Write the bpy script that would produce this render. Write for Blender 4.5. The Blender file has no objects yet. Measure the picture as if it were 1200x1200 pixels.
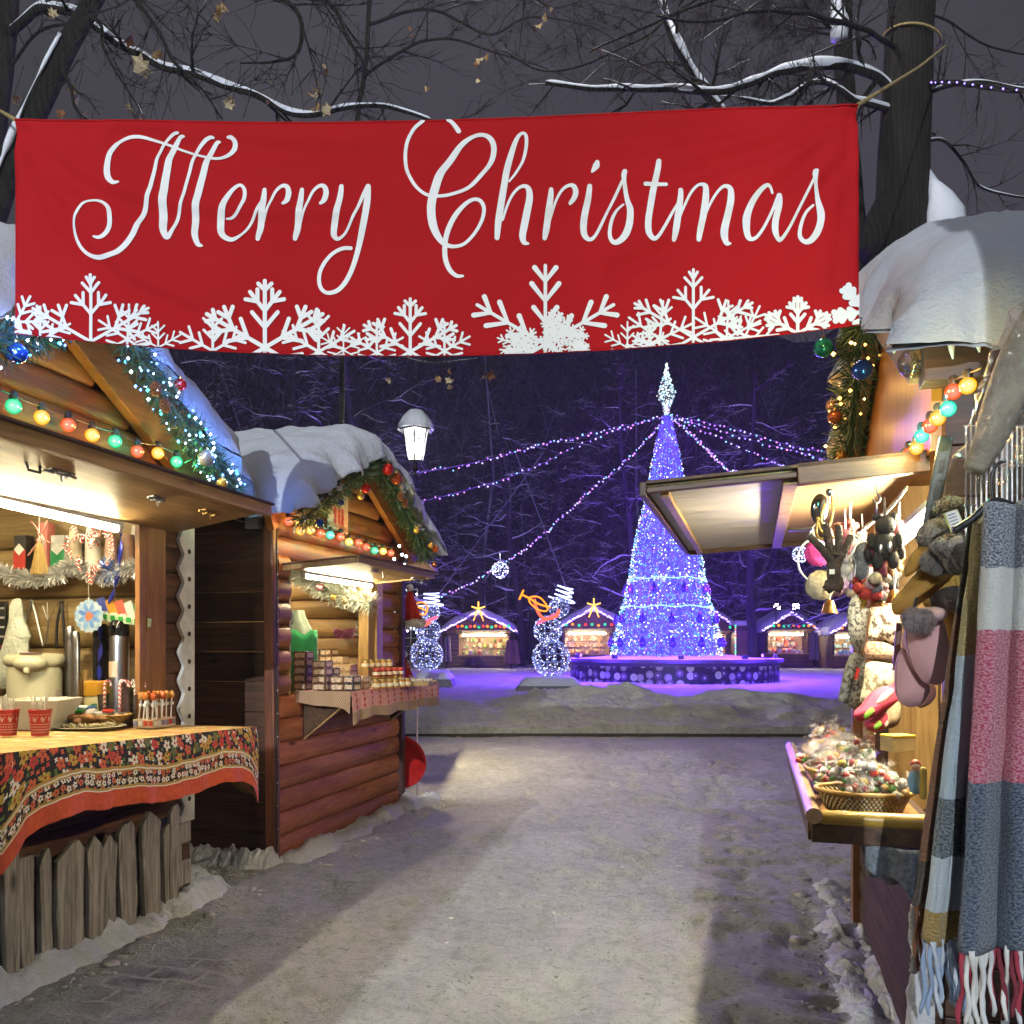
import bpy, bmesh, math, random
from mathutils import Vector, Matrix, noise
from math import sin, cos, pi, sqrt, atan2, radians, hypot, exp
random.seed(7)
scn = bpy.context.scene
COL = scn.collection
CAM_Z = 1.45

# ------------------------------------------------------------------ helpers
def smooth(a, b, x):
    t = min(1, max(0, (x-a)/(b-a))); return t*t*(3-2*t)
def lerp(a, b, t): return a+(b-a)*t
def fbm(x, y, z=0.0, o=4):
    return noise.fractal(Vector((x, y, z)), 1.0, 2.0, o)
def ray(px, py): return Vector(((px-600)/1000, 1.0, (755-py)/1000))
def at(px, py, Y): return Vector((0, 0, CAM_Z)) + ray(px, py)*Y
def interp(keys, t):
    if t <= keys[0][0]: return keys[0][1]
    for (a, va), (b, vb) in zip(keys, keys[1:]):
        if t <= b: return va+(vb-va)*(t-a)/(b-a)
    return keys[-1][1]
def catmull(pts, n=8, closed=False):
    P = [Vector(p) for p in pts]; out = []
    N = len(P); rng = range(N if closed else N-1)
    for i in rng:
        g = (lambda k: P[k % N]) if closed else (lambda k: P[min(max(k, 0), N-1)])
        a, b, c, d = g(i-1), g(i), g(i+1), g(i+2)
        for k in range(n):
            t = k/n
            out.append(0.5*((2*b)+(c-a)*t+(2*a-5*b+4*c-d)*t*t+(3*b-a-3*c+d)*t*t*t))
    if not closed: out.append(P[-1].copy())
    return out

class Frame:
    def __init__(s, ox, oy, k):
        n = hypot(1, k); s.o = Vector((ox, oy, 0)); s.c = 1/n; s.s = -k/n; s.rot = atan2(s.s, s.c)
    def loc(s, P):
        dx, dy = P[0]-s.o.x, P[1]-s.o.y
        return Vector((dx*s.c+dy*s.s, -dx*s.s+dy*s.c, P[2]))
    def world(s, p):
        return Vector((s.o.x+p[0]*s.c-p[1]*s.s, s.o.y+p[0]*s.s+p[1]*s.c, p[2]))
    def pix(s, px, py, x=None, y=None, z=None):
        r = ray(px, py); a = s.loc((0, 0, CAM_Z)); b = s.loc((r.x, r.y, CAM_Z+r.z))
        i = 0 if x is not None else 1 if y is not None else 2
        t = ((x, y, z)[i]-a[i])/(b[i]-a[i])
        return a+(b-a)*t
WORLD = Frame(0, 0, 0)

class MB:
    def __init__(s): s.v = []; s.f = []; s.mi = []; s.uv = {}; s.cur = 0
    def add(s, vs, fs):
        o = len(s.v); s.v += [Vector(v) for v in vs]
        for f in fs: s.f.append([o+i for i in f]); s.mi.append(s.cur)
        return o
    def box(s, c, d, rot=None, taper=1.0):
        c = Vector(c); h = [x/2 for x in d]; vs = []
        for z in (-1, 1):
            k = taper if z > 0 else 1
            for x, y in ((-1, -1), (1, -1), (1, 1), (-1, 1)):
                p = Vector((x*h[0]*k, y*h[1]*k, z*h[2]))
                vs.append(c+(rot @ p if rot else p))
        s.add(vs, [(3, 2, 1, 0), (4, 5, 6, 7), (0, 1, 5, 4), (1, 2, 6, 5), (2, 3, 7, 6), (3, 0, 4, 7)])
    def bar(s, a, b, w, t, up=(0, 0, 1)):
        a, b = Vector(a), Vector(b); d = (b-a); L = d.length; d.normalize()
        u = Vector(up); x = d.cross(u)
        if x.length < 1e-4: x = d.cross(Vector((1, 0, 0)))
        x.normalize(); z = x.cross(d)
        s.box((a+b)/2, (w, L, t), Matrix((x, d, z)).transposed())
    def tube(s, pts, r, n=6, cap=True, flat=None):
        P = [Vector(p) for p in pts]
        if len(P) < 2: return
        R = r if hasattr(r, '__len__') else [r]*len(P)
        vs = []; ref = None
        for i, p in enumerate(P):
            d = (P[min(i+1, len(P)-1)]-P[max(i-1, 0)])
            if d.length < 1e-9: d = Vector((0, 0, 1))
            d.normalize()
            if ref is None:
                ref = Vector((0, 0, 1)) if abs(d.z) < .9 else Vector((1, 0, 0))
            x = d.cross(ref)
            if x.length < 1e-5: x = d.orthogonal()
            x.normalize(); y = x.cross(d); ref = y
            for k in range(n):
                a = 2*pi*k/n
                vs.append(p+x*(cos(a)*R[i])+y*(sin(a)*R[i]))
        fs = []
        for i in range(len(P)-1):
            for k in range(n):
                k2 = (k+1) % n
                fs.append((i*n+k, i*n+k2, (i+1)*n+k2, (i+1)*n+k))
        if cap:
            fs.append(tuple(range(n-1, -1, -1))); e = (len(P)-1)*n; fs.append(tuple(e+k for k in range(n)))
        s.add(vs, fs)
    def lathe(s, prof, n=16, o=(0, 0, 0), sx=1, sy=1, rot=None):
        o = Vector(o); vs = []; fs = []; m = len(prof)
        for i in range(n):
            a = 2*pi*i/n
            for (r, z) in prof:
                p = Vector((r*cos(a)*sx, r*sin(a)*sy, z)); vs.append(o+(rot @ p if rot else p))
        for i in range(n):
            j = (i+1) % n
            for k in range(m-1): fs.append((i*m+k, j*m+k, j*m+k+1, i*m+k+1))
        if prof[0][0] > 1e-5: fs.append(tuple(i*m for i in range(n-1, -1, -1)))
        if prof[-1][0] > 1e-5: fs.append(tuple(i*m+m-1 for i in range(n)))
        s.add(vs, fs)
    def ball(s, c, r, n=10, m=7, sc=(1, 1, 1), amp=0, fr=6, rot=None):
        c = Vector(c); vs = []; fs = []
        for j in range(m+1):
            th = pi*j/m
            for i in range(n):
                a = 2*pi*i/n
                p = Vector((sin(th)*cos(a), sin(th)*sin(a), cos(th)))
                if amp: p = p*(1+amp*noise.noise(p*fr/2+c*9))
                p = Vector((p.x*r*sc[0], p.y*r*sc[1], p.z*r*sc[2]))
                vs.append(c+(rot @ p if rot else p))
        for j in range(m):
            for i in range(n):
                k = (i+1) % n
                fs.append((j*n+i, (j+1)*n+i, (j+1)*n+k, j*n+k))
        s.add(vs, fs)
    def octa(s, c, r):
        c = Vector(c)
        s.add([c+Vector(d)*r for d in ((1, 0, 0), (-1, 0, 0), (0, 1, 0), (0, -1, 0), (0, 0, 1), (0, 0, -1))],
              [(0, 2, 4), (2, 1, 4), (1, 3, 4), (3, 0, 4), (2, 0, 5), (1, 2, 5), (3, 1, 5), (0, 3, 5)])
    def prism(s, poly, o, ex, ey, ez, t):
        """poly in (ex,ey) plane at origin o, extruded by t along ez"""
        o, ex, ey, ez = map(Vector, (o, ex, ey, ez)); n = len(poly)
        vs = [o+ex*p[0]+ey*p[1] for p in poly]+[o+ex*p[0]+ey*p[1]+ez*t for p in poly]
        fs = [tuple(range(n-1, -1, -1)), tuple(range(n, 2*n))]
        fs += [(i, (i+1) % n, n+(i+1) % n, n+i) for i in range(n)]
        s.add(vs, fs)
    def grid(s, fn, nu, nv, uvf=None):
        o = len(s.v)
        for i in range(nu+1):
            for j in range(nv+1):
                s.v.append(Vector(fn(i/nu, j/nv)))
                if uvf: s.uv[len(s.v)-1] = uvf(i/nu, j/nv)
        for i in range(nu):
            for j in range(nv):
                a = o+i*(nv+1)+j
                s.f.append([a, a+nv+1, a+nv+2, a+1]); s.mi.append(s.cur)
    def pillow(s, out, o, ex, ey, ez, th, rings=5, both=True):
        """soft padded shape from a 2D outline"""
        o, ex, ey, ez = map(Vector, (o, ex, ey, ez))
        cx = sum(p[0] for p in out)/len(out); cy = sum(p[1] for p in out)/len(out)
        for sg in ((1, -1) if both else (1,)):
            vs = []; fs = []; n = len(out)
            for k in range(rings):
                t = k/rings
                sc = 1-t; h = th*sqrt(max(0, 1-sc*sc*.999))*.5
                for p in out:
                    vs.append(o+ex*(cx+(p[0]-cx)*sc)+ey*(cy+(p[1]-cy)*sc)+ez*h*sg)
            vs.append(o+ex*cx+ey*cy+ez*th*.5*sg)
            for k in range(rings-1):
                for i in range(n):
                    j = (i+1) % n; q = (k*n+i, k*n+j, (k+1)*n+j, (k+1)*n+i)
                    fs.append(q if sg > 0 else q[::-1])
            for i in range(n):
                q = ((rings-1)*n+i, (rings-1)*n+(i+1) % n, rings*n); fs.append(q if sg > 0 else q[::-1])
            s.add(vs, fs)
    def fuzz(s, n, l, w_=.0012, seed=1, droop=.3):
        """short fibres standing off the surface"""
        rng = random.Random(seed); F_ = [f for f in s.f if len(f) in (3, 4)]; k = len(F_)
        if not k: return
        ar = []
        for f in F_: a, b, c = s.v[f[0]], s.v[f[1]], s.v[f[2]]; ar.append((b-a).cross(c-a).length+1e-9)
        for f in rng.choices(F_, ar, k=n):
            a, b, c = s.v[f[0]], s.v[f[1]], s.v[f[2 if rng.random() < .5 else -1]]; N_ = (s.v[f[1]]-a).cross(s.v[f[2]]-a)
            if N_.length < 1e-10: continue
            N_.normalize(); u, v = rng.random(), rng.random()
            if u+v > 1: u, v = 1-u, 1-v
            p = a+(b-a)*u+(c-a)*v-N_*l*.1; d = (N_+Vector((rng.gauss(0, .5), rng.gauss(0, .5), rng.gauss(-droop, .5)))).normalized(); t_ = d.cross(Vector((rng.gauss(0, 1), rng.gauss(0, 1), rng.gauss(0, 1))))
            if t_.length < 1e-6: continue
            t_ = t_.normalized()*w_; q = p+d*l*rng.uniform(.5, 1.1); s.add([p-t_, p+t_, q], [(0, 1, 2)])
    def build(s, name, mats, parent=None, loc=None, smooth=None, bevel=0, off=None, solid=0):
        me = bpy.data.meshes.new(name)
        vs = s.v if off is None else [v-Vector(off) for v in s.v]
        me.from_pydata([tuple(v) for v in vs], [], s.f)
        mats = mats if isinstance(mats, (list, tuple)) else [mats]
        for m in mats: me.materials.append(m)
        if len(mats) > 1: me.polygons.foreach_set('material_index', s.mi)
        if s.uv:
            ul = me.uv_layers.new(name='UVMap')
            for lp in me.loops: ul.data[lp.index].uv = s.uv.get(lp.vertex_index, (0, 0))
        me.validate(clean_customdata=False)
        if smooth is not None:
            me.polygons.foreach_set('use_smooth', [True]*len(me.polygons))
            if smooth < 179: me.set_sharp_from_angle(angle=radians(smooth))
        me.update()
        o = bpy.data.objects.new(name, me); COL.objects.link(o)
        if parent: o.parent = parent
        if loc is not None: o.location = loc
        if bevel:
            b = o.modifiers.new('bevel', 'BEVEL'); b.width = bevel; b.segments = 2; b.limit_method = 'ANGLE'; b.angle_limit = radians(40)
        if solid:
            b = o.modifiers.new('solid', 'SOLIDIFY'); b.thickness = solid; b.offset = 0
        return o

def tag(o, label=None, cat=None, group=None, kind=None):
    if label: o['label'] = label
    if cat: o['category'] = cat
    if group: o['group'] = group
    if kind: o['kind'] = kind
    return o
def thing(name, label, cat, F=WORLD, p=(0, 0, 0), group=None, rz=0, parent=None):
    o = bpy.data.objects.new(name, None); COL.objects.link(o); o.empty_display_size = .1
    o.location = F.world(p); o.rotation_euler = (0, 0, F.rot+rz)
    return tag(o, label, cat, group)
def solo(name, mb, mats, label, cat, F=WORLD, p=(0, 0, 0), group=None, rz=0, kind=None, **kw):
    """thing made of one mesh; geometry given relative to p in frame F"""
    o = mb.build(name, mats, **kw); o.location = F.world(p); o.rotation_euler = (0, 0, F.rot+rz)
    return tag(o, label, cat, group, kind)
def copy_tree(o, parent=None):
    c = o.copy(); COL.objects.link(c)
    if parent: c.parent = parent
    for ch in list(o.children): copy_tree(ch, c)
    return c
def clone(o, F=None, p=None, rz=0, label=None, group=None, scale=None):
    c = copy_tree(o)
    if p is not None: c.location = (F or WORLD).world(p); c.rotation_euler = (0, 0, (F or WORLD).rot+rz)
    if label: c['label'] = label
    if group: c['group'] = group
    if scale: c.scale = (scale,)*3 if not hasattr(scale, '__len__') else scale
    return c

# ------------------------------------------------------------------ materials
class NT:
    def __init__(s, name):
        s.m = bpy.data.materials.new(name); s.m.use_nodes = True; s.t = s.m.node_tree; s.t.nodes.clear()
        s.out = s.n('OutputMaterial')
    def n(s, typ, **k):
        nd = s.t.nodes.new('ShaderNode'+typ)
        for a, b in k.items():
            if a.startswith('i_'):
                nd.inputs[a[2:].replace('_', ' ')].default_value = b
            else: setattr(nd, a, b)
        return nd
    def l(s, a, b): s.t.links.new(a, b)
    def math(s, op, a, b=None, clamp=False):
        nd = s.n('Math', operation=op, use_clamp=clamp)
        for i, x in enumerate((a, b)):
            if x is None: continue
            if isinstance(x, (int, float)): nd.inputs[i].default_value = x
            else: s.l(x, nd.inputs[i])
        return nd.outputs[0]
    def coord(s, kind='Object', scale=(1, 1, 1), rot=(0, 0, 0)):
        tc = s.n('TexCoord'); mp = s.n('Mapping'); s.l(tc.outputs[kind], mp.inputs[0])
        mp.inputs['Scale'].default_value = scale; mp.inputs['Rotation'].default_value = rot
        return mp.outputs[0]
    def noise(s, vec, scale, detail=4, rough=.55, dist=0, out='Fac'):
        nd = s.n('TexNoise'); nd.inputs['Scale'].default_value = scale; nd.inputs['Detail'].default_value = detail
        nd.inputs['Roughness'].default_value = rough; nd.inputs['Distortion'].default_value = dist
        if vec: s.l(vec, nd.inputs['Vector'])
        return nd.outputs[out]
    def ramp(s, fac, stops, interp='LINEAR'):
        nd = s.n('ValToRGB'); cr = nd.color_ramp; cr.interpolation = interp
        while len(cr.elements) < len(stops): cr.elements.new(.5)
        for e, (p, c) in zip(cr.elements, stops):
            e.position = p; e.color = (*c, 1) if hasattr(c, '__len__') else (c, c, c, 1)
        if fac is not None: s.l(fac, nd.inputs[0])
        return nd.outputs[0]
    def mix(s, fac, a, b, typ='MIX'):
        nd = s.n('Mix', data_type='RGBA', blend_type=typ)
        for i, x in ((0, fac), (6, a), (7, b)):
            if isinstance(x, (int, float)): nd.inputs[i].default_value = x if i == 0 else (x, x, x, 1)
            elif isinstance(x, (tuple, list)): nd.inputs[i].default_value = (*x, 1)
            else: s.l(x, nd.inputs[i])
        return nd.outputs[2]
    def bump(s, h, strength=.3, dist=.01):
        nd = s.n('Bump'); nd.inputs['Strength'].default_value = strength; nd.inputs['Distance'].default_value = dist
        s.l(h, nd.inputs['Height']); return nd.outputs[0]
    def bsdf(s, col=None, rough=.6, nrm=None, metal=0, **k):
        b = s.n('BsdfPrincipled')
        if col is not None:
            if isinstance(col, (tuple, list)): b.inputs['Base Color'].default_value = (*col, 1)
            else: s.l(col, b.inputs['Base Color'])
        if isinstance(rough, (int, float)): b.inputs['Roughness'].default_value = rough
        else: s.l(rough, b.inputs['Roughness'])
        b.inputs['Metallic'].default_value = metal
        if nrm: s.l(nrm, b.inputs['Normal'])
        for a, v in k.items(): b.inputs[a.replace('_', ' ')].default_value = v
        s.l(b.outputs[0], s.out.inputs[0]); return b

def mplain(name, c, rough=.5, metal=0, var=.25, scale=12, bump=.15, dist=.004, **k):
    t = NT(name); v = t.coord()
    f = t.noise(v, scale, 5)
    lo = tuple(x*(1-var) for x in c); hi = tuple(min(1, x*(1+var)) for x in c)
    col = t.ramp(f, [(.3, lo), (.7, hi)])
    nr = t.bump(t.noise(v, scale*6, 3), bump, dist) if bump else None
    t.bsdf(col, rough, nr, metal, **k); return t.m
def misland(name, cols, rough=.5, metal=0, interp='CONSTANT', var=.2, bump=.1, **k):
    """a different colour for every loose piece of the mesh"""
    t = NT(name); g = t.n('NewGeometry')
    n = len(cols)
    col = t.ramp(g.outputs['Random Per Island'], [(i/n if interp == 'CONSTANT' else i/max(1, n-1), c) for i, c in enumerate(cols)], interp)
    f = t.noise(t.coord(), 30, 4)
    col = t.mix(1.0, col, t.ramp(f, [(.3, 1-var), (.7, 1.0)]), 'MULTIPLY')
    t.bsdf(col, rough, t.bump(f, bump, .004) if bump else None, metal, **k); return t.m
def mwood(name, dark, light, axis=1, rough=.55, fine=1.0, knots=True, isl=.35, bump=.35, streak=None):
    t = NT(name)
    sc = [11*fine]*3; sc[axis] = .9*fine
    g = t.n('NewGeometry'); rnd = g.outputs['Random Per Island']
    tc = t.n('TexCoord'); off = t.n('VectorMath', operation='MULTIPLY_ADD')
    cmb = t.n('CombineXYZ'); 
    for i in range(3): t.l(rnd, cmb.inputs[i])
    t.l(cmb.outputs[0], off.inputs[0]); off.inputs[1].default_value = (7.3, 9.1, 5.7); t.l(tc.outputs['Object'], off.inputs[2])
    mp = t.n('Mapping'); t.l(off.outputs[0], mp.inputs[0]); mp.inputs['Scale'].default_value = sc
    f1 = t.noise(mp.outputs[0], 1.6, 6, .62, 1.6)
    f2 = t.noise(mp.outputs[0], 6.0, 7, .75, .4)
    f = t.math('ADD', t.math('MULTIPLY', f1, .65), t.math('MULTIPLY', f2, .35))
    col = t.ramp(f, [(.36, dark), (.5, tuple((a+b)/2 for a, b in zip(dark, light))), (.63, light)])
    if isl: col = t.mix(1.0, col, t.ramp(rnd, [(0, 1-isl), (1, 1.0)]), 'MULTIPLY')
    if knots:
        mp2 = t.n('Mapping'); t.l(off.outputs[0], mp2.inputs[0])
        s2 = [5.5]*3; s2[axis] = 2.0; mp2.inputs['Scale'].default_value = s2
        vo = t.n('TexVoronoi'); vo.inputs['Scale'].default_value = 1.0; t.l(mp2.outputs[0], vo.inputs['Vector'])
        kn = t.ramp(vo.outputs['Distance'], [(.05, 0.0), (.13, 1.0)])
        col = t.mix(kn, tuple(x*.45 for x in dark), col)
    big = t.noise(off.outputs[0], 1.7, 3, .6)
    col = t.mix(1.0, col, t.ramp(big, [(.3, .72), (.65, 1.0)]), 'MULTIPLY')
    t.bsdf(col, rough, t.bump(f, bump, .006)); return t.m
def memit(name, c, s, sample='AUTO', c2=None):
    t = NT(name); e = t.n('Emission'); e.inputs['Strength'].default_value = s
    if c2:
        g = t.n('NewGeometry')
        n = len(c2); col = t.ramp(g.outputs['Random Per Island'], [(i/n, x) for i, x in enumerate(c2)], 'CONSTANT'); t.l(col, e.inputs[0])
    else: e.inputs[0].default_value = (*c, 1)
    t.l(e.outputs[0], t.out.inputs[0])
    t.m.cycles.emission_sampling = sample
    return t.m
def mbulb(name, c, s, rim=.35):
    """coloured glass bulb: hot in the middle, tinted glass towards the rim"""
    t = NT(name); lw = t.n('LayerWeight'); lw.inputs[0].default_value = .45
    col = t.ramp(lw.outputs['Facing'], [(0, tuple(x+.10 for x in c)), (.45, c), (1, tuple(x*rim for x in c))])
    e = t.n('Emission'); e.inputs['Strength'].default_value = s; t.l(col, e.inputs[0])
    gl = t.n('BsdfGlossy'); gl.inputs['Roughness'].default_value = .15
    mx = t.n('MixShader'); mx.inputs[0].default_value = .06; t.l(e.outputs[0], mx.inputs[1]); t.l(gl.outputs[0], mx.inputs[2])
    t.l(mx.outputs[0], t.out.inputs[0]); return t.m
def mtinsel(name, cols, rough=.12):
    return misland(name, cols, rough, .35, var=.05, bump=0)

def msnow(name, c=(.80, .82, .86), scale=1.0, bump=.5, dirt=0):
    t = NT(name); v = t.coord()
    a = t.noise(v, 9*scale, 6, .6); b = t.noise(v, 42*scale, 6, .8)
    h = t.math('ADD', a, t.math('MULTIPLY', b, .5))
    col = t.ramp(a, [(.3, tuple(x*.9 for x in c)), (.7, c)])
    if dirt:
        d = t.ramp(t.noise(v, 2.3*scale, 8, .72), [(.42, 0), (.68, 1)])
        col = t.mix(t.math('MULTIPLY', d, dirt), col, (.16, .145, .13))
    t.bsdf(col, .65, t.bump(h, bump, .03)); return t.m

SNOW = msnow('settled_snow', (.62, .65, .72), 1.0, .9)
SNOWB = msnow('branch_snow', (.74, .76, .84), 3, .3)
DARKM = mplain('dark_metal', (.035, .036, .04), .4, .8)
STEEL = mplain('steel', (.55, .56, .58), .28, 1.0, var=.1)
BRASSY = mplain('brass', (.55, .38, .15), .35, 1.0, var=.1)
BLACKP = mplain('black_plastic', (.018, .018, .02), .35)
WHITEP = mplain('white_plastic', (.72, .73, .74), .4, var=.05)
PAPER = mplain('white_paper', (.75, .73, .68), .75, var=.06)
FIR = misland('fir_needles', [(.03, .085, .04), (.05, .12, .05), (.02, .07, .045), (.08, .13, .05)], .6, var=.3)
CABLE = mplain('cable', (.02, .02, .02), .5)

# ------------------------------------------------------------------ camera, world, render settings
cam = bpy.data.cameras.new('camera'); co = bpy.data.objects.new('camera', cam); COL.objects.link(co)
co.location = (0, 0, CAM_Z); co.rotation_euler = (pi/2, 0, 0)
cam.sensor_width = 36; cam.lens = 30; cam.shift_y = 155/1200; cam.clip_end = 1000; cam.clip_start = .05
scn.camera = co
w = bpy.data.worlds.new('World'); scn.world = w; w.use_nodes = True
nt = w.node_tree; bg = nt.nodes['Background']
# overcast winter night: dim Nishita glow with the sun far below, plus the town-lit cloud layer
sky = nt.nodes.new('ShaderNodeTexSky'); sky.sky_type = 'NISHITA'; sky.sun_disc = False
sky.sun_elevation = radians(-9); sky.sun_rotation = radians(180)
tc = nt.nodes.new('ShaderNodeTexCoord'); nz = nt.nodes.new('ShaderNodeTexNoise'); nz.inputs['Scale'].default_value = 2.2; nz.inputs['Detail'].default_value = 5
nt.links.new(tc.outputs['Generated'], nz.inputs['Vector'])
rp = nt.nodes.new('ShaderNodeValToRGB'); rp.color_ramp.elements[0].position = .3; rp.color_ramp.elements[0].color = (.046, .0445, .052, 1)
rp.color_ramp.elements[1].position = .75; rp.color_ramp.elements[1].color = (.072, .069, .080, 1)
nt.links.new(nz.outputs['Fac'], rp.inputs[0])
mx = nt.nodes.new('ShaderNodeMix'); mx.data_type = 'RGBA'; mx.blend_type = 'ADD'; mx.inputs[0].default_value = .05
nt.links.new(rp.outputs[0], mx.inputs[6]); nt.links.new(sky.outputs[0], mx.inputs[7])
nt.links.new(mx.outputs[2], bg.inputs[0]); bg.inputs[1].default_value = 1.0
scn.view_settings.view_transform = 'Standard'; scn.view_settings.look = 'None'
scn.view_settings.exposure = 0; scn.view_settings.gamma = 1
cy = scn.cycles
cy.use_denoising = True
try: cy.denoiser = 'OPENIMAGEDENOISE'
except Exception: pass
cy.max_bounces = 6; cy.diffuse_bounces = 3; cy.glossy_bounces = 3; cy.transmission_bounces = 4; cy.transparent_max_bounces = 12
cy.sample_clamp_indirect = 2.5; cy.sample_clamp_direct = 0; cy.caustics_reflective = False; cy.caustics_refractive = False
cy.use_light_tree = True; cy.use_adaptive_sampling = True; cy.adaptive_threshold = .02
# ------------------------------------------------------------------ the ground: packed snow street, cross road, snow banks, park
def berm_edge(x): return 13.45+.10*noise.noise(Vector((x*.4, 3, 0)))
_pr = random.Random(12); _cell = {}
for _ in range(650):                                                # boot prints trodden into the packed snow
    _y = 1.8+11*_pr.random()**1.3; _x = .26*_y+_pr.gauss(0, 1.0); _a = -.26+_pr.gauss(0, .5); _d = _pr.uniform(.014, .034)
    for _i in (-1, 0, 1):
        for _j in (-1, 0, 1): _cell.setdefault((int(_x/.4)+_i, int(_y/.4)+_j), []).append((_x, _y, sin(_a), cos(_a), _d))
def PRINTS(x, y):
    s = 0
    for cx, cy_, sa, ca, d in _cell.get((int(x/.4), int(y/.4)), ()):
        u = (x-cx)*ca-(y-cy_)*sa; v = (x-cx)*sa+(y-cy_)*ca; r = (u/(.05+.012*sin(v*14)))**2+(v/.145)**2
        if r < 2.4: s = max(s, d*(1-r)*1.3 if r < 1 else -d*.35*exp(-(r-1.4)**2*6))
    return s
def gz(x, y):
    z = .012*fbm(x*.9, y*.9)+.007*fbm(x*5, y*5, 2)
    if 1.5 < y < 13: z -= PRINTS(x, y)
    if y < 13.3:                                                    # walked snow gets rougher at the sides of the street
        ax = .28*y-.1; d = abs(x-ax)
        z += .028*smooth(.9, 2.2, d)*abs(fbm(x*3.2, y*3.2, 5, 5))
    e = berm_edge(x)
    if y > e:
        t = smooth(0, 1.7, y-e)
        k = .13+.20*t+.11*fbm(x*.8, y*.9, 9, 5)*(.45+t)+.06*fbm(x*3, y*5, 4, 4)+.03*abs(fbm(x*7, y*10, 3, 4))+.02*abs(fbm(x*18, y*18, 7, 3))
        k += .07*exp(-((y-e-1.0)/.45)**2)*(1+fbm(x*1.6, 1, 3))
        m = .30*exp(-((x-1.45)/1.25)**4-((y-16.0)/.75)**2)*(1+.4*fbm(x*2, y*2, 7, 5)+.15*fbm(x*6, y*6, 2, 3))
        m += .17*exp(-((x-4.1)/1.5)**4-((y-15.9)/.7)**2)*(1+.4*fbm(x*2, y*2, 8, 4))
        far = smooth(1.8, 5, y-e)
        z = lerp(k, .30+.05*fbm(x*.7, y*.7, 1, 5)+.02*fbm(x*3, y*3, 2, 3), far)+m
        if y > 24: z += .0
    return z
def ground():
    mb = MB()
    xs = [-400, -200, -110, -70, -45, -30, -22, -16, -12, -9, -7, -5.5]
    x = -4.6
    while x < 7.2: xs.append(x); x += .036 if -2.6 < x < 2.6 else .075
    xs += [7.6, 8.2, 9, 10, 11.5, 13, 15, 18, 22, 30, 45, 70, 110, 200, 400]
    ys = [-60, -30, -15, -8, -4, -1, .5]
    y = 1.6
    while y < 18: ys.append(y); y += .04 if 13.2 < y < 16.8 or y < 6.5 else .07
    while y < 45: ys.append(y); y += .3
    ys += [48, 52, 58, 66, 80, 100, 140, 200, 300, 420]
    nx, ny = len(xs), len(ys)
    for a in ys:
        for b in xs: mb.v.append(Vector((b, a, gz(b, a))))
    for j in range(ny-1):
        for i in range(nx-1):
            k = j*nx+i; mb.f.append([k, k+1, k+1+nx, k+nx]); mb.mi.append(0)
    t = NT('trodden_snow'); g = t.n('NewGeometry'); pos = g.outputs['Position']
    sx = t.n('SeparateXYZ'); t.l(pos, sx.inputs[0]); X, Y = sx.outputs[0], sx.outputs[1]
    mp = t.n('Mapping'); t.l(pos, mp.inputs[0]); mp.inputs['Rotation'].default_value = (0, 0, radians(15.6)); 
    mps = t.n('Mapping'); t.l(mp.outputs[0], mps.inputs[0]); mps.inputs['Scale'].default_value = (3.2, .35, 1)
    streak = t.noise(mps.outputs[0], 1.5, 6, .65)
    a = t.noise(pos, 1.3, 8, .68, .3); b = t.noise(pos, 14, 6, .7, .6); c = t.noise(pos, 55, 4, .7)
    vo = t.n('TexVoronoi', feature='SMOOTH_F1'); vo.inputs['Scale'].default_value = 9; t.l(pos, vo.inputs['Vector'])
    street = t.ramp(a, [(.33, (.385, .405, .42)), (.5, (.465, .487, .505)), (.66, (.565, .588, .605))])
    street = t.mix(1.0, street, t.ramp(b, [(.30, .66), (.55, 1.0)]), 'MULTIPLY')
    street = t.mix(t.ramp(streak, [(.52, 0.0), (.7, .55)]), street, (.50, .50, .50))
    street = t.mix(t.ramp(c, [(.62, 0.0), (.74, .75)]), street, (.70, .70, .71))
    gr = t.noise(pos, 130, 3, .8); street = t.mix(t.ramp(gr, [(.30, .75), (.40, 0.0)]), street, (.10, .09, .08))
    prints = t.n('TexVoronoi'); prints.inputs['Scale'].default_value = 3.4; t.l(pos, prints.inputs['Vector']); dent = t.ramp(prints.outputs['Distance'], [(.10, 0.0), (.22, 1.0)])
    mpf = t.n('Mapping'); t.l(pos, mpf.inputs[0]); mpf.inputs['Scale'].default_value = (.7, 1.2, 1)
    street = t.mix(t.ramp(t.noise(mpf.outputs[0], 34, 2, .5), [(.66, 0.0), (.74, .8)]), street, (.12, .115, .10)); street = t.mix(t.ramp(t.noise(mpf.outputs[0], 75, 2, .5), [(.60, 0.0), (.70, .7)]), street, (.15, .14, .125))
    # slabs showing through where the snow is worn away, lower right and lower left
    br = t.n('TexBrick'); br.offset = .5; br.inputs['Scale'].default_value = 1.0; br.inputs['Mortar Size'].default_value = .012
    br.inputs['Brick Width'].default_value = .24; br.inputs['Row Height'].default_value = .13
    br.inputs['Color1'].default_value = (.11, .105, .10, 1); br.inputs['Color2'].default_value = (.17, .16, .15, 1); br.inputs['Mortar'].default_value = (.52, .52, .53, 1)
    t.l(mp.outputs[0], br.inputs['Vector'])
    def spot(cx, cy, rx, ry):
        dx = t.math('DIVIDE', t.math('SUBTRACT', X, cx), rx); dy = t.math('DIVIDE', t.math('SUBTRACT', Y, cy), ry)
        r = t.math('ADD', t.math('MULTIPLY', dx, dx), t.math('MULTIPLY', dy, dy))
        return t.math('SUBTRACT', 1.0, r, True)
    wear = t.math('MAXIMUM', spot(1.45, 3.5, .42, .62), spot(-1.5, 3.6, .30, .55))
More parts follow.
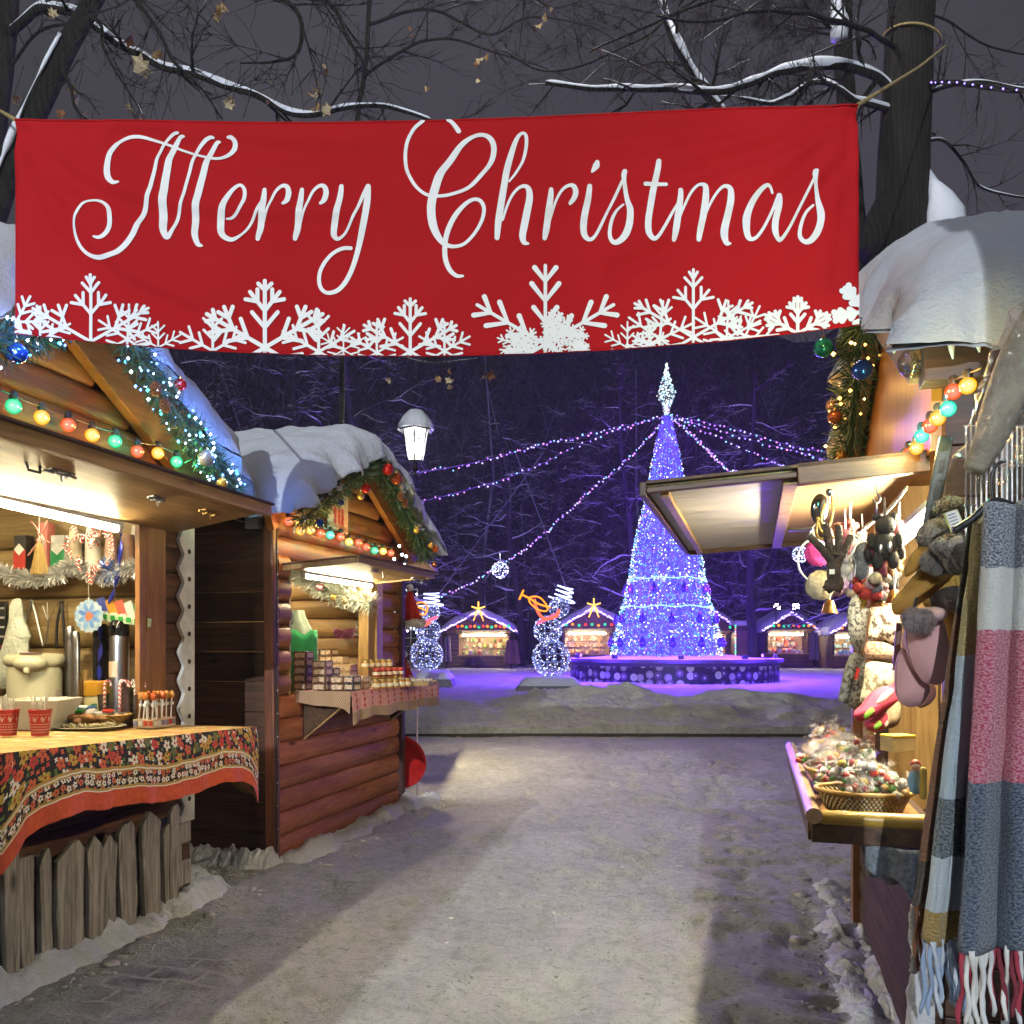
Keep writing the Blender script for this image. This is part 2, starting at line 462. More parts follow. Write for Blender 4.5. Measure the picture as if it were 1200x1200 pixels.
    wear = t.math('MULTIPLY', wear, t.ramp(t.noise(pos, 3.1, 6, .7), [(.42, 0.0), (.56, 1.0)]))
    street = t.mix(t.math('MULTIPLY', wear, .85), street, br.outputs[0])
    # white banks and park snow beyond the road edge
    bank = t.ramp(t.noise(pos, 2.1, 8, .7), [(.3, (.48, .48, .48)), (.5, (.66, .66, .66)), (.7, (.78, .78, .79))])
    park = t.ramp(a, [(.3, (.62, .63, .68)), (.7, (.82, .83, .87))])
    bank = t.mix(t.ramp(t.math('MULTIPLY', t.math('SUBTRACT', Y, 15.6), .6, True), [(0, 0.0), (1, 1.0)]), bank, park)
    isb = t.math('GREATER_THAN', Y, 13.5)
    col = t.mix(isb, street, bank)
    hgt = t.math('ADD', t.math('MULTIPLY', b, .35), t.math('MULTIPLY', c, .45))
    hgt = t.math('ADD', t.math('ADD', hgt, t.math('MULTIPLY', vo.outputs['Distance'], .5)), t.math('ADD', t.math('MULTIPLY', dent, .5), t.math('MULTIPLY', t.noise(pos, 27, 6, .8), .8)))
    hgt = t.math('ADD', hgt, t.math('MULTIPLY', streak, .4)); hgt = t.math('MULTIPLY', hgt, t.math('ADD', t.math('MULTIPLY', isb, 1.2), 1.0))
    rough = .75
    t.bsdf(col, rough, t.bump(hgt, .9, .045))
    o = mb.build('ground', t.m, smooth=180); o['kind'] = 'structure'
    mb = MB()
    pts = [(x*.5, berm_edge(x*.5)-.035, -.005) for x in range(-40, 60)]
    for p, q in zip(pts, pts[1:]): mb.bar(p, q, .07, .10)
    o = mb.build('kerb', mplain('kerb_stone', (.035, .034, .034), .8)); o['kind'] = 'structure'
ground()

CRUMB = []
def drift(name, path, width, height, seed, label=None, n=150):
    """snow shovelled or blown against a foot of wall: closed lumpy ridge along path"""
    P = catmull(path, 14); mb = MB(); m = 22
    def fn(u, v):
        i = u*(len(P)-1); k = min(int(i), len(P)-2); p = P[k].lerp(P[k+1], i-k)
        d = (P[k+1]-P[k]); d.z = 0; d.normalize(); nx = Vector((d.y, -d.x, 0))
        s = v*2-1
        wv = width*(1+.35*noise.noise(Vector((u*3.1, seed, 0)))); e = smooth(0, .08, u)*smooth(0, .08, 1-u)
        q = p+nx*(s*wv*.5*(.3+.7*e)); k2 = max(0, 1-s*s)
        hh = height*(.75+.9*fbm(q.x*2.6, q.y*2.6, seed, 4)+.35*abs(fbm(q.x*8, q.y*8, seed+3, 3)))*k2**1.9*e
        q.x += .03*fbm(q.x*6, q.y*6, seed+1, 4); q.y += .03*fbm(q.x*6, q.y*6, seed+7, 4); q.z = p.z-.035+max(0, hh)+.035*k2*(.2+.9*abs(fbm(q.x*13, q.y*13, seed, 4)))+.012*abs(fbm(q.x*30, q.y*30, seed))
        return q
    mb.grid(fn, n, m); rng = random.Random(seed)
    for i in range(int(n*1.1)):
        u = rng.random(); q = fn(u, .5); a = P[min(len(P)-2, int(u*(len(P)-1)))]; d = (P[min(len(P)-1, int(u*(len(P)-1))+1)]-a).normalized(); k = rng.choice((-1, 1))*width*rng.uniform(.36, .85)
        CRUMB.append((q.x+d.y*k, q.y-d.x*k, rng.uniform(.006, .024)))
    o = mb.build(name, SNOW, smooth=180); o['kind'] = 'structure'
    return o
# ------------------------------------------------------------------ the banner
BY = 3.05                                                           # hangs square across the street
def bx(px): return (px-600)/1000*BY
def bz(py): return CAM_Z+(755-py)/1000*BY
TOPK = [(18, 140), (120, 141), (250, 143), (400, 143), (500, 141), (620, 137), (760, 131), (900, 126), (1006, 122)]
BOTK = [(18, 391), (120, 402), (250, 412), (380, 417), (500, 418), (620, 415), (720, 410), (850, 400), (930, 391), (1006, 381)]
FOLDS = [  # creases pulled towards the two upper corners (photo px path, width px, depth m)
    ([(25, 160), (90, 215), (170, 248), (270, 262), (400, 266)], 11, .020), ([(40, 190), (80, 270), (140, 330), (220, 365)], 10, .018),
    ([(140, 165), (330, 178), (480, 188), (640, 180), (800, 155), (980, 130)], 12, .017),
    ([(640, 262), (780, 215), (900, 172), (1000, 128)], 11, .022), ([(720, 318), (850, 262), (950, 190), (1002, 132)], 10, .020),
    ([(860, 350), (930, 275), (985, 190), (1003, 135)], 10, .018), ([(980, 330), (992, 240), (1004, 140)], 9, .012),
    ([(20, 150), (60, 152), (200, 158)], 8, .01)]
FOLDS = [(f, w_*.80, d*.36) for f, w_, d in FOLDS]
FOLDS = [([(p.x, p.y) for p in catmull([(a, b, 0) for a, b in f], 6)], w_, d) for f, w_, d in FOLDS]
def bdisp(px, py):
    s = .004*fbm(px/260, py/200, 3, 3)
    for f, w_, d in FOLDS:
        best = 1e9
        for (ax, ay), (cx, cy_) in zip(f, f[1:]):
            vx, vy = cx-ax, cy_-ay; L = vx*vx+vy*vy
            t = min(1, max(0, ((px-ax)*vx+(py-ay)*vy)/L))
            q = (px-ax-vx*t)**2+(py-ay-vy*t)**2
            if q < best: best = q; tt = t
        r = sqrt(best)/w_
        if r < 3.2: s += 1.5*d*(exp(-r*r*.5)-.55*exp(-((r-2.0)/.9)**2))
    return s
def bpt(px, py, o=0.0):
    px = min(max(px, 18), 1006)
    py = min(max(py, interp(TOPK, px)+.2), interp(BOTK, px)-.2)
    return Vector((bx(px), BY+bdisp(px, py)-o, bz(py)))
bt = thing('banner', 'red Merry Christmas banner with white snowflakes stretched across the street', 'banner', WORLD, (bx(512), BY, bz(280)))
boff = (bx(512), BY, bz(280))
mb = MB()
def cloth(u, v):
    px = lerp(18, 1006, u); return bpt(px, lerp(interp(TOPK, px), interp(BOTK, px), v))
mb.grid(cloth, 190, 52)
t = NT('banner_vinyl'); v = t.coord()
col = t.ramp(t.noise(v, 3, 4), [(.3, (.41, .008, .012)), (.7, (.46, .010, .014))])
t.bsdf(col, .8, t.bump(t.noise(v, 220, 2), .05, .002), Specular_IOR_Level=.15); VINYL = t.m
o = mb.build('cloth', VINYL, bt, off=boff, smooth=180, solid=.002)
mb = MB()
for k in (TOPK, BOTK):
    sg = 1 if k is TOPK else -1
    mb.tube([bpt(18+988*i/60, interp(k, 18+988*i/60)+sg*.6, 0) for i in range(61)], .0035, 5)
mb.build('hem', VINYL, bt, off=boff, smooth=180)

INKZ = [0.004]
def stroke(mb, pts, ws, ox=0, oy=0, k=6.0, n=7, dz=.00005):
    """a pen stroke of changing width laid on the cloth"""
    P = catmull([(a/k+ox, b/k+oy, 0) for a, b in pts], n); m = len(pts)-1
    o0 = INKZ[0]; INKZ[0] += dz if n == 7 else .000003
    L = []; R = []
    for i, p in enumerate(P):
        d = P[min(i+1, len(P)-1)]-P[max(i-1, 0)]; d.normalize()
        u = i/n; j = min(int(u), m-1); w_ = lerp(ws[j], ws[j+1], u-j)/k*.5*1.04
        nx = Vector((-d.y, d.x, 0))
        L.append(p+nx*w_); R.append(p-nx*w_)
    # rounded ends
    def capped(L, R, i, sg):
        c = (L[i]+R[i])/2; r = (L[i]-R[i]).length/2
        d = P[1]-P[0] if i == 0 else P[-1]-P[-2]
        d = d.normalized()*(-1 if i == 0 else 1); nx = (L[i]-R[i]).normalized()
        return [(c+d*r*sin(a)+nx*r*cos(a), c+d*r*sin(a)-nx*r*cos(a)) for a in (pi*.46, pi*.33, pi*.17)]
    pre = capped(L, R, 0, -1); post = capped(L, R, -1, 1)[::-1]
    L = [a for a, b in pre]+L+[a for a, b in post]; R = [b for a, b in pre]+R+[b for a, b in post]
    vs = []; n0 = len(L)
    for i in range(n0):
        oo = o0+(.0012*i/n0 if n == 7 else 0)
        c = (L[i]+R[i])/2
        vs += [bpt(L[i].x, L[i].y, oo), bpt(c.x, c.y, oo), bpt(R[i].x, R[i].y, oo)]
    fs = []
    for i in range(n0-1):
        fs += [(3*i, 3*i+1, 3*i+4, 3*i+3), (3*i+1, 3*i+2, 3*i+5, 3*i+4)]
    mb.add(vs, fs)
INK = mplain('white_print', (.86, .85, .86), .5, var=.02, bump=0)
def lettering():
    mb = MB()
    S = lambda p, w_, o: stroke(mb, p, w_, *o)
    o = (80, 140)                                                   # M
    S([(355,445),(320,448),(287,415),(275,360),(282,300),(308,225),(352,160),(420,120),(500,115),(590,138),(700,176),(800,215),(900,250),(1000,276),(1070,278),(1125,252),(1165,205),(1172,160),(1150,132),(1125,130)],
      [16,30,40,42,40,32,26,24,22,20,18,17,17,20,24,30,34,32,26,18], o)
    S([(185,828),(225,832),(275,790),(298,720),(288,640),(250,585),(190,565),(120,587),(65,652),(40,740),(52,830),(95,908),(160,955),(240,968),(330,942),(410,878),(480,770),(530,650),(570,510),(600,400),(630,290),(665,190),(700,133),(740,103),(775,100)],
      [14,26,32,32,28,22,18,18,18,18,20,22,26,30,36,38,38,34,30,26,22,20,20,20,16], o)
    S([(815,122),(790,128),(765,160),(735,230),(705,330),(682,450),(667,580),(665,700),(677,790),(700,832),(732,795),(762,710),(800,580),(840,430),(880,300),(915,205),(960,150),(1000,130),(1022,132)],
      [14,26,34,40,48,54,58,56,48,36,28,24,22,22,22,24,26,22,16], o)
    S([(1065,157),(1042,165),(1010,222),(970,330),(930,470),(902,600),(892,720),(897,820),(915,880),(943,893)], [14,26,34,42,48,50,48,44,34,16], o)
    o = (240, 160)                                                  # e r r y
    S([(150,575),(190,570),(235,530),(275,450),(283,390),(265,352),(235,350),(190,388),(143,460),(114,560),(110,640),(130,700),(175,730),(215,728),(265,690),(320,610),(370,520),(410,440)], [10,18,20,26,26,22,22,28,40,50,48,40,32,26,20,18,20,14], o)
    S([(422,378),(415,450),(400,560),(385,670),(378,728)], [28,40,46,42,30], o)
    S([(405,610),(430,545),(465,460),(502,388),(545,352),(580,358),(592,400),(580,450),(555,475)], [16,16,17,20,24,32,38,36,24], o)
    S([(685,378),(675,460),(660,570),(645,680),(640,728)], [28,40,46,42,30], o)
    S([(668,610),(693,545),(728,460),(765,388),(808,352),(843,358),(855,400),(842,450),(818,475)], [16,16,17,20,24,32,38,36,24], o)
    S([(962,355),(955,420),(930,530),(910,620),(908,690),(935,728),(975,700),(1020,620),(1070,520),(1120,410),(1148,355)], [30,38,44,44,40,30,22,20,20,26,28], o)
    S([(1152,356),(1142,470),(1112,650),(1080,800),(1040,930),(990,1030),(930,1090),(860,1103),(815,1062),(808,980),(840,900),(900,830),(970,795),(1030,792)], [32,46,42,36,32,32,30,26,26,26,26,24,24,24], o)
    o = (460, 130)                                                  # C h
    S([(465,145),(442,112),(415,82),(390,68)], [34,30,26,22], o)
    S([(215,72),(150,132),(108,220),(89,320),(105,430),(160,530),(240,593),(340,603),(440,583),(540,540),(630,452),(690,360),(713,270),(692,208),(640,176),(570,188),(482,250),(402,350),(342,440),(297,560),(273,680),(284,800),(322,890),(372,943),(440,958),(510,935),(580,862),(630,770),(643,690),(618,638),(570,628),(510,662),(442,740),(392,840),(370,940),(372,1040),(402,1120),(450,1163),(495,1165)],
      [24,24,24,24,24,22,22,22,22,24,28,34,38,36,30,28,34,46,54,58,58,56,44,32,24,22,22,24,26,26,24,28,34,36,34,34,32,26,16], o)
    S([(820,500),(870,440),(915,350),(940,250),(938,185),(915,164),(882,192),(845,270),(815,370),(790,500),(765,650),(745,780),(735,898)], [12,18,20,24,24,22,26,36,44,44,46,46,34], o)
    S([(775,770),(803,680),(840,600),(885,548),(930,533),(958,558),(963,620),(945,720),(925,820),(914,885),(925,930),(953,938)], [16,18,18,20,26,38,46,50,50,46,34,16], o)
    o = (620, 140)                                                  # r i s t
    S([(155,497),(150,560),(135,670),(120,780),(109,845)], [30,40,46,44,30], o)
    S([(138,730),(167,640),(202,550),(240,492),(285,468),(316,478),(327,520),(315,562),(288,595)], [16,17,18,20,24,34,38,34,22], o)
    S([(425,475),(415,560),(395,650),(382,740),(386,810),(420,848),(460,828),(510,740),(560,630),(610,530),(655,440)], [32,42,46,46,42,28,22,20,19,20,20], o)
    S([(478,307),(470,335),(442,374)], [28,46,16], o)
    S([(672,370),(665,400),(668,450),(690,550),(708,640),(705,730),(680,808),(637,858),(592,868),(566,820),(576,730),(612,650),(662,597)], [34,36,28,32,44,48,48,40,32,26,24,20,16], o)
    S([(910,300),(900,370),(875,490),(850,620),(836,730),(841,800),(870,845),(905,830),(950,760),(1000,670),(1040,600)], [34,40,44,44,44,42,32,24,22,20,14], o)
    S([(818,450),(890,450),(965,450)], [24,24,24], o)
    o = (780, 140)                                                  # m a s
    S([(103,500),(100,570),(85,680),(68,790),(58,845)], [30,40,46,44,30], o)
    S([(85,725),(122,630),(170,532),(215,478),(250,466),(277,488),(279,560),(265,660),(245,770),(235,843)], [16,18,18,20,26,38,46,46,44,30], o)
    S([(260,720),(300,620),(350,532),(395,483),(430,478),(454,502),(454,570),(435,680),(413,780),(410,840),(425,877),(450,880)], [16,18,18,20,26,38,46,50,50,46,34,16], o)
    S([(753,512),(738,478),(710,468),(665,502),(610,580),(572,680),(562,770),(577,830),(602,848),(640,830),(690,760),(740,660),(780,570),(797,530)], [16,20,24,32,42,50,48,40,28,22,20,20,26,28], o)
    S([(800,532),(790,620),(768,720),(766,800),(790,848),(820,835),(870,760),(930,640),(990,520),(1035,430)], [30,44,44,42,30,24,20,19,19,20], o)
    S([(1050,370),(1044,400),(1048,450),(1068,540),(1086,640),(1085,720),(1060,800),(1015,858),(970,868),(943,820),(956,730),(990,650),(1040,600)], [34,36,28,32,44,48,48,40,32,26,24,20,16], o)
    mb.build('lettering', INK, bt, off=boff, smooth=180)
lettering()
def flakes():
    rng = random.Random(3)
    mb = MB()
    def arm(cx, cy, a, R, kind, w_):
        ca, sa = cos(a), sin(a)
        def seg(x0, y0, x1, y1, w0, w1):
            q = lambda x, y: (cx+x*ca-y*sa, cy+x*sa+y*ca)
            p0, p1 = q(x0, y0), q(x1, y1)
            n = max(2, int(hypot(p1[0]-p0[0], p1[1]-p0[1])/7))
            P = [(lerp(p0[0], p1[0], i/n), lerp(p0[1], p1[1], i/n)) for i in range(n+1)]
            if all(py > interp(BOTK, min(max(px, 18), 1006))+1 for px, py in P): return
            if all(px < 16 or px > 1008 for px, py in P): return
            stroke(mb, P, [lerp(w0, w1, i/n) for i in range(n+1)], 0, 0, 1.0, 2)
        seg(0, 0, R, 0, w_, w_)
        br = {'A': [(.74, .19, 42), (.86, .12, 30), (.42, .36, 40), (.58, .0, 0)], 'B': [(.86, .14, 45), (.55, .36, 38), (.30, .30, 40)], 'C': [(.80, .22, 38), (.55, .28, 38), (.28, .24, 38)],
              'D': [(.62, .34, 45), (.32, .34, 45)]}[kind]
        for f, l, g in br:
            if l == 0: continue
            for sg in (1, -1):
                c_, s_ = cos(radians(g)), sin(radians(g))*sg
                x1, y1 = R*(f+l*c_), R*l*s_
                seg(R*f, 0, x1, y1, w_, w_*(1.5 if kind == 'C' else 1))
                if kind in 'AB' and l > .3:
                    seg(R*(f+l*.5*c_), R*l*.5*s_, R*(f+l*.5*c_+l*.5), R*l*.5*s_, w_, w_)
                    seg(R*(f+l*.5*c_), R*l*.5*s_, R*(f+l*.5*c_+l*.5*cos(radians(80))), R*(l*.5*s_+l*.5*sin(radians(80))*sg), w_, w_)
    def flake(cx, cy, R, kind='D', w_=4.2, rot=0):
        for k in range(6): arm(cx, cy, -pi/2+k*pi/3+rot, R, kind, w_*(.78 if kind != 'D' else .66))
    for f in [(107,401,78,'A',4.6), (150,398,40,'D',4.2,.06), (48,400,40,'D',4.2),  (20,378,34,'D',4.6,.5), 
              (186,408,30,'D',3.2),   
              (311,408,78,'B',6), (250,412,44,'D',4.8),  (374,413,48,'D',5),  (403,411,30,'D',2.6), 
              (442,414,35,'D',4), (481,413,62,'B',4.6), (521,412,34,'D',4),
              (639,404,92,'C',5), (735,408,30,'D',3), (812,396,79,'A',4.2), (773,398,44,'D',4.2,.08),  (851,397,44,'D',4,.05), (872,396,40,'D',3.8,.45),  (762,406,24,'D',3.4),
              (934,392,43,'B',5), (1012,366,36,'C',6,.35)]:
        flake(*f)
    for i in range(13):
        u = rng.gauss(0, .42); u = max(-1, min(1, u))
        flake(650+u*62, 412-rng.random()*34*(1-u*u), rng.uniform(9, 20), 'D', 3.0, rng.random())
    mb.build('snowflake_print', INK, bt, off=boff, smooth=180)
flakes()
# ------------------------------------------------------------------ shared hut pieces
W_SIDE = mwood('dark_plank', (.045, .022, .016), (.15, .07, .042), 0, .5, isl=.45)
W_SIDEY = mwood('dark_plank_front', (.06, .025, .014), (.19, .08, .042), 1, .8, isl=.4)
W_LOGLIT = mwood('bulb_lit_log', (.30, .075, .035), (.62, .22, .10), 1, .68, isl=.3)  # glow of the bulbs is put into the red of these lower logs
W_LOGB = mwood('brown_log', (.20, .062, .018), (.50, .19, .056), 1, .5, isl=.3)
W_PLY = mwood('varnished_board', (.24, .08, .018), (.52, .21, .056), 1, .42, fine=.7, knots=False, isl=.2)
W_PLYX = mwood('varnished_board_across', (.22, .10, .032), (.46, .25, .095), 0, .42, fine=.7, isl=.2)
W_PLYZ = mwood('varnished_post', (.20, .075, .022), (.42, .19, .062), 2, .42, knots=False, isl=.2)
W_PALE = mwood('pale_log', (.24, .155, .06), (.50, .36, .165), 0, .5, isl=.2)
W_PALEZ = mwood('pale_board_upright', (.30, .17, .06), (.55, .36, .15), 2, .45, isl=.15)
W_GREY = mwood('weathered_picket', (.15, .135, .115), (.56, .51, .44), 2, .75, fine=1.5, isl=.35, bump=.8)
W_FLAP = mwood('flap_board', (.22, .12, .045), (.48, .30, .125), 1, .42, fine=.6, isl=.15)
W_EDGE = mwood('rough_edge_board', (.055, .026, .014), (.17, .085, .04), 1, .55, isl=.3)

def half_log(mb, x, sx, y0, y1, z0, h, r=.03, n=6):
    """one log of a log wall: bulging face towards sx, running along y"""
    pr = []
    for k in range(n+1):
        a = -pi/2+pi*k/n
        pr.append((x+sx*(r*cos(a)), z0+h/2+sin(a)*h/2*.985))
    pr += [(x-sx*.03, z0+h*.99), (x-sx*.03, z0+h*.01)]
    o = [Vector((p[0], y0, p[1])) for p in pr]+[Vector((p[0], y1, p[1])) for p in pr]
    m = len(pr); fs = [(i, (i+1) % m, m+(i+1) % m, m+i) for i in range(m)]+[tuple(range(m-1, -1, -1)), tuple(range(m, 2*m))]
    if sx < 0: fs = [f[::-1] for f in fs]
    mb.add(o, fs)
def roof_z(y, yc, half, ze, zp): return zp-(zp-ze)*min(1.35, abs(y-yc)/half)
def gable_logs(mb, x, sx, yc, half, ze, zp, z0, h, r=.022):
    z = z0
    while z < zp-.03:
        zm = z+h*.75
        w_ = half if zm <= ze else half*(zp-zm)/(zp-ze)
        if w_ > .06: half_log(mb, x, sx, yc-w_, yc+w_, z, h, r)
        z += h
def snow_roof(root, x0, x1, yc, half, ze, zp, th, seed, sx=1, over=.16, nx=64, ny=64, name='roof_snow', sag=.1, mat=None, lm=1.0):
    """thick slab of snow lying on a two-sided roof, rounded and drooping over its rims"""
    mb = MB(); H = half+over
    lo, hi = min(x0, x1), max(x0, x1)
    def top(u, v):
        x = lerp(lo, hi, u); y = yc+(v*2-1)*H; s = abs(v*2-1)
        e = min(1, u/.16, (1-u)/.16) if True else 1
        ex = sqrt(max(0, 1-(1-min(1, min(u, 1-u)/.13))**2)); ey = sqrt(max(0, 1-(1-min(1, (1-s)/.20))**2))
        base = zp-(zp-ze)*(sqrt(((y-yc)/half)**2+.055)-.12)
        lump = lm*.55*th*fbm(x*1.2+seed, y*1.2, seed, 3)+lm*.06*fbm(x*3.4, y*3.4, seed+4, 4)+.016*fbm(x*9, y*9, seed+2, 4)
        k = min(1, ex)*min(1, ey)
        droop = -sag*(1-k)*(.55+.9*lm*abs(fbm(x*3.1, y*3.1, seed+1, 4)))
        q = Vector((x, y, base+th*k+lump*k+droop))
        if k < 1:                                               # ragged rim
            q.z -= (1-k)*.07*max(0, fbm(x*7, y*7, seed+9, 4))
            q.x += (1-ex)*.10*fbm(y*5, z_(q), seed, 3)*(1 if u > .5 else -1); q.y += (1-ey)*.07*fbm(x*5, 2, seed, 3)
        return q
    z_ = lambda q: q.z*3
    mb.grid(top, nx, ny)
    def bot(u, v):
        q = top(u, 1-v)
        return Vector((q.x, q.y, min(q.z-.012, roof_z(q.y, yc, half, ze, zp)+.012)))
    mb.grid(bot, nx, ny)
    return mb.build(name, mat or SNOW, root, smooth=180)
def roof_boards(root, x0, x1, yc, half, ze, zp, over=.10, t=.035, mat=None):
    for sg in (-1, 1):
        mb = MB(); H = half+over; s = (zp-ze)/half
        a = Vector((0, yc, zp)); b = Vector((0, yc+sg*H, zp-s*H))
        n = 7
        for i in range(n):
            p = a.lerp(b, (i+.02)/n); q = a.lerp(b, (i+.985)/n)
            xm = (x0+x1)/2; d = q-p; up = Vector((0, -d.z, d.y))*(1 if sg > 0 else -1); up.normalize()
            c = (p+q)/2-up*t*.5; c.x = xm
            mb.box(c, (abs(x1-x0), d.length, t), Matrix(((1, 0, 0), d.normalized(), up)).transposed() if sg > 0 else Matrix(((1, 0, 0), -d.normalized(), up)).transposed())
        mb.build('roof', mat or W_SIDE, root)

LEDCOL = {'cold': [(.45, .65, 1), (.15, .38, 1), (.75, .85, 1), (.1, .25, .9), (.6, .8, 1), (.05, .5, .6)], 'blue': [(.25, .5, 1), (.6, .8, 1), (.15, .9, .8), (.5, .5, 1)],
          'warm': [(1, .55, .12), (1, .48, .08), (1, .62, .2)], 'violet': [(.45, .25, 1), (.3, .25, 1), (.6, .35, 1), (.75, .7, 1)],
          'cane': [(.5, .42, 1), (.3, .2, 1), (.8, .3, .9), (.25, .55, 1), (.6, .5, 1), (.5, .2, 1)]}
LEDM = {}
def ledmat(k, s):
    if (k, s) not in LEDM: LEDM[(k, s)] = memit('led_'+k, None, s, 'NONE', LEDCOL[k])
    return LEDM[(k, s)]
BAUM = {}
def baumat(c):
    if c not in BAUM: BAUM[c] = mplain('bauble_glass', c, .12, .55, var=.15, bump=0)
    return BAUM[c]
RED, GOLD, BLUEB, SILV, COPP, TEAL = (.55, .02, .015), (.75, .42, .08), (.03, .09, .42), (.75, .76, .8), (.45, .13, .05), (.03, .35, .30)

def garland(F, path, rad, label, group=None, led=None, nled=0, lstr=12, baubles=(), cones=(), dens=900, seed=1, origin=None, snowy=0, nl=.07, lglow=2.8, gdir=(1, 0, .2)):
    """fir garland along a path in frame F: needles, fairy lights, glass balls, cones"""
    rng = random.Random(seed); P = catmull(path, 10)
    og = Vector(origin) if origin is not None else P[len(P)//2].copy(); 
    root = thing('fir_garland', label, 'garland', F, og, group)
    cum = [0]
    for a, b in zip(P, P[1:]): cum.append(cum[-1]+(b-a).length)
    L = cum[-1]
    def pos(s):
        k = 0
        while k < len(cum)-2 and cum[k+1] < s: k += 1
        t = (s-cum[k])/max(1e-6, cum[k+1]-cum[k]); d = (P[k+1]-P[k]).normalized()
        return P[k].lerp(P[k+1], t), d
    def ring(d):
        x = d.orthogonal().normalized(); y = d.cross(x); a = rng.random()*2*pi
        return x*cos(a)+y*sin(a)
    mb = MB(); sn = MB()
    for i in range(int(L*dens)):
        s = rng.random()*L; p, d = pos(s)
        rr = rad*(.75+.45*noise.noise(Vector((s*5, seed, 0))))
        u = ring(d); q = p+u*rr*rng.random()**.6*.75
        v = (u*1.0+d*rng.uniform(-.9, .9)+Vector((0, 0, -.25))).normalized()
        l = nl*rng.uniform(.6, 1.25); wv = v.cross(Vector((rng.random()-.5, rng.random()-.5, rng.random()-.5))).normalized()*.0035
        e = q+v*l
        mb.add([q-wv, q+wv, e+wv*.4, e-wv*.4], [(0, 1, 2, 3)])
        if snowy and rng.random() < snowy*.05 and u.z > .2: sn.ball(q+u*.02, rng.uniform(.012, .03), 6, 4, (1.2, 1.2, .7), .3)
    mb.tube(P, rad*.16, 6)
    mb.build('needles', FIR, root, off=og)
    if sn.v: sn.build('snow', SNOW, root, off=og, smooth=180)
    if led:
        lb = MB(); wp = []
        for i in range(nled):
            p, d = pos(L*(i+.5+rng.uniform(-.4, .4))/nled); u = ring(d); q = p+u*rad*rng.uniform(.75, 1.1); lb.octa(q, rng.uniform(.006, .011)); wp.append(q)
        lb.build('fairy_lights', ledmat(led, lstr), root, off=og)
        for i in range(5):
            p, d = pos(L*(i+.5)/5); ld = bpy.data.lights.new('fairy_glow', 'POINT'); ld.energy = lglow; ld.color = (.13, .3, 1) if led == 'cold' else (1, .5, .12); ld.shadow_soft_size = .02
            lo = bpy.data.objects.new('fairy_glow', ld); COL.objects.link(lo); lo.parent = root; lo.location = p+Vector(gdir)*rad*1.5-og
        cb = MB(); cb.tube(wp, .0018, 4); cb.build('wire', CABLE, root, off=og)
    for (f, c, r, du) in baubles:
        p, d = pos(L*f); q = p+Vector(du)
        b = MB(); b.ball((0, 0, 0), r, 18, 12); o = b.build('bauble', baumat(c), root, loc=q-og, smooth=180)
        b = MB(); b.lathe([(r*.22, 0), (r*.22, r*.28), (0, r*.3)], 8, (0, 0, r*.95)); b.tube([(0, 0, r*1.2), (0, 0, r*1.8)], .0015, 4); b.build('cap', BRASSY, o, smooth=40)
    for (f, du) in cones:
        p, d = pos(L*f); q = p+Vector(du); b = MB()
        for k in range(7):
            for j in range(7):
                a = j*2*pi/7+k*.45; r = .022*sin(pi*(k+1.2)/9.2); b.box((cos(a)*r, sin(a)*r, -.01*k), (.012, .012, .005), Matrix.Rotation(a, 3, 'Z') @ Matrix.Rotation(.5, 3, 'Y'))
        b.build('pine_cone', mplain('pine_cone', (.20, .075, .025), .5), root, loc=q-og)
    return root

GLOW = {'g': mbulb('green_bulb', (.002, .22, .085), 4.2), 'y': mbulb('yellow_bulb', (.38, .16, .004), 4.2), 'o': mbulb('orange_bulb', (.42, .055, .006), 2.6, .6), 't': mbulb('teal_bulb', (.01, .24, .16), 4.2), 'w': mbulb('amber_bulb', (.36, .20, .02), 4.6)}
def bulb_string(F, bulbs, r, label, group='coloured bulb strings on the stalls', ends=None, sag=.02, light=2.6, ld_=(.06, 0, -.01)):
    og = Vector(bulbs[len(bulbs)//2][0]); root = thing('bulb_string', label, 'string lights', F, og, group)
    pts = [Vector(b[0])+Vector((0, 0, r*1.5)) for b in bulbs]
    if ends: pts = [Vector(ends[0])]+pts+[Vector(ends[1])]
    w_ = []
    for a, b in zip(pts, pts[1:]):
        for k in range(5):
            t = k/5; p = a.lerp(b, t); p.z -= sag*sin(pi*t)*(a-b).length*2; w_.append(p)
    w_.append(pts[-1])
    mb = MB(); mb.tube(w_, .004, 5); mb.build('cable', CABLE, root, off=og, smooth=180)
    for (p, c) in bulbs:
        p = Vector(p)
        m = MB(); m.ball((0, 0, 0), r, 16, 10)
        o = m.build('bulb', GLOW[c], root, loc=p-og, smooth=180)
        m = MB(); m.lathe([(r*.55, r*.75), (r*.6, r*1.5), (r*.4, r*1.9), (0, r*1.9)], 10); m.build('socket', BLACKP, o, smooth=40)
        if light:
            ld = bpy.data.lights.new('bulb_light', 'POINT'); ld.energy = light*(.5 if c == 'o' else 1); ld.shadow_soft_size = .012
            ld.color = {'g': (.1, 1, .45), 'y': (1, .6, .12), 'o': (1, .3, .08), 't': (.15, 1, .7), 'w': (1, .7, .2)}[c]
            lo = bpy.data.objects.new('bulb_light', ld); COL.objects.link(lo); lo.parent = o; lo.location = ld_
    return root
TUBE = memit('lit_tube', (1.0, .86, .52), 175)
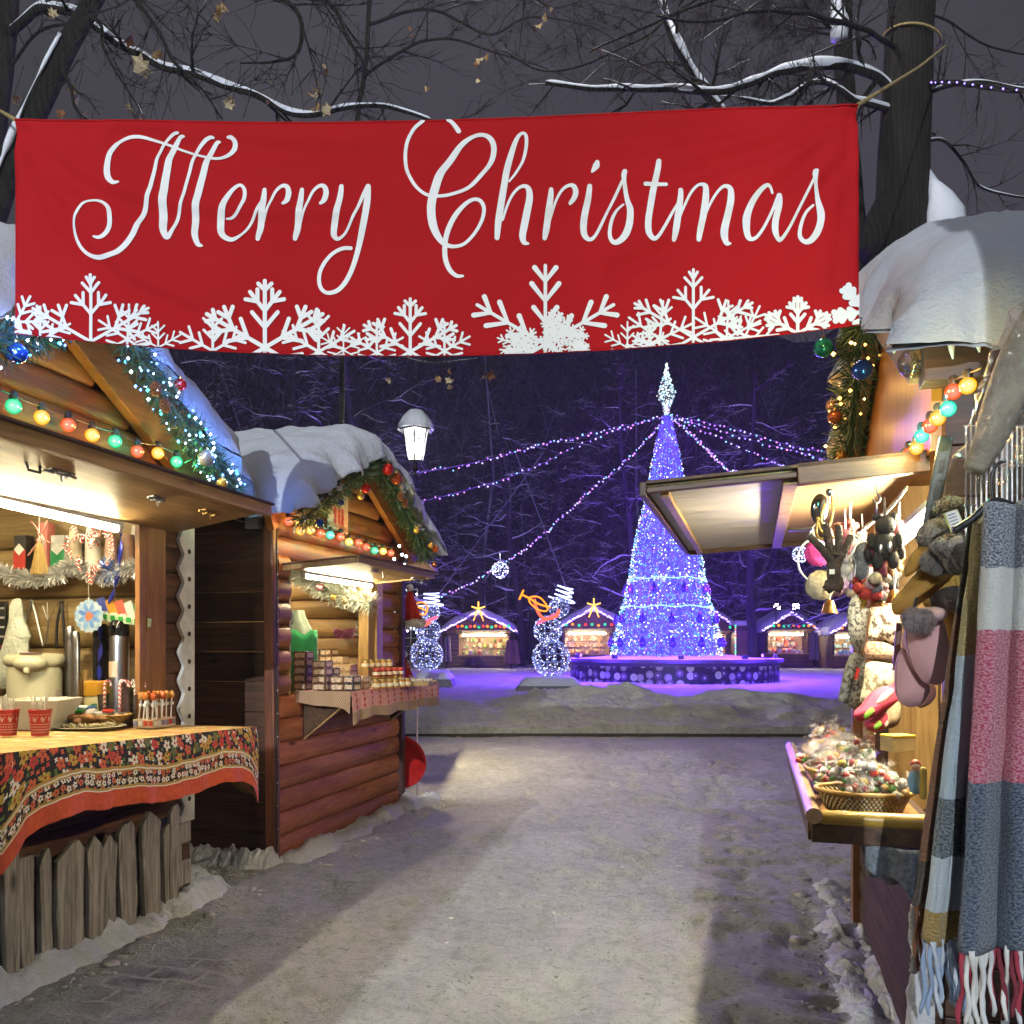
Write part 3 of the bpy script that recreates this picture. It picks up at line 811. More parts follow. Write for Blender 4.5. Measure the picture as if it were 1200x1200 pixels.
def strip_light(F, a, b, label, r=.016, mat=None):
    a, b = Vector(a), Vector(b); og = (a+b)/2; root = thing('strip_light', label, 'strip light', F, og)
    m = MB(); m.tube([a, b], r, 10); m.build('tube', mat or TUBE, root, off=og, smooth=60)
    m = MB(); d = (b-a).normalized(); up = Vector((0, 0, r*1.5)); m.bar(a-d*.03+up, b+d*.03+up, r*2.4, r*1.2)
    for p, s in ((a, -1), (b, 1)): m.tube([p, p+d*s*.03], r*1.15, 10)
    m.build('housing', WHITEP, root, off=og)
    return root
# ------------------------------------------------------------------ stall 1: drinks stall, front left
F1 = Frame(-1.96, 4.83, .23)
Q1 = F1.pix
YC1, HF1, ZE1, ZP1 = -.94, 1.16, 2.40, 3.06
def stall1():
    r = thing('market_stall', 'dark plank drinks stall on the left with a raised wooden flap and snowy gable', 'market stall', F1, (0, 0, 0))
    m = MB()
    for k in range(7): half_log(m, 0, 1, -2.1, .2, k*.143, .143, .012)
    m.build('front_planks', W_SIDEY, r)
    m = MB(); half_log(m, 0, 1, -.045, .2, 1.0, .14, .01)
    z = 1.0
    while z < 2.1: half_log(m, 0, 1, -.045, .2, z, .143, .012); z += .143
    m.build('front_pier', W_SIDEY, r)
    m = MB(); m.box((.012, -.135, 1.55), (.05, .17, 1.10)); m.build('window_post', W_PLYZ, r, bevel=.004)
    m = MB(); m.box((.022, -.25, 1.55), (.03, .055, 1.10)); m.build('window_post', W_PLYZ, r, bevel=.004)
    # carved white corner trim
    m = MB(); n = 22; y0, y1 = .085, .215; out = []
    for k in range(n+1):
        z = .42+k*(1.78/n); out.append((y0+(.028 if k % 2 else -.012), z))
        out.append((y0+(.032 if k % 2 else -.016), z+.018))
    out += [(y1, 2.2), (y1, .42)]
    m.prism(out, (.02, 0, 0), (0, 1, 0), (0, 0, 1), (1, 0, 0), .022)
    tr = m.build('corner_trim', mplain('white_carved_board', (.56, .55, .52), .6, var=.2), r)
    m = MB()
    for k in range(11): m.lathe([(.014, 0), (.014, .004), (0, .004)], 10, (.0425, y0+.075, .55+k*.16), rot=Matrix.Rotation(pi/2, 3, 'Y'))
    m.build('trim_hole', mplain('trim_hole_dark', (.03, .025, .02), .8), tr)
    # walls
    m = MB()
    z = .85
    while z < 2.35:                                                  # inner face of the far end wall: pale logs
        o = []; h = .29
        for k in range(7):
            a = -pi/2+pi*k/6; o.append((-.012-.05*cos(a), z+h/2+sin(a)*h/2*.99))
        o += [(.06, z+h*.99), (.06, z+.003)]
        m.prism(o, (-1.86, 0, 0), (0, 1, 0), (0, 0, 1), (1, 0, 0), 1.83); z += h
    m.build('inner_wall', W_PALE, r, smooth=40)
    m = MB()
    for k in range(17):
        z = .0+k*.14
        m.box((-.93, .165, z+.07), (1.9, .07, .137)); m.box((-1.87, -.95, z+.07), (.05, 2.3, .137)); m.box((-.93, -2.07, z+.07), (1.9, .06, .137))
    m.build('side_wall', W_SIDE, r)
    m = MB(); m.box((-.93, -.95, .02), (1.86, 2.2, .04)); m.build('stall_floor', W_SIDE, r)
    m = MB()
    for k in range(9): m.box((-.92, -2.02+.245*k+.0, 2.385), (1.80, .240, .02))
    m.build('ceiling', W_PALE, r)
    m = MB(); gable_logs(m, 0, 1, YC1, HF1-.03, ZE1-.02, ZP1-.02, 2.12, .152, .03); m.build('gable', W_LOGB, r, smooth=40)
    for sg in (-1, 1):
        m = MB(); s = (ZP1-ZE1)/HF1
        a = Vector((.10, YC1, ZP1-.07)); b = Vector((.10, YC1+sg*(HF1+.12), ZP1-.07-s*(HF1+.12)))
        m.bar(a, b, .06, .17, up=(0, 0, 1)); m.build('bargeboard', W_PLY, r, bevel=.006)
    roof_boards(r, -1.95, .30, YC1, HF1, ZE1+.04, ZP1+.04)
    snow_roof(r, -1.98, .36, YC1, HF1, ZE1+.05, ZP1+.05, .20, 3, over=.18)
    # the raised flap
    A0, A1 = Vector((.03, 0, 2.10)), Vector((.60, 0, 2.20))
    d = (A1-A0).normalized(); up = Vector((-d.z, 0, d.x)); R = Matrix((d, (0, 1, 0), up)).transposed()
    m = MB(); c = (A0+A1)/2; c.y = -1.02; L = (A1-A0).length
    m.box(c, (L, 2.14, .028), R); fl = m.build('flap', W_FLAP, r, bevel=.003)
    m = MB(); e = A1.copy(); e.y = -1.02; m.box(e-up*.012+d*.015, (.03, 2.14, .062), R); m.build('flap_edge', W_FLAP, fl, bevel=.004)
    m = MB(); m.box(c+up*.020+d*.02, (L+.06, 2.16, .010), R); m.build('flap_cover', mplain('dark_roofing', (.045, .022, .016), .7), fl)
    def bolt(px, py, ln, s):
        p = Q1(px, py, x=.42); 
        # put it on the underside
        t = (p.x-A0.x)/d.x; q = A0+d*t-up*.014; q.y = p.y
        b = MB(); b.box(q-up*.004, (.035, ln, .006), R); b.tube([q-up*.013+Vector((0, -ln*.75, 0)), q-up*.013+Vector((0, ln*.65, 0))], .006, 8)
        for k in (-.3, .3): b.box(q-up*.012+Vector((0, ln*k, 0)), (.028, .014, .02), R)
        b.tube([q-up*.013, q-up*.045], .004, 6)
        b.build('bolt', BRASSY if s else STEEL, fl, smooth=40)
    bolt(70, 548, .13, 0); bolt(245, 593, .13, 1); bolt(183, 605, .09, 0)
    b = MB(); p = Q1(38, 540, x=.42); q = A0+d*((p.x-A0.x)/d.x)-up*.014; q.y = p.y
    b.tube([q+Vector((0, -.035, 0)), q-up*.03+Vector((0, -.03, 0)), q-up*.03+Vector((0, .03, 0)), q+Vector((0, .035, 0))], .006, 6); b.build('handle', DARKM, fl)
    # counter board: sags a little towards the far end
    m = MB(); m.box((.21, -.865, 1.005), (.66, 1.70, .03), Matrix.Rotation(-.0405, 3, 'X')); m.box((-.38, -.97, 1.0), (.62, 1.90, .03), Matrix.Rotation(-.0405, 3, 'X'))
    m.build('counter', W_PLY, r)
    return r
S1 = stall1()
ztab = lambda y: 1.0225-.0405*(y+.865)
strip_light(F1, (.02, -2.0, 2.075), (.02, -.44, 2.045), 'long lit tube under the flap of the left drinks stall', .017)
sl = strip_light(F1, (-.95, -1.9, 2.28), (-.95, -.6, 2.28), 'lit ceiling tube inside the left drinks stall', .016)
drift('snow_drift', [F1.world((.16, y, 0)) for y in (-2.2, -1.5, -.9, -.3, .1, .3)], .36, .11, 5)
drift('snow_drift', [F1.world((x, y, 0)) for x, y in ((.05, .3), (-.2, .48), (-.6, .5), (-1.1, .5))], .36, .10, 8)

def fence():
    r = thing('picket_fence', 'weathered grey picket fence leaning on the front of the left drinks stall', 'fence', F1, (.2, -.9, 0))
    rng = random.Random(5); og = Vector((.2, -.9, 0))
    # (left px, right px, top py, kind) read along the fence; z from the top edge
    W = [(0, 18, 996, 'f'), (18, 36, 1003, 'f'), (43, 57, 1000, 's'), (63, 95, 992, 's'), (99, 117, 978, 'p'), (117, 136, 977, 'p'), (136, 155, 966, 'r'), (162, 184, 950, 'p'), (190, 199, 968, 'r'), (197, 208, 944, 'r')]
    for a, b, top, kind in W:
        pa, pb = Q1(a, top, x=.16), Q1(b, top, x=.16); pc = Q1((a+b)/2, top, x=.16)
        y0, y1, zt = pa.y, pb.y, pc.z; wd = (y1-y0); m = MB(); lean = rng.uniform(-.012, .012); out = []
        tops = {'p': [(y0, zt-.075), (y0+wd*.45, zt+.0), (y1, zt-.06)], 's': [(y0, zt-.05), (y0+wd*.55, zt+.015), (y0+wd*.8, zt+.02), (y1, zt-.02)], 'r': [(y0, zt-.04), (y0+wd*.3, zt), (y0+wd*.8, zt+.01), (y1, zt-.02)], 'f': [(y0, zt), (y1, zt-.005)]}[kind]
        out = [(y1+lean, -.03), (y1+lean+rng.uniform(-.01, .01), zt*.5)]+[(p[0], p[1]) for p in tops[::-1]]+[(y0+lean+rng.uniform(-.012, .012), zt*.45), (y0+lean+wd*.25*rng.random(), -.03)]
        m.prism(out, (.15+rng.uniform(-.006, .006), 0, 0), (0, 1, 0), (0, 0, 1), (1, 0, 0), .026)
        m.build('picket', W_GREY, r, off=og, bevel=.004)
    for z in (.34, .12):
        for ya, yb, dz in ((-2.1, -1.2, .02), (-1.2, -.52, 0), (-.52, .04, .05)):
            m = MB(); m.box((.125, (ya+yb)/2, z+dz), (.025, yb-ya-.01, .11 if z > .2 else .13), Matrix.Rotation(rng.uniform(-.03, .03), 3, 'X')); m.build('rail', W_GREY, r, off=og, bevel=.003)
    m = MB()
    for k in range(17):
        y = -2.05+k*.125; h = .47+.05*rng.random()-.03*(k < 8); m.box((.098, y, h/2), (.02, .095, h), Matrix.Rotation(rng.uniform(-.03, .03), 3, 'X'))
    m.build('back_boards', W_GREY, r, off=og, bevel=.003)
fence()

# --------------------------------------------- tablecloth
def mfloral():
    t = NT('floral_print'); tc = t.n('TexCoord'); uv = tc.outputs['UV']; s = t.n('SeparateXYZ'); t.l(uv, s.inputs[0]); U, V = s.outputs[0], s.outputs[1]
    def flowers(scale, r0, r1, cols, petals=5, rnd=.75):
        vo = t.n('TexVoronoi', voronoi_dimensions='2D'); vo.inputs['Scale'].default_value = scale; vo.inputs['Randomness'].default_value = rnd; t.l(uv, vo.inputs['Vector'])
        dv = t.n('VectorMath', operation='SUBTRACT'); sc = t.n('VectorMath', operation='SCALE'); t.l(uv, sc.inputs[0]); sc.inputs['Scale'].default_value = 1
        t.l(sc.outputs[0], dv.inputs[0]); t.l(vo.outputs['Position'], dv.inputs[1])
        sx = t.n('SeparateXYZ'); t.l(dv.outputs[0], sx.inputs[0])
        ang = t.math('ARCTAN2', sx.outputs[1], sx.outputs[0])
        pet = t.math('MULTIPLY', t.math('ABSOLUTE', t.math('SINE', t.math('MULTIPLY', ang, petals/2))), r1-r0)
        rad = t.math('ADD', pet, r0)
        m = t.math('LESS_THAN', vo.outputs['Distance'], rad)
        cs = t.n('SeparateColor'); t.l(vo.outputs['Color'], cs.inputs[0])
        col = t.ramp(cs.outputs[0], [(i/len(cols), c) for i, c in enumerate(cols)], 'CONSTANT')
        core = t.math('LESS_THAN', vo.outputs['Distance'], r0*.55)
        return m, col, core
    blk = (.012, .011, .013); OR, YE, WH, GR, RD = (.62, .12, .05), (.50, .33, .05), (.72, .68, .60), (.10, .16, .05), (.55, .05, .04)
    m1, c1, k1 = flowers(17, .20, .42, [OR, YE, RD, OR, GR, YE, WH]); m2, c2, k2 = flowers(38, .14, .40, [RD, OR, GR, GR, YE, WH], 4)
    big = t.mix(t.math('MULTIPLY', m2, 1.0), blk, c2); big = t.mix(m1, big, c1); big = t.mix(k1, big, (.30, .06, .03))
    m3, c3, k3 = flowers(30, .22, .42, [WH, WH, OR, WH], 5, .35)
    sm = t.mix(m2, blk, t.mix(.5, c2, (.4, .08, .04))); sm = t.mix(m3, sm, c3); sm = t.mix(k3, sm, (.05, .03, .02))
    orange = t.ramp(t.noise(uv, 40, 4), [(.3, (.46, .06, .025)), (.7, (.62, .10, .04))])
    gold = (.42, .27, .06)
    def band(lo, hi): return t.math('MULTIPLY', t.math('GREATER_THAN', V, lo), t.math('LESS_THAN', V, hi))
    col = t.mix(t.math('GREATER_THAN', V, .072), orange, WH)
    col = t.mix(t.math('GREATER_THAN', V, .077), col, gold)
    col = t.mix(t.math('GREATER_THAN', V, .086), col, sm)
    col = t.mix(band(.145, .151), col, gold); col = t.mix(band(.151, .157), col, WH); col = t.mix(band(.157, .168), col, gold)
    col = t.mix(t.math('GREATER_THAN', V, .168), col, big)
    top = t.mix(t.math('MULTIPLY', m1, .5), t.ramp(t.noise(uv, 6, 5), [(.3, (.42, .26, .08)), (.7, (.60, .42, .17))]), c1)
    col = t.mix(t.math('GREATER_THAN', V, .5), col, top)
    bk = t.n('NewGeometry')
    col = t.mix(t.math('MULTIPLY', bk.outputs['Backfacing'], .6), col, (.36, .27, .14))
    t.bsdf(col, .85, t.bump(t.noise(uv, 500, 2), .12, .002)); return t.m
FLOR = mfloral()
def tablecloth():
    m = MB(); X0, X1, Y0, Y1 = -.62, .565, -1.745, .005
    m.grid(lambda u, v: (lerp(X0, X1, u), lerp(Y0, Y1, v), ztab(lerp(Y0, Y1, v))+.006+.004*fbm(u*6, v*12)), 14, 40, lambda u, v: (lerp(Y0, Y1, v), 1+u*.7))
    # the hanging skirt round three sides
    per = [((X0+.55, Y0), (0, -1)), ((X1-.04, Y0), (0, -1)), ((X1, Y0), (.7, -.7)), ((X1, Y0+.04), (1, 0)), ((X1, Y1-.05), (1, 0)), ((X1, Y1), (.8, .6)), ((X1-.05, Y1), (.2, 1)), ((X0+.80, Y1), (0, 1))]
    seg = [0]
    for a, b in zip(per, per[1:]): seg.append(seg[-1]+hypot(b[0][0]-a[0][0], b[0][1]-a[0][1]))
    T = seg[-1]; sc0, sc1 = seg[2], seg[5]
    def drop(s):
        d = .27+.02*sin(s*5)
        d += .16*exp(-abs(s-sc0)/.10)+.16*exp(-abs(s-sc1)/.10)
        return d+.018*fbm(s*4, 3)
    def fn(u, v):
        s = u*T; k = 0
        while k < len(seg)-2 and seg[k+1] < s: k += 1
        t_ = (s-seg[k])/(seg[k+1]-seg[k]); p = Vector(per[k][0]).lerp(Vector(per[k+1][0]), t_); n_ = Vector(per[k][1]).lerp(Vector(per[k+1][1]), t_).normalized()
        h = drop(s)*v
        fold = (.012+.05*v)*(.55*sin(s*15+1.3*sin(s*4))+.45*sin(s*27+2))*.42+.012
        fl = min(1, v*5)*.010+max(0, fold)*v*1.1
        dz = .006+.004-(.012 if v == 0 else 0)
        return Vector((p.x+n_.x*fl, p.y+n_.y*fl, ztab(p.y)+.008-h-.004*(v > 0)))
    def uvf(u, v):
        s = u*T; return (s, drop(s)*(1-v))
    m.grid(lambda u, v: fn(1-u, v), 260, 14, lambda u, v: uvf(1-u, v))
    solo('tablecloth', m, FLOR, 'black floral tablecloth with an orange border hanging over the drinks counter', 'tablecloth', F1, (0, 0, 0), smooth=180)
    m = MB()
    m.grid(lambda u, v: (lerp(.54, .02, u), .012+.012*sin(u*11), ztab(0)-.02-v*(.33-.10*u+.03*sin(u*14))), 24, 8, lambda u, v: (u*.5, .6+v*.2))
    solo('cloth_lining', m, mplain('olive_lining', (.24, .165, .045), .8), 'olive underside cloth hanging at the far end of the drinks counter', 'cloth', F1, (0, 0, 0), smooth=180, solid=.003)
tablecloth()

# --------------------------------------------- what stands and hangs in stall 1
def on_table(px, py, y, dz=.014):
    p = Q1(px, py, y=y)
    p.z = ztab(p.y)+dz; return p
def paper_cup(p, r, h, mats, label, group=None):
    c = MB(); c.lathe([(r*.74, 0), (r*.98, h), (r*1.04, h), (r*1.04, h*.975)], 24); c.lathe([(r*.95, h*.99), (r*.74, .01), (0, .01)], 24)
    return solo('paper_cup', c, mats, label, 'paper cup', F1, p, group, smooth=50)
def mcup():
    t = NT('red_nordic_cup'); tc = t.n('TexCoord'); s = t.n('SeparateXYZ'); t.l(tc.outputs['Object'], s.inputs[0]); Z = s.outputs[2]
    a = t.math('ARCTAN2', s.outputs[1], s.outputs[0])
    def band(lo, hi, n, th):
        b = t.math('MULTIPLY', t.math('GREATER_THAN', Z, lo), t.math('LESS_THAN', Z, hi))
        return t.math('MULTIPLY', b, t.math('GREATER_THAN', t.math('SINE', t.math('MULTIPLY', a, n)), th))
    k = band(.012, .02, 30, .0)
    for lo, hi, n, th in ((.026, .030, 1, -2), (.036, .044, 24, .2), (.050, .053, 1, -2), (.062, .070, 8, .55), (.070, .080, 8, -.1), (.080, .086, 16, .6), (.093, .097, 30, .0)):
        k = t.math('MAXIMUM', k, band(lo, hi, n, th))
    t.bsdf(t.mix(k, (.50, .035, .025), (.66, .40, .33)), .5); return t.m
CUPM = mcup()
def straws(p, n, seed, label, h=.17):
    rng = random.Random(seed); m = MB()
    for i in range(n):
        a = rng.random()*6.28; k = rng.uniform(.3, 1); m.tube([(cos(a)*.018*k, sin(a)*.018*k, .02), (cos(a)*.05*k, sin(a)*.05*k, h*rng.uniform(.85, 1.1))], .0042, 6)
    solo('stirring_sticks', m, mplain('pale_stick', (.72, .69, .58), .6), label, 'drinking straws', F1, p, 'sticks in the red cups', smooth=60)
for (px, py, lb, lb2) in ((47, 858, 'red patterned paper cup near the middle of the drinks counter', 'pale sticks standing in the red cup in front of the white bowl'), (9, 855, 'red patterned paper cup at the left edge of the photo', 'pale sticks standing in the red cup at the left edge')):
    p = on_table(px, py, -1.02 if px > 20 else -1.06); paper_cup(p, .048, .115, CUPM, lb, 'red paper cups'); straws(p, 12, px, lb2)
# square white bowl, tilted
p = on_table(60, 852, -.62); m = MB()
def frus(a, b, h, t_=.006):
    vs = []
    for s_, z in ((a, 0), (b, h), (b-t_, h), (a-t_, t_)):
        vs += [(-s_, -s_, z), (s_, -s_, z), (s_, s_, z), (-s_, s_, z)]
    fs = [(3, 2, 1, 0), (12, 13, 14, 15)]
    for k in range(3):
        for i in range(4): fs.append((k*4+i, k*4+(i+1) % 4, k*4+4+(i+1) % 4, k*4+4+i))
    return vs, fs
m.add(*frus(.085, .15, .15)); solo('square_bowl', m, mplain('cream_china', (.70, .66, .54), .3, var=.05), 'white square bowl behind the red cup', 'bowl', F1, p+Vector((-.06, -.0, .0)), rz=.3, bevel=.006)
# plate of nuts and crumbs
p = on_table(103, 848, -.52); m = MB(); m.lathe([(0, 0), (.14, .004), (.165, .014), (.16, .016), (.13, .008), (0, .006)], 28, sx=1.15)
r_ = thing('snack_plate', 'flat dish of crumbs and dried fruit on the drinks counter', 'plate', F1, p); m.build('dish', mplain('glass_dish', (.60, .55, .40), .2), r_, smooth=60)
m = MB(); rng = random.Random(2)
for i in range(150): a = rng.random()*6.28; q = sqrt(rng.random())*.12; m.ball((q*cos(a)*1.1, q*sin(a), .014+rng.random()*.012), rng.uniform(.003, .008), 5, 4)
m.build('crumbs', misland('crumb', [(.55, .5, .3), (.6, .5, .35), (.4, .3, .12)]), r_)
m = MB()
for i in range(16): m.ball((-.05+rng.uniform(-.09, .09), .02+rng.uniform(-.05, .05), .03+rng.random()*.03), rng.uniform(.018, .028), 8, 6, (1.3, .9, .7), .3)
m.build('dried_fruit', misland('dried_fruit', [(.30, .14, .05), (.38, .2, .08), (.22, .09, .03)]), r_, smooth=180)
# basket of packed sweets
def wicker(name, c1, c2, fr=46, vr=52):
    t = NT(name); tc = t.n('TexCoord'); s = t.n('SeparateXYZ'); t.l(tc.outputs['Object'], s.inputs[0])
    a = t.math('ARCTAN2', s.outputs[1], s.outputs[0])
    u = t.math('SINE', t.math('MULTIPLY', a, fr)); v = t.math('SINE', t.math('MULTIPLY', s.outputs[2], vr*6.28))
    h = t.math('MULTIPLY', u, v); hh = t.math('ADD', t.math('MULTIPLY', h, .5), .5)
    col = t.ramp(hh, [(.1, c1), (.6, c2)]); t.bsdf(col, .6, t.bump(hh, .9, .012)); return t.m
WICK = wicker('pale_wicker', (.30, .20, .08), (.66, .50, .24)); WICKO = wicker('orange_wicker', (.30, .15, .04), (.68, .42, .14), 30, 60)
p = on_table(112, 840, -.36); r_ = thing('sweet_basket', 'shallow wicker basket of packed sweets on the drinks counter', 'basket', F1, p)
m = MB(); m.lathe([(.10, 0), (.15, .05), (.165, .065), (.158, .07), (.14, .05), (.09, .008), (0, .008)], 32, sx=1.2, sy=.9); m.build('weave', WICKO, r_, smooth=60)
m = MB(); rng = random.Random(9)
for i in range(26): m.box((rng.uniform(-.13, .13), rng.uniform(-.09, .09), .06+rng.random()*.04), (.06, .03, .015), Matrix.Rotation(rng.random()*3, 3, 'Z') @ Matrix.Rotation(rng.uniform(-.6, .6), 3, 'X'))
m.build('packets', misland('sweet_packet', [(.02, .35, .05), (.6, .6, .62), (.45, .03, .03), (.12, .2, .5), (.65, .63, .6), (.5, .1, .04)], .3), r_, bevel=.004)
# jar with an orange lid
p = on_table(115, 838, -.17); r_ = thing('storage_jar', 'plastic jar with a ribbed orange lid on the drinks counter', 'jar', F1, p); r_.scale = (1.35, 1.35, 1.6)
m = MB(); m.lathe([(.05, 0), (.052, .09), (.045, .10), (0, .10)], 24); m.build('glass', mplain('cloudy_jar', (.50, .44, .26), .15), r_, smooth=50)
m = MB(); m.lathe([(.054, .10), (.054, .145), (.048, .15), (0, .15)], 24); m.build('lid', mplain('orange_lid', (.60, .30, .03), .35), r_, smooth=40)
# candy canes in a clear box
def mstripe(name, c1, c2, sc):
    t = NT(name); tc = t.n('TexCoord'); s = t.n('SeparateXYZ'); t.l(tc.outputs['Object'], s.inputs[0])
    v = t.math('SINE', t.math('ADD', t.math('MULTIPLY', s.outputs[2], sc), t.math('MULTIPLY', t.math('ADD', s.outputs[0], s.outputs[1]), sc*1.3)))
    t.bsdf(t.mix(t.math('GREATER_THAN', v, .15), c1, c2), .25); return t.m
CANE = mstripe('candy_stripe', (.75, .68, .6), (.55, .03, .03), 260); CANE2 = mstripe('dark_candy_stripe', (.78, .7, .55), (.05, .02, .015), 260)
p = on_table(148, 846, -.27); box = thing('candy_box', 'clear open box holding candy canes', 'box', F1, p+Vector((-.03, .06, 0)))
t = NT('clear_plastic'); tr_ = t.n('BsdfTransparent'); gl_ = t.n('BsdfGlossy'); gl_.inputs['Roughness'].default_value = .06; fr_ = t.n('Fresnel'); fr_.inputs[0].default_value = 1.45
mx_ = t.n('MixShader'); t.l(t.math('ADD', t.math('MULTIPLY', fr_.outputs[0], .8), .03), mx_.inputs[0]); t.l(tr_.outputs[0], mx_.inputs[1]); t.l(gl_.outputs[0], mx_.inputs[2]); t.l(mx_.outputs[0], t.out.inputs[0]); CLEAR = t.m
m = MB(); m.add(*frus(.10, .11, .17, .003)); m.build('clear_box', CLEAR, box)
rng = random.Random(4)
def cane_mesh(h, r, rad):
    m = MB(); P = [(0, 0, 0), (0, 0, h*.5), (0, 0, h)]+[(rad-rad*cos(a), 0, h+rad*sin(a)) for a in [k*pi/8 for k in range(1, 9)]]+[(2*rad, 0, h-.012)]
    m.tube(P, r, 8); return m
for i in range(15):
    q = p+Vector((-.03-.085+.17*((i*37) % 15)/14, .06-.085+.17*i/14, .004))
    o = solo('candy_cane', cane_mesh(.215, .0078, .022), CANE2 if i in (2, 5) else CANE, 'brown striped candy cane in the clear box' if i in (2, 5) else 'red and white striped candy cane in the clear box', 'candy cane', F1, q, 'candy canes in the clear box', rz=rng.random()*6.28, smooth=60)
# lollipops in a cardboard stand
p = on_table(183, 851, -.30); r_ = thing('lollipop_stand', 'printed card tray holding a rank of wrapped amber lollipops', 'sweet stand', F1, p+Vector((-.03, 0.03, 0)))
m = MB(); m.box((0, 0, .022), (.12, .19, .044)); m.build('card_tray', misland('printed_card', [(.60, .45, .30)], .6), r_)
m = MB(); 
for k in range(6): m.box((.062, -.075+.03*k, .024), (.004, .022, .026))
for k in range(4): m.box((-.045+.03*k, -.097, .024), (.022, .004, .026))
m.build('print', misland('card_print', [(.5, .06, .05), (.65, .62, .6), (.25, .25, .45)], .6), r_)
st, hd = MB(), MB()
for i in range(5):
    for j in range(4):
        x, y = -.04+.027*j, -.08+.04*i; tx, ty = x+rng.uniform(-.012, .012), y+rng.uniform(-.014, .014)
        st.tube([(x, y, .03), (tx, ty, .145)], .0032, 6); hd.ball((tx, ty, .165), .019, 8, 6, (.85, .85, 1.15), .35); st.box((tx, ty, .118), (.014, .016, .014))
st.build('stick', mplain('lolly_stick', (.74, .73, .72), .5), r_, smooth=60); hd.build('candy', misland('amber_candy', [(.50, .16, .03), (.55, .25, .06), (.40, .08, .02)], .15), r_, smooth=180)
# floral towel
p = on_table(64, 830, -.40); m = MB(); m.ball((0, 0, .05), .15, 20, 12, (.8, 1.25, .5), .25, 5)
t = NT('yellow_towel'); vo = t.n('TexVoronoi'); vo.inputs['Scale'].default_value = 22; t.l(t.coord(), vo.inputs[0]); cs = t.n('SeparateColor'); t.l(vo.outputs['Color'], cs.inputs[0])
c_ = t.ramp(cs.outputs[0], [(0, (.5, .05, .03)), (.25, (.6, .12, .03)), (.45, (.62, .42, .02)), (.8, (.65, .48, .05))], 'CONSTANT'); t.bsdf(t.mix(t.math('LESS_THAN', vo.outputs['Distance'], .33), (.62, .42, .03), c_), .9)
solo('towel', m, t.m, 'crumpled yellow flowered towel in front of the hot water pot', 'towel', F1, p, smooth=180)
# electric hot-water pot
p = on_table(41, 830, -.25); r_ = thing('hot_water_pot', 'cream electric hot water pot with a spout on the drinks counter', 'water boiler', F1, p); r_.scale = (1.12, 1.12, 1.06)
CREAM = mplain('cream_plastic', (.60, .58, .42), .35, var=.06)
m = MB(); m.lathe([(.105, 0), (.115, .02), (.118, .26), (.112, .30), (0, .30)], 32, sy=1.1); m.build('body', CREAM, r_, smooth=50)
m = MB(); m.lathe([(.118, .30), (.13, .315), (.13, .345), (.118, .362), (.03, .37), (0, .37)], 32, sy=1.08, o=(.0, 0, .0)); m.build('lid', CREAM, r_, smooth=50)
m = MB(); m.ball((.07, -.105, .318), .075, 16, 10, (1.0, 1.0, .62)); m.tube([(.09, -.15, .30), (.10, -.165, .27)], .014, 10); m.build('spout_head', CREAM, r_, smooth=180)
m = MB(); m.box((.06, -.09, .368), (.08, .10, .008), Matrix.Rotation(.5, 3, 'Z')); m.build('button_panel', mplain('button_panel', (.25, .12, .11), .4), r_, bevel=.003)
m = MB(); m.tube([(.02, .13, .34), (.06, .17, .32), (.10, .175, .27), (.08, .15, .24)], .013, 8); m.build('handle', CREAM, r_, smooth=180)
m = MB(); m.box((.112, -.05, .12), (.012, .05, .02)); m.build('label', mplain('green_label', (.10, .45, .03), .5), r_)
m = MB(); m.box((.116, .02, .13), (.010, .035, .09)); m.build('gauge', mplain('gauge', (.5, .42, .36), .4), r_)
# wall things: the far end wall faces the street end (y about -.07)
YW = -.075
def wq(px, py, y=YW): return Q1(px, py, y=y)
m = MB(); a, b = wq(-5, 672), wq(167, 672); m.box(((a.x+b.x)/2, -.10, 1.845), (b.x-a.x, .16, .02)); solo('wall_shelf', m, W_PALE, 'narrow board shelf behind the silver tinsel', 'shelf', F1, (0, 0, 0))
ZS = 1.857
def tinsel(F, path, rad, dens, mat, label, seed, group=None, l=.05):
    P = catmull(path, 10); og = P[len(P)//2].copy(); rng = random.Random(seed); m = MB(); cum = [0]
    for a, b in zip(P, P[1:]): cum.append(cum[-1]+(b-a).length)
    for i in range(int(cum[-1]*dens)):
        s = rng.random()*cum[-1]; k = 0
        while k < len(cum)-2 and cum[k+1] < s: k += 1
        d = (P[k+1]-P[k]).normalized(); p = P[k].lerp(P[k+1], rng.random()); x = d.orthogonal().normalized(); y = d.cross(x); a = rng.random()*6.28
        u = (x*cos(a)+y*sin(a)+d*rng.uniform(-.5, .5)).normalized(); e = p+u*rad*rng.uniform(.7, 1.15); wv = u.cross(Vector((rng.random()-.5, rng.random()-.5, rng.random()-.5))).normalized()*.0022
        m.add([p-wv, p+wv, e+wv, e-wv], [(0, 1, 2, 3)])
    m.tube(P, .004, 5)
    return solo('tinsel', m, mat, label, 'tinsel', F, og, group, off=og)
TINS = mtinsel('silver_tinsel', [(.80, .80, .78), (.65, .66, .66), (.88, .88, .85)], .2)
pts = [wq(x, y, -.20) for x, y in ((-6, 668), (20, 677), (45, 678), (70, 672), (85, 662), (105, 672), (130, 676), (150, 668), (164, 662))]
tinsel(F1, pts, .058, 2300, TINS, 'thick silver tinsel along the shelf of the drinks stall', 3)
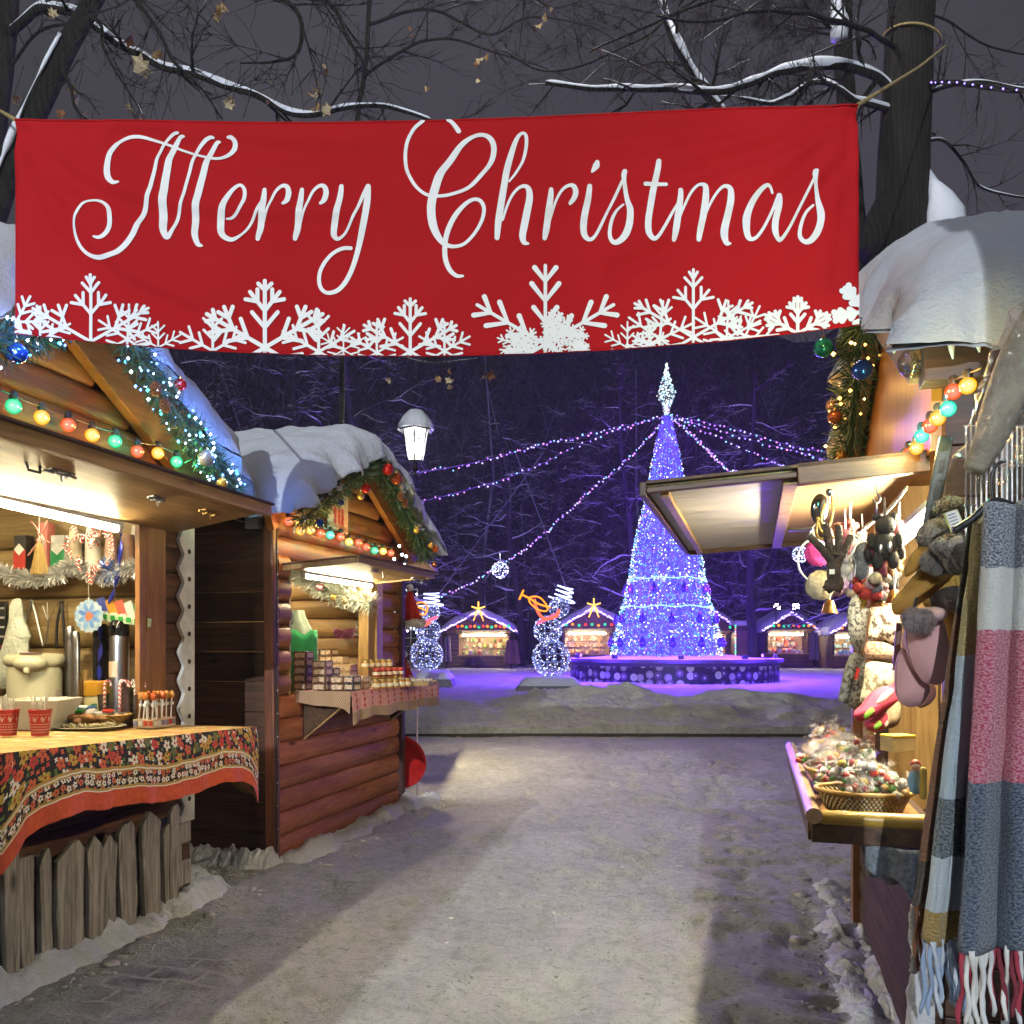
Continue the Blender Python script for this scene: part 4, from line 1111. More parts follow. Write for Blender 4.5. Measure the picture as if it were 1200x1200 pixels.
def carton(px0, px1, py0, mat, mat2, label, word=None, y=-.12):
    a, b = wq(px0, 640, y), wq(px1, 640, y); zt = wq((px0+px1)/2, py0, y).z; w_ = b.x-a.x; h = zt-ZS
    r_ = thing('tea_carton', label, 'carton', F1, ((a.x+b.x)/2, y, ZS), 'cartons on the shelf')
    m = MB(); m.box((0, 0, h/2), (w_, .06, h)); m.build('box', mat, r_, bevel=.002)
    m = MB(); m.box((0, -.032, h*.36), (w_*.98, .004, h*.50)); m.build('panel', mat2, r_)
    m = MB(); m.prism([(-w_*.42, h*.62), (0, h*.78), (w_*.42, h*.62), (0, h*.46)], (0, -.034, 0), (1, 0, 0), (0, 0, 1), (0, -1, 0), .003); m.build('badge', PAPER, r_)
carton(21, 35, 628, mplain('black_card', (.03, .028, .028), .4), mplain('red_card', (.50, .045, .035), .4), 'black and red carton with a diamond badge, left end of the shelf')
carton(64, 80, 628, mplain('silver_card', (.45, .46, .45), .35), mplain('green_card', (.03, .28, .11), .4), 'silver and green carton behind the striped candy wreath')
carton(49, 60, 613, mplain('pink_card', (.55, .17, .14), .5), mplain('rose_card', (.55, .22, .18), .5), 'pink carton behind the straw charm')
def cups(px, py0, mat, r, label, y=-.12, z0=ZS, step=.014):
    a = wq(px, 640, y); zt = wq(px, py0, y).z; n = max(2, int((zt-z0-.07)/step)+1); m = MB()
    for k in range(n): z = zt-.085-k*step; m.lathe([(r*1.02, z), (r*1.04, z+.004), (r*.76, z+.083), (0, z+.085)], 16, (0, 0, -z0))
    solo('cup_stack', m, mat, label, 'stack of cups', F1, (a.x, y, z0), 'stacks of paper cups on the shelf', smooth=40)
CUPW = mplain('white_cup', (.72, .70, .62), .5, var=.05); CUPB = mplain('brown_cup', (.30, .17, .12), .5); CUPC = mplain('cream_cup', (.62, .53, .36), .5)
cups(88, 619, CUPC, .036, 'cream stack of paper cups behind the candy wreath'); cups(109, 615, CUPW, .040, 'tall white stack of paper cups in the middle of the shelf'); cups(130, 628, mplain('pink_cup', (.55, .35, .28), .5), .034, 'pinkish stack of paper cups beside the blue ribbon')
cups(150, 626, CUPB, .036, 'brown stack of paper cups near the window post', -.15); cups(161, 616, CUPW, .038, 'white stack of paper cups at the right end of the shelf', -.09)
# straw charm
p = wq(46, 640, -.24); r_ = thing('straw_charm', 'small straw broom charm tied with red ribbon under the lit tube', 'broom charm', F1, p)
m = MB(); rng = random.Random(6)
for i in range(220):
    a = rng.random()*6.28; k = sqrt(rng.random()); m.tube([(cos(a)*.008, sin(a)*.008, .03), (cos(a)*.028*k, sin(a)*.02*k, -.03), (cos(a)*.055*k, sin(a)*.03*k, -.15+rng.uniform(-.01, .01))], .0016, 3, False)
m.build('straw', misland('straw', [(.62, .42, .14), (.5, .32, .1), (.7, .5, .2)], .7), r_)
m = MB()
for a, b in (((0, 0, .03), (-.05, 0, -.02)), ((0, 0, .03), (-.075, .0, -.05)), ((0, 0, .03), (.08, .0, .015)), ((0, 0, .06), (-.055, 0, .14)), ((0, 0, .06), (.05, 0, .14))): m.tube([a, tuple((x+y)/2+.006 for x, y in zip(a, b)), b], .0055, 6)
m.ball((0, 0, .03), .017, 8, 6); m.build('ribbon', mstripe('ribbon_stripe', (.72, .55, .45), (.60, .06, .04), 300), r_, smooth=180)
m = MB(); m.tube([(0, 0, .03), (0, 0, .20)], .003, 5); m.build('hanging_loop', PAPER, r_)
# wreath of striped hooks
p = wq(107, 652, -.26); r_ = thing('candy_cane_wreath', 'heart of small red and white candy cane hooks hanging under the lit tube', 'wreath', F1, p); rng = random.Random(8)
for k in range(30):
    a = 2*pi*k/30; x = .135*(sin(a)**3)*1.05; z = .018+.0098*(13*cos(a)-5*cos(2*a)-2*cos(3*a)-cos(4*a))*.9
    m = cane_mesh(.05, .0055, .012); o = m.build('cane_hook', CANE, r_, loc=(x, rng.uniform(-.015, .015), z-.02), smooth=60); o.rotation_euler = (rng.uniform(-.4, .4), rng.uniform(-.9, .9), rng.random()*6.28)
m = MB(); m.tube([(.135*(sin(a)**3)*1.05, 0, .018+.0088*(13*cos(a)-5*cos(2*a)-2*cos(3*a)-cos(4*a))) for a in [k*pi/16 for k in range(33)]], .003, 5); m.tube([(0, 0, .06), (0, 0, .2)], .002, 4); m.build('wire', STEEL, r_)
# blue foil ribbons and spray
BLUEF = mplain('blue_foil', (.05, .07, .55), .2, .6); BLUEF2 = misland('pale_blue_foil', [(.35, .5, .85), (.12, .2, .7), (.5, .6, .85)], .2, .5)
def strip(path, w_, mat, label, y):
    m = MB(); P = catmull([wq(a, b, y) for a, b in path], 8); og = P[0].copy()
    vs = []; 
    for i, q in enumerate(P):
        tw = Vector((cos(i*.35), sin(i*.35)*.6, 0))*w_/2; vs += [q-tw, q+tw]
    m.add(vs, [(2*i, 2*i+1, 2*i+3, 2*i+2) for i in range(len(P)-1)])
    solo('foil_ribbon', m, mat, label, 'foil ribbon', F1, og, 'blue foil ribbons in the drinks stall', off=og, smooth=180, solid=.001)
strip([(142, 612), (141, 640), (139, 668), (134, 690), (127, 708)], .028, BLUEF, 'blue foil ribbon hanging from the right end of the lit tube', -.23)
strip([(117, 735), (118, 760), (116, 780), (117, 800)], .03, BLUEF, 'blue foil ribbon hanging beside the black thermos', -.18)
m = MB(); rng = random.Random(12); c0 = wq(128, 668, -.22)
for k in range(150):
    d = Vector((rng.gauss(0, 1), rng.gauss(0, .5), rng.gauss(0, 1))).normalized(); e = d*rng.uniform(.03, .085); w_ = d.orthogonal().normalized()*.003; m.add([-w_, w_, e+w_, e-w_], [(0, 1, 2, 3)])
solo('foil_spray', m, BLUEF2, 'pale blue foil spray on the silver tinsel', 'decoration', F1, c0)
# snowflake card
p = wq(104, 722, -.27); m = MB(); out = []
for k in range(64): a = 2*pi*k/64; rr = .082+.010*abs(sin(a*8)); out.append((rr*cos(a), rr*sin(a)))
t = NT('snowflake_card'); v = t.coord('Object', (1, 1, 1)); s_ = t.n('SeparateXYZ'); t.l(v, s_.inputs[0]); an = t.math('ARCTAN2', s_.outputs[2], s_.outputs[0]); rr = t.math('SQRT', t.math('ADD', t.math('MULTIPLY', s_.outputs[0], s_.outputs[0]), t.math('MULTIPLY', s_.outputs[2], s_.outputs[2])))
pet = t.math('ABSOLUTE', t.math('SINE', t.math('MULTIPLY', an, 4))); k_ = t.math('LESS_THAN', rr, t.math('ADD', t.math('MULTIPLY', pet, .042), .028))
c_ = t.mix(k_, t.ramp(t.noise(v, 30, 3), [(.4, (.45, .52, .60)), (.6, (.20, .36, .58))]), t.ramp(t.noise(v, 18, 3), [(.35, (.05, .15, .50)), (.65, (.18, .34, .65))]))
sp = t.math('LESS_THAN', rr, t.math('MULTIPLY', t.noise(v, 60, 2), .045)); c_ = t.mix(sp, c_, (.6, .16, .06)); t.bsdf(c_, .45)
m.prism(out, (0, 0, 0), (1, 0, 0), (0, 0, 1), (0, 1, 0), .004); r_ = thing('paper_snowflake', 'round pale blue snowflake card hanging on a thread', 'decoration', F1, p); m.build('card', t.m, r_)
m = MB(); m.tube([(0, 0, .08), (0, 0, .16), (.003, .0, .30)], .0012, 4); m.ball((0, 0, .095), .006, 8, 6); m.build('thread', PAPER, r_)
# tea sachet rack
p0, p1 = wq(120, 722, -.20), wq(176, 730, -.20); r_ = thing('sachet_rack', 'small green and white rack of coloured tea sachets beside the window post', 'rack', F1, p0); L = (p1-p0)
m = MB(); m.bar((0, 0, 0), L, .02, .045); m.build('rail', mplain('pale_green_rail', (.45, .58, .40), .5), r_)
m = MB()
for k in range(6): q = L*((k+.5)/6); m.box(q+Vector((0, -.012, 0)), (.028, .004, .026))
m.build('sticker', mplain('green_sticker', (.02, .30, .05), .5), r_)
for k, c in enumerate([(.05, .07, .30), (.60, .30, .03), (.55, .10, .06), (.50, .55, .55), (.05, .30, .14)]):
    q = L*((k+.4)/5.2); m = MB(); m.box((-.02, .0, .055), (.05, .012, .10), Matrix.Rotation(-.35, 3, 'Y')); m.build('sachet', mplain('sachet', c, .35), r_, loc=q, bevel=.003)
    m = MB(); m.box((-.002, -.008, .016), (.036, .008, .026)); m.build('packet', PAPER, r_, loc=q, bevel=.004)
# thermoses and pump flasks on the inner counter
def flask(px, pyt, r, label, body, lid, y=-.19, neck=True, lb=None):
    b = wq(px, 800, y); zt = wq(px, pyt, y).z; z0 = ztab(y)-.02; h = zt-z0
    r_ = thing('flask', label, 'thermos', F1, (b.x, y, z0), 'flasks at the end of the drinks counter')
    m = MB(); m.lathe([(r*.95, 0), (r, .012), (r, h*.80), (r*.9, h*.86), (0, h*.86)], 24); m.build('body', body, r_, smooth=50)
    m = MB(); m.lathe([(r*.92, h*.86), (r*1.0, h*.88), (r*.95, h*.97), (r*.7, h), (0, h)], 24)
    if neck: m.bar((0, 0, h*.95), (0, -r*1.5, h*.93), .03, .022)
    m.build('lid', lid, r_, smooth=50)
    if lb:
        m = MB(); 
        for k in range(7): a = -pi/2-.55+k*.157; m.box((cos(a)*r*1.01, sin(a)*r*1.01, h*.56), (.004, r*.18, .085), Matrix.Rotation(a, 3, 'Z'))
        m.build('label', mplain('tan_label', (.55, .42, .30), .6), r_)
BLKG = mplain('black_gloss', (.012, .012, .016), .15)
flask(140, 727, .052, 'tall steel pump flask with a black lid and a tan label', STEEL, BLKG, lb=1); flask(118, 731, .042, 'tall black flask left of the steel pump flask', BLKG, BLKG, -.12)
flask(82, 734, .026, 'slim steel flask next to the dark tongs', STEEL, STEEL, -.14, False); flask(89, 740, .022, 'thin steel flask left of the rolled boards', STEEL, STEEL, -.24, False)
m = MB()
for k, (dx, h) in enumerate(((-.03, .30), (.0, .34), (.035, .29))): m.tube([(dx, 0, 0), (dx*1.1, .01, h)], .017, 8)
solo('rolling_pins', m, W_PALEZ, 'bundle of pale wooden sticks behind the slim flasks', 'wooden sticks', F1, (wq(100, 800, -.13).x, -.13, ztab(0)-.02), smooth=40)
# hanging tools
def hang(name, label, paths, r, mat, y=-.085, head=None):
    P = [[wq(a, b, y) for a, b in q] for q in paths]; og = P[0][0].copy(); m = MB()
    for q in P: m.tube(catmull(q, 6), r, 8)
    if head: m.ball(wq(*head, y), .012, 10, 8)
    solo(name, m, mat, label, 'kitchen tool', F1, og, 'tools hanging on the pale log wall', off=og, smooth=60)
hang('tongs', 'steel tongs hanging open on the pale log wall', [[(37, 704), (34, 715), (30, 730)], [(37, 704), (42, 722), (50, 757)]], .006, STEEL, head=(37, 704))
hang('tongs', 'black tongs hanging beside the slim flasks', [[(72, 707), (67, 730), (66, 760)], [(72, 707), (75, 735), (77, 764)]], .008, BLACKP, head=(72, 706))
hang('whisk', 'thin wire whisk hanging between the two tongs', [[(55, 706), (56, 730), (52, 755)], [(65, 708), (58, 728), (55, 755)], [(50, 710), (56, 728)]], .0025, STEEL)
# plastic bag and board
m = MB(); p = wq(14, 750, -.12); out = [(wq(a, b, -.12).x-p.x, wq(a, b, -.12).z-p.z) for a, b in ((20, 701), (25, 703), (26, 712), (30, 730), (36, 745), (33, 754), (34, 778), (36, 800), (-6, 806), (-4, 780), (4, 760), (10, 735), (15, 712), (14, 704))]
m.pillow([(q.x, q.y) for q in catmull([(a, b, 0) for a, b in out], 4, True)], (0, 0, 0), (1, 0, 0), (0, 0, 1), (0, -1, 0), .09, 6)
solo('plastic_bag', m, mplain('milky_plastic', (.60, .63, .55), .3, var=.15, scale=9, bump=.6, dist=.02), 'white plastic carrier bag hanging on the pale log wall', 'plastic bag', F1, p, smooth=180)
p = wq(-2, 735, -.09); r_ = thing('menu_board', 'dark board with small red dots at the left edge of the wall', 'menu board', F1, p)
m = MB(); m.box((0, 0, 0), (.12, .015, .30)); m.build('board', BLACKP, r_, bevel=.02)
m = MB()
for k in range(5): m.box((.02, -.01, .11-.055*k), (.06, .004, .012))
m.build('price_line', misland('price_print', [(.45, .04, .05), (.5, .5, .5)], .6), r_)
# bulbs and garlands
bulb_string(F1, [(Q1(px, py, x=.20), c) for px, py, c in ((-18, 462, 'o'), (16, 476, 'g'), (49, 489, 'y'), (80, 498, 'o'), (108, 510, 'y'), (135, 517, 'g'), (161, 529, 'o'), (185, 531, 'y'), (207, 541, 'g'))], .032, 'row of green, yellow and orange bulbs above the left drinks stall flap')
g = [(.34, YC1+.10, ZP1-.08)]+[(.34, YC1+d, ZP1-.12-d*(ZP1-ZE1)/HF1) for d in (.3, .55, .8, 1.0, 1.12)]
garland(F1, g, .085, 'blue lit fir garland with a steel ball, right gable edge of the drinks stall', 'fir garlands on the gables', 'cold', 105, 10, [(.72, (.45, .46, .50), .045, (.04, -.07, -.03)), (.36, RED, .03, (.06, .06, .07)), (.99, TEAL, .035, (.02, .0, -.05)), (.80, GOLD, .03, (.05, -.02, -.09))], [(.38, (.07, -.10, -.03)), (.33, (.07, -.12, 0))], 1000, 3)
g = [(.34, YC1-.10, ZP1-.08)]+[(.34, YC1-d, ZP1-.12-d*(ZP1-ZE1)/HF1) for d in (.3, .55, .8, 1.0, 1.12)]
garland(F1, g, .085, 'blue lit fir garland down the left gable edge of the drinks stall', 'fir garlands on the gables', 'cold', 105, 10, [(.5, BLUEB, .04, (.04, .05, -.03))], (), 900, 4)
# ------------------------------------------------------------------ stall 2: log stall with boxes and jars
F2 = Frame(-1.59, 5.64, .28)
Q2 = F2.pix
YC2, HF2, ZE2, ZP2 = 1.03, 1.12, 2.36, 2.98
def stall2():
    r = thing('market_stall', 'red brown log stall in the middle left with deep snow on its roof', 'market stall', F2, (0, 0, 0))
    m = MB()
    for k in range(7): half_log(m, 0, 1, .0, 2.07, k*.158, .158, .03)
    m.build('front_logs', W_LOGLIT, r, smooth=40)
    for a_, b_, rr_ in ((.01, .165, .055), (1.66, 2.07, .03)):
        m = MB(); z = 1.106
        while z < 2.05: half_log(m, 0, 1, a_, b_, z, .158, rr_, 8); z += .158
        m.build('log_pier', W_LOGB, r, smooth=40)
    for y in (1.46, 1.58):
        m = MB(); m.box((-.005+(.02 if y > 1.5 else 0), y, 1.55), (.09, .118, .90)); m.build('window_post', W_PALEZ, r, bevel=.004)
    m = MB(); m.box((.0, .178, 1.55), (.07, .022, .90)); m.build('window_post', W_PALEZ, r, bevel=.003)
    m = MB(); gable_logs(m, 0, 1, YC2, HF2-.06, ZE2, ZP2-.02, 2.02, .158, .03); m.build('gable', W_LOGB, r, smooth=40)
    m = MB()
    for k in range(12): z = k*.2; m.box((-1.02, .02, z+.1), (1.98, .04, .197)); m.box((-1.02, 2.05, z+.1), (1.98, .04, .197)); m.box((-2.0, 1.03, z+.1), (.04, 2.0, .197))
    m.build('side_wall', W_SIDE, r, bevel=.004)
    m = MB(); z = 1.0
    while z < 2.3:
        o = []; h = .17
        for k in range(7): a = -pi/2+pi*k/6; o.append((1.99-.05*cos(a), z+h/2+sin(a)*h/2*.99))
        o += [(2.03, z+h*.99), (2.03, z+.003)]; m.prism(o, (-1.9, 0, 0), (0, 1, 0), (0, 0, 1), (1, 0, 0), 1.86); z += h
    m.build('inner_wall', mwood('carved_log', (.32, .17, .06), (.58, .36, .16), 0, .5, isl=.2), r, smooth=40)
    m = MB(); m.box((-1.0, 1.03, 2.30), (1.9, 1.95, .03)); m.box((-1.0, 1.03, .03), (1.9, 1.95, .04)); m.box((-.4, 1.03, 1.08), (.7, 1.9, .04)); m.build('inner_boards', W_PALE, r)
    m = MB(); m.bar((.035, -.035, 0), (.018, -.045, 2.34), .075, .075, up=(1, 0, 0)); m.build('corner_post', mwood('post_red', (.09, .028, .016), (.20, .07, .04), 2, .5, isl=0), r, bevel=.012)
    m = MB(); m.tube([(.085, -.075+.006*sin(k*1.7), .1+k*.11) for k in range(21)], .006, 5); cb = m.build('corner_cable', CABLE, r, smooth=60)
    m = MB()
    for k in range(14): m.octa((.092, -.078, .25+k*.15), .006)
    m.build('unlit_led', mplain('unlit_led', (.6, .62, .66), .2), cb)
    m = MB(); m.bar((.03, 2.09, 0), (.03, 2.09, 2.3), .06, .06, up=(1, 0, 0)); m.build('corner_post', mplain('dark_post', (.05, .02, .02), .6), r)
    for sg in (-1, 1):
        m = MB(); s = (ZP2-ZE2)/HF2
        m.bar((.09, YC2, ZP2-.06), (.09, YC2+sg*(HF2+.10), ZP2-.06-s*(HF2+.10)), .05, .15); m.build('bargeboard', W_PLY, r, bevel=.005)
    roof_boards(r, -2.1, .24, YC2, HF2, ZE2+.03, ZP2+.03)
    snow_roof(r, -2.15, .36, YC2, HF2, ZE2+.04, ZP2+.04, .19, 11, over=.20, nx=90, ny=90, sag=.12, lm=.45)
    # flap
    A0, A1 = Vector((.04, 0, 1.965)), Vector((.58, 0, 2.005)); d = (A1-A0).normalized(); up = Vector((-d.z, 0, d.x)); R = Matrix((d, (0, 1, 0), up)).transposed()
    c = (A0+A1)/2; L = (A1-A0).length; m = MB()
    for k in range(3): m.box(c+d*(k-1)*L/3+Vector((0, .75, 0)), (L/3-.004, 1.36, .022), R)
    fl = m.build('flap', mwood('flap_board_two', (.26, .15, .055), (.50, .33, .14), 1, .42, fine=.7, isl=.12), r, bevel=.002)
    m = MB(); m.box(A1+d*.012+Vector((0, .75, -.004)), (.024, 1.38, .045), R); m.box(c+Vector((0, .066, 0))-up*.006, (L, .02, .04), R); m.box(c+Vector((0, 1.434, 0))-up*.006, (L, .02, .04), R); m.build('flap_edge', W_FLAP, fl, bevel=.003)
    m = MB(); m.box(c+up*.018+d*.02+Vector((0, .75, 0)), (L+.07, 1.42, .008), R); m.build('flap_cover', mplain('brown_roofing', (.10, .045, .03), .6), fl)
    for y in (.62, 1.36):
        b = MB(); q = A0+d*.42+Vector((0, y, 0))-up*.015; b.box(q, (.03, .09, .006), R); b.tube([q-up*.008+Vector((0, -.06, 0)), q-up*.008+Vector((0, .06, 0))], .005, 8)
        q2 = q+Vector((0, .13, 0)); b.tube([q2, q2-up*.04, q2-up*.04+Vector((0, .03, 0)), q2+Vector((0, .035, 0))], .003, 5); b.build('bolt', STEEL, fl, smooth=40)
    # fold-down counter with its bracket
    m = MB(); m.box((.19, 1.12, 1.105), (.46, 1.66, .035)); ct = m.build('counter', W_PALE, r, bevel=.004)
    for y in (.36, 1.85):
        m = MB(); m.prism([(.035, 1.085), (.40, 1.085), (.035, .80)], (0, y, 0), (1, 0, 0), (0, 0, 1), (0, 1, 0), .03); b_ = m.build('bracket', W_EDGE, r, bevel=.003)
        m = MB(); m.bar((.41, y+.0, 1.075), (.045, y+.0, .79), .034, .012, up=(0, 0, 1)); m.build('bracket_edge', W_FLAP, b_)
    return r
stall2()
strip_light(F2, (.06, .33, 1.925), (.06, 1.40, 1.925), 'lit tube under the flap of the log stall', .014)
strip_light(F2, (-.9, .4, 2.24), (-.9, 1.7, 2.24), 'lit ceiling tube inside the log stall', .014)
drift('snow_drift', [F2.world((.10, y, 0)) for y in (-.05, .4, .9, 1.5, 2.0, 2.3)], .40, .09, 15)
drift('snow_drift', [F2.world((.16, y, 0)) for y in (1.8, 2.05, 2.2, 2.35, 2.5)], .36, .10, 19)
drift('snow_drift', [F2.world((x, y, 0)) for x, y in ((.10, -.06), (-.2, -.08), (-.6, -.06), (-1.1, -.06))], .35, .17, 21)
# runner cloth
def runner():
    t = NT('lace_runner'); tc = t.n('TexCoord'); s = t.n('SeparateXYZ'); t.l(tc.outputs['UV'], s.inputs[0]); U, V = s.outputs[0], s.outputs[1]
    pink = t.ramp(t.noise(tc.outputs['UV'], 60, 4), [(.3, (.54, .22, .19)), (.7, (.74, .40, .35))])
    f = t.math('SUBTRACT', t.math('FRACT', t.math('MULTIPLY', U, 7.5)), .5)
    w_ = t.math('MULTIPLY', t.math('ADD', t.math('SINE', t.math('MULTIPLY', V, 150)), 1.3), .075)
    orn = t.math('LESS_THAN', t.math('ABSOLUTE', f), w_)
    orn = t.math('MULTIPLY', orn, t.math('GREATER_THAN', t.noise(tc.outputs['UV'], 90, 2), .42))
    orn = t.math('MULTIPLY', orn, t.math('LESS_THAN', V, .30))
    ed = t.math('LESS_THAN', t.math('ABSOLUTE', t.math('SUBTRACT', t.math('ABSOLUTE', f), .36)), .03)
    col = t.mix(orn, pink, (.42, .07, .04)); col = t.mix(t.math('MULTIPLY', ed, .5), col, (.50, .22, .18))
    lace = t.math('LESS_THAN', V, .072)
    mesh = t.math('GREATER_THAN', t.math('MULTIPLY', t.math('SINE', t.math('MULTIPLY', U, 420)), t.math('SINE', t.math('MULTIPLY', V, 420))), -.1)
    lc = t.mix(mesh, (.20, .12, .07), (.48, .32, .20)); col = t.mix(lace, col, lc)
    t.bsdf(col, .85, t.bump(t.noise(tc.outputs['UV'], 300, 2), .2, .003))
    m = MB(); X1, Y0, Y1 = .425, .285, 1.955
    m.grid(lambda u, v: (lerp(.0, X1, u), lerp(Y0, Y1, v), 1.1275+.001*sin(v*30)), 6, 20, lambda u, v: (v*1.7, .12+.1*u))
    def fn(u, v):
        y = lerp(Y0, Y1, u); e = .03*exp(-((u-1)/.03)**2)+.035*exp(-(u/.03)**2); h = (.195+e+.008*sin(u*23))*v
        return (X1+.004+.012*min(1, v*6)+v*.02*(.5+.5*sin(u*40+sin(u*9)*2)), y, 1.1285-h)
    m.grid(fn, 120, 12, lambda u, v: (u*1.7, .20*(1-v)))
    def fe(sgn, Y):
        def g(u, v):
            x = lerp(.0, X1+.01, u); h = (.07+.03*sin(u*pi)+.085*u**6)*v
            return (x, Y+sgn*(.004+.015*v*(.5+.5*sin(u*20))), 1.1285-h)
        return g
    m.grid(fe(-1, Y0), 24, 8, lambda u, v: (u*.45, .070*(1-v))); m.grid(fe(1, Y1), 24, 8, lambda u, v: (u*.45, .20*(1-v)))
    solo('table_runner', m, t.m, 'pink ornamented runner with a beige lace hem hanging over the log stall counter', 'tablecloth', F2, (0, 0, 0), smooth=180)
runner()
ZC2 = 1.131
def mbox(name, c, c2):
    t = NT(name); v = t.coord(); s = t.n('SeparateXYZ'); t.l(v, s.inputs[0])
    vo = t.n('TexVoronoi'); vo.inputs['Scale'].default_value = 46; t.l(v, vo.inputs[0])
    col = t.mix(t.math('LESS_THAN', vo.outputs['Distance'], .34), c, c2); g = t.n('NewGeometry')
    col = t.mix(t.ramp(t.noise(v, 30, 4), [(.45, 0.0), (.6, .5)]), col, c); t.bsdf(col, .45); return t.m
BX = {'b': mbox('brown_carton', (.13, .055, .028), (.42, .28, .17)), 'd': mbox('dark_carton', (.045, .03, .03), (.50, .44, .38)), 'p': mbox('pale_carton', (.50, .34, .22), (.62, .48, .36)), 't': mbox('tan_carton', (.34, .19, .09), (.55, .38, .22)), 'k': mplain('kraft_carton', (.46, .29, .15), .6)}
BXL = {'b': 'brown printed carton', 'd': 'dark carton with pale rings', 'p': 'pale printed carton', 't': 'tan printed carton', 'k': 'plain kraft carton'}
LVL = ['bottom', 'second', 'third', 'fourth', 'fifth', 'sixth']
def stack(px, py, n, w_, dpt, h, mk, where, z0=ZC2, rz=0):
    p = Q2(px, py, z=z0)
    for k in range(n):
        m = MB(); m.box((0, 0, h/2), (dpt, w_, h-.002)); kk = mk[k % len(mk)]
        nm = BXL[kk]+(' on the counter, ' if n == 1 else ', '+(LVL[k] if k < n-1 else 'topmost')+' in the stack ')+where
        r_ = thing('carton', nm, 'carton', F2, p+Vector((0, 0, k*h)), 'cartons stacked on the log stall counter', rz=rz+random.uniform(-.05, .05))
        m.build('box', BX[kk], r_, bevel=.002)
        m = MB(); m.box((dpt/2, 0, h*.5), (.004, w_*.7, h*.55)); m.box((0, -w_/2, h*.5), (dpt*.75, .004, h*.6)); m.build('label', mplain('carton_label', (.62, .47, .33), .6, var=.45, scale=90), r_)
stack(356, 808, 5, .11, .10, .054, 'b', 'nearest the left window frame')
stack(372, 801, 5, .11, .10, .056, 'bdd', 'behind the dark ringed cartons')
stack(386, 799, 5, .12, .11, .056, 'bbd', 'in the middle of the back row')
stack(378, 809, 4, .11, .10, .052, 'b', 'in the front row, second from the left')
stack(388, 808, 3, .10, .09, .052, 'd', 'right of the front brown stack')
stack(399, 809, 2, .12, .10, .050, 'b', 'in front of the dark ringed cartons')
stack(411, 809, 2, .11, .10, .050, 'd', 'at the runner corner')
stack(399, 800, 4, .11, .10, .054, 'ppt', 'of pale cartons in the back row')
stack(408, 803, 3, .12, .10, .054, 'kp', 'of pale cartons before the jars')
stack(423, 807, 2, .12, .10, .045, 'k', 'of kraft cartons beside the jars')
# jars
JAR = {'h': mplain('honey_glass', (.42, .20, .03), .12), 'r': mplain('jam_glass', (.22, .03, .015), .12), 'g': mplain('olive_glass', (.20, .17, .04), .12)}
LID = {'h': BRASSY, 'r': mplain('red_lid', (.50, .06, .03), .35), 'g': mplain('gold_lid', (.55, .36, .08), .3, .6)}
def jar_proto(k):
    r_ = thing('jar', '', 'jar', F2, (0, 0, 0), 'jars in rows on the log stall counter')
    m = MB(); m.lathe([(.028, 0), (.031, .006), (.031, .042), (.027, .05), (0, .05)], 14); m.build('glass', JAR[k], r_, smooth=50)
    m = MB(); m.lathe([(.029, .05), (.029, .064), (0, .066)], 14); m.build('lid', LID[k], r_, smooth=40)
    m = MB(); m.lathe([(.0316, .012), (.0316, .036)], 14); m.build('label', mplain('jar_label', (.60, .50, .33), .6), r_); return r_
JP = {k: jar_proto(k) for k in 'hrg'}; first = set()
NM = {'h': 'honey jar with a brass lid', 'r': 'jam jar with a red lid', 'g': 'olive coloured jar with a gold lid'}
def jars(pts, k, where):
    for i, (px, py, z) in enumerate(pts):
        p = Q2(px, py, z=ZC2+z); nm = NM[k]+' '+where
        if k not in first: first.add(k); o = JP[k]; o.location = F2.world(p); o['label'] = nm
        else: clone(JP[k], F2, p, 0, nm)
jars([(441+i*7.2, 807-i*.5, 0) for i in range(6)], 'h', 'in the front row on the counter'); jars([(433+i*7.2, 803-i*.4, 0) for i in range(6)], 'g', 'in the second row on the counter')
jars([(427+i*7, 798-i*.3, 0) for i in range(5)], 'g', 'in the back row, standing on the counter')
jars([(441+i*7.0, 793-i*.4, .068) for i in range(5)], 'r', 'stacked on the second row'); jars([(428+i*7, 783-i*.3, .136) for i in range(5)], 'h', 'topmost in the stacked back row')
m = MB()
for i in range(5):
    p = Q2(427+i*7, 790, z=ZC2+.068)
jars([(428+i*7, 790-i*.3, .068) for i in range(5)], 'g', 'in the middle layer of the back row')
p = Q2(488, 803, z=ZC2); m = MB(); m.add(*frus(.13, .14, .035)); solo('goods_tray', m, W_PALE, 'shallow wooden tray at the far end of the log stall counter', 'tray', F2, p, rz=.1)
m = MB()
for i in range(24): m.box((random.uniform(-.1, .1), random.uniform(-.1, .1), .03+random.random()*.02), (.05, .03, .012), Matrix.Rotation(random.random()*3, 3, 'Z'))
solo('small_packets', m, misland('small_packet', [(.5, .5, .5), (.4, .3, .2), (.2, .2, .22), (.6, .55, .5)], .3), 'small wrapped packets lying in the wooden tray', 'packets', F2, p, kind='stuff')
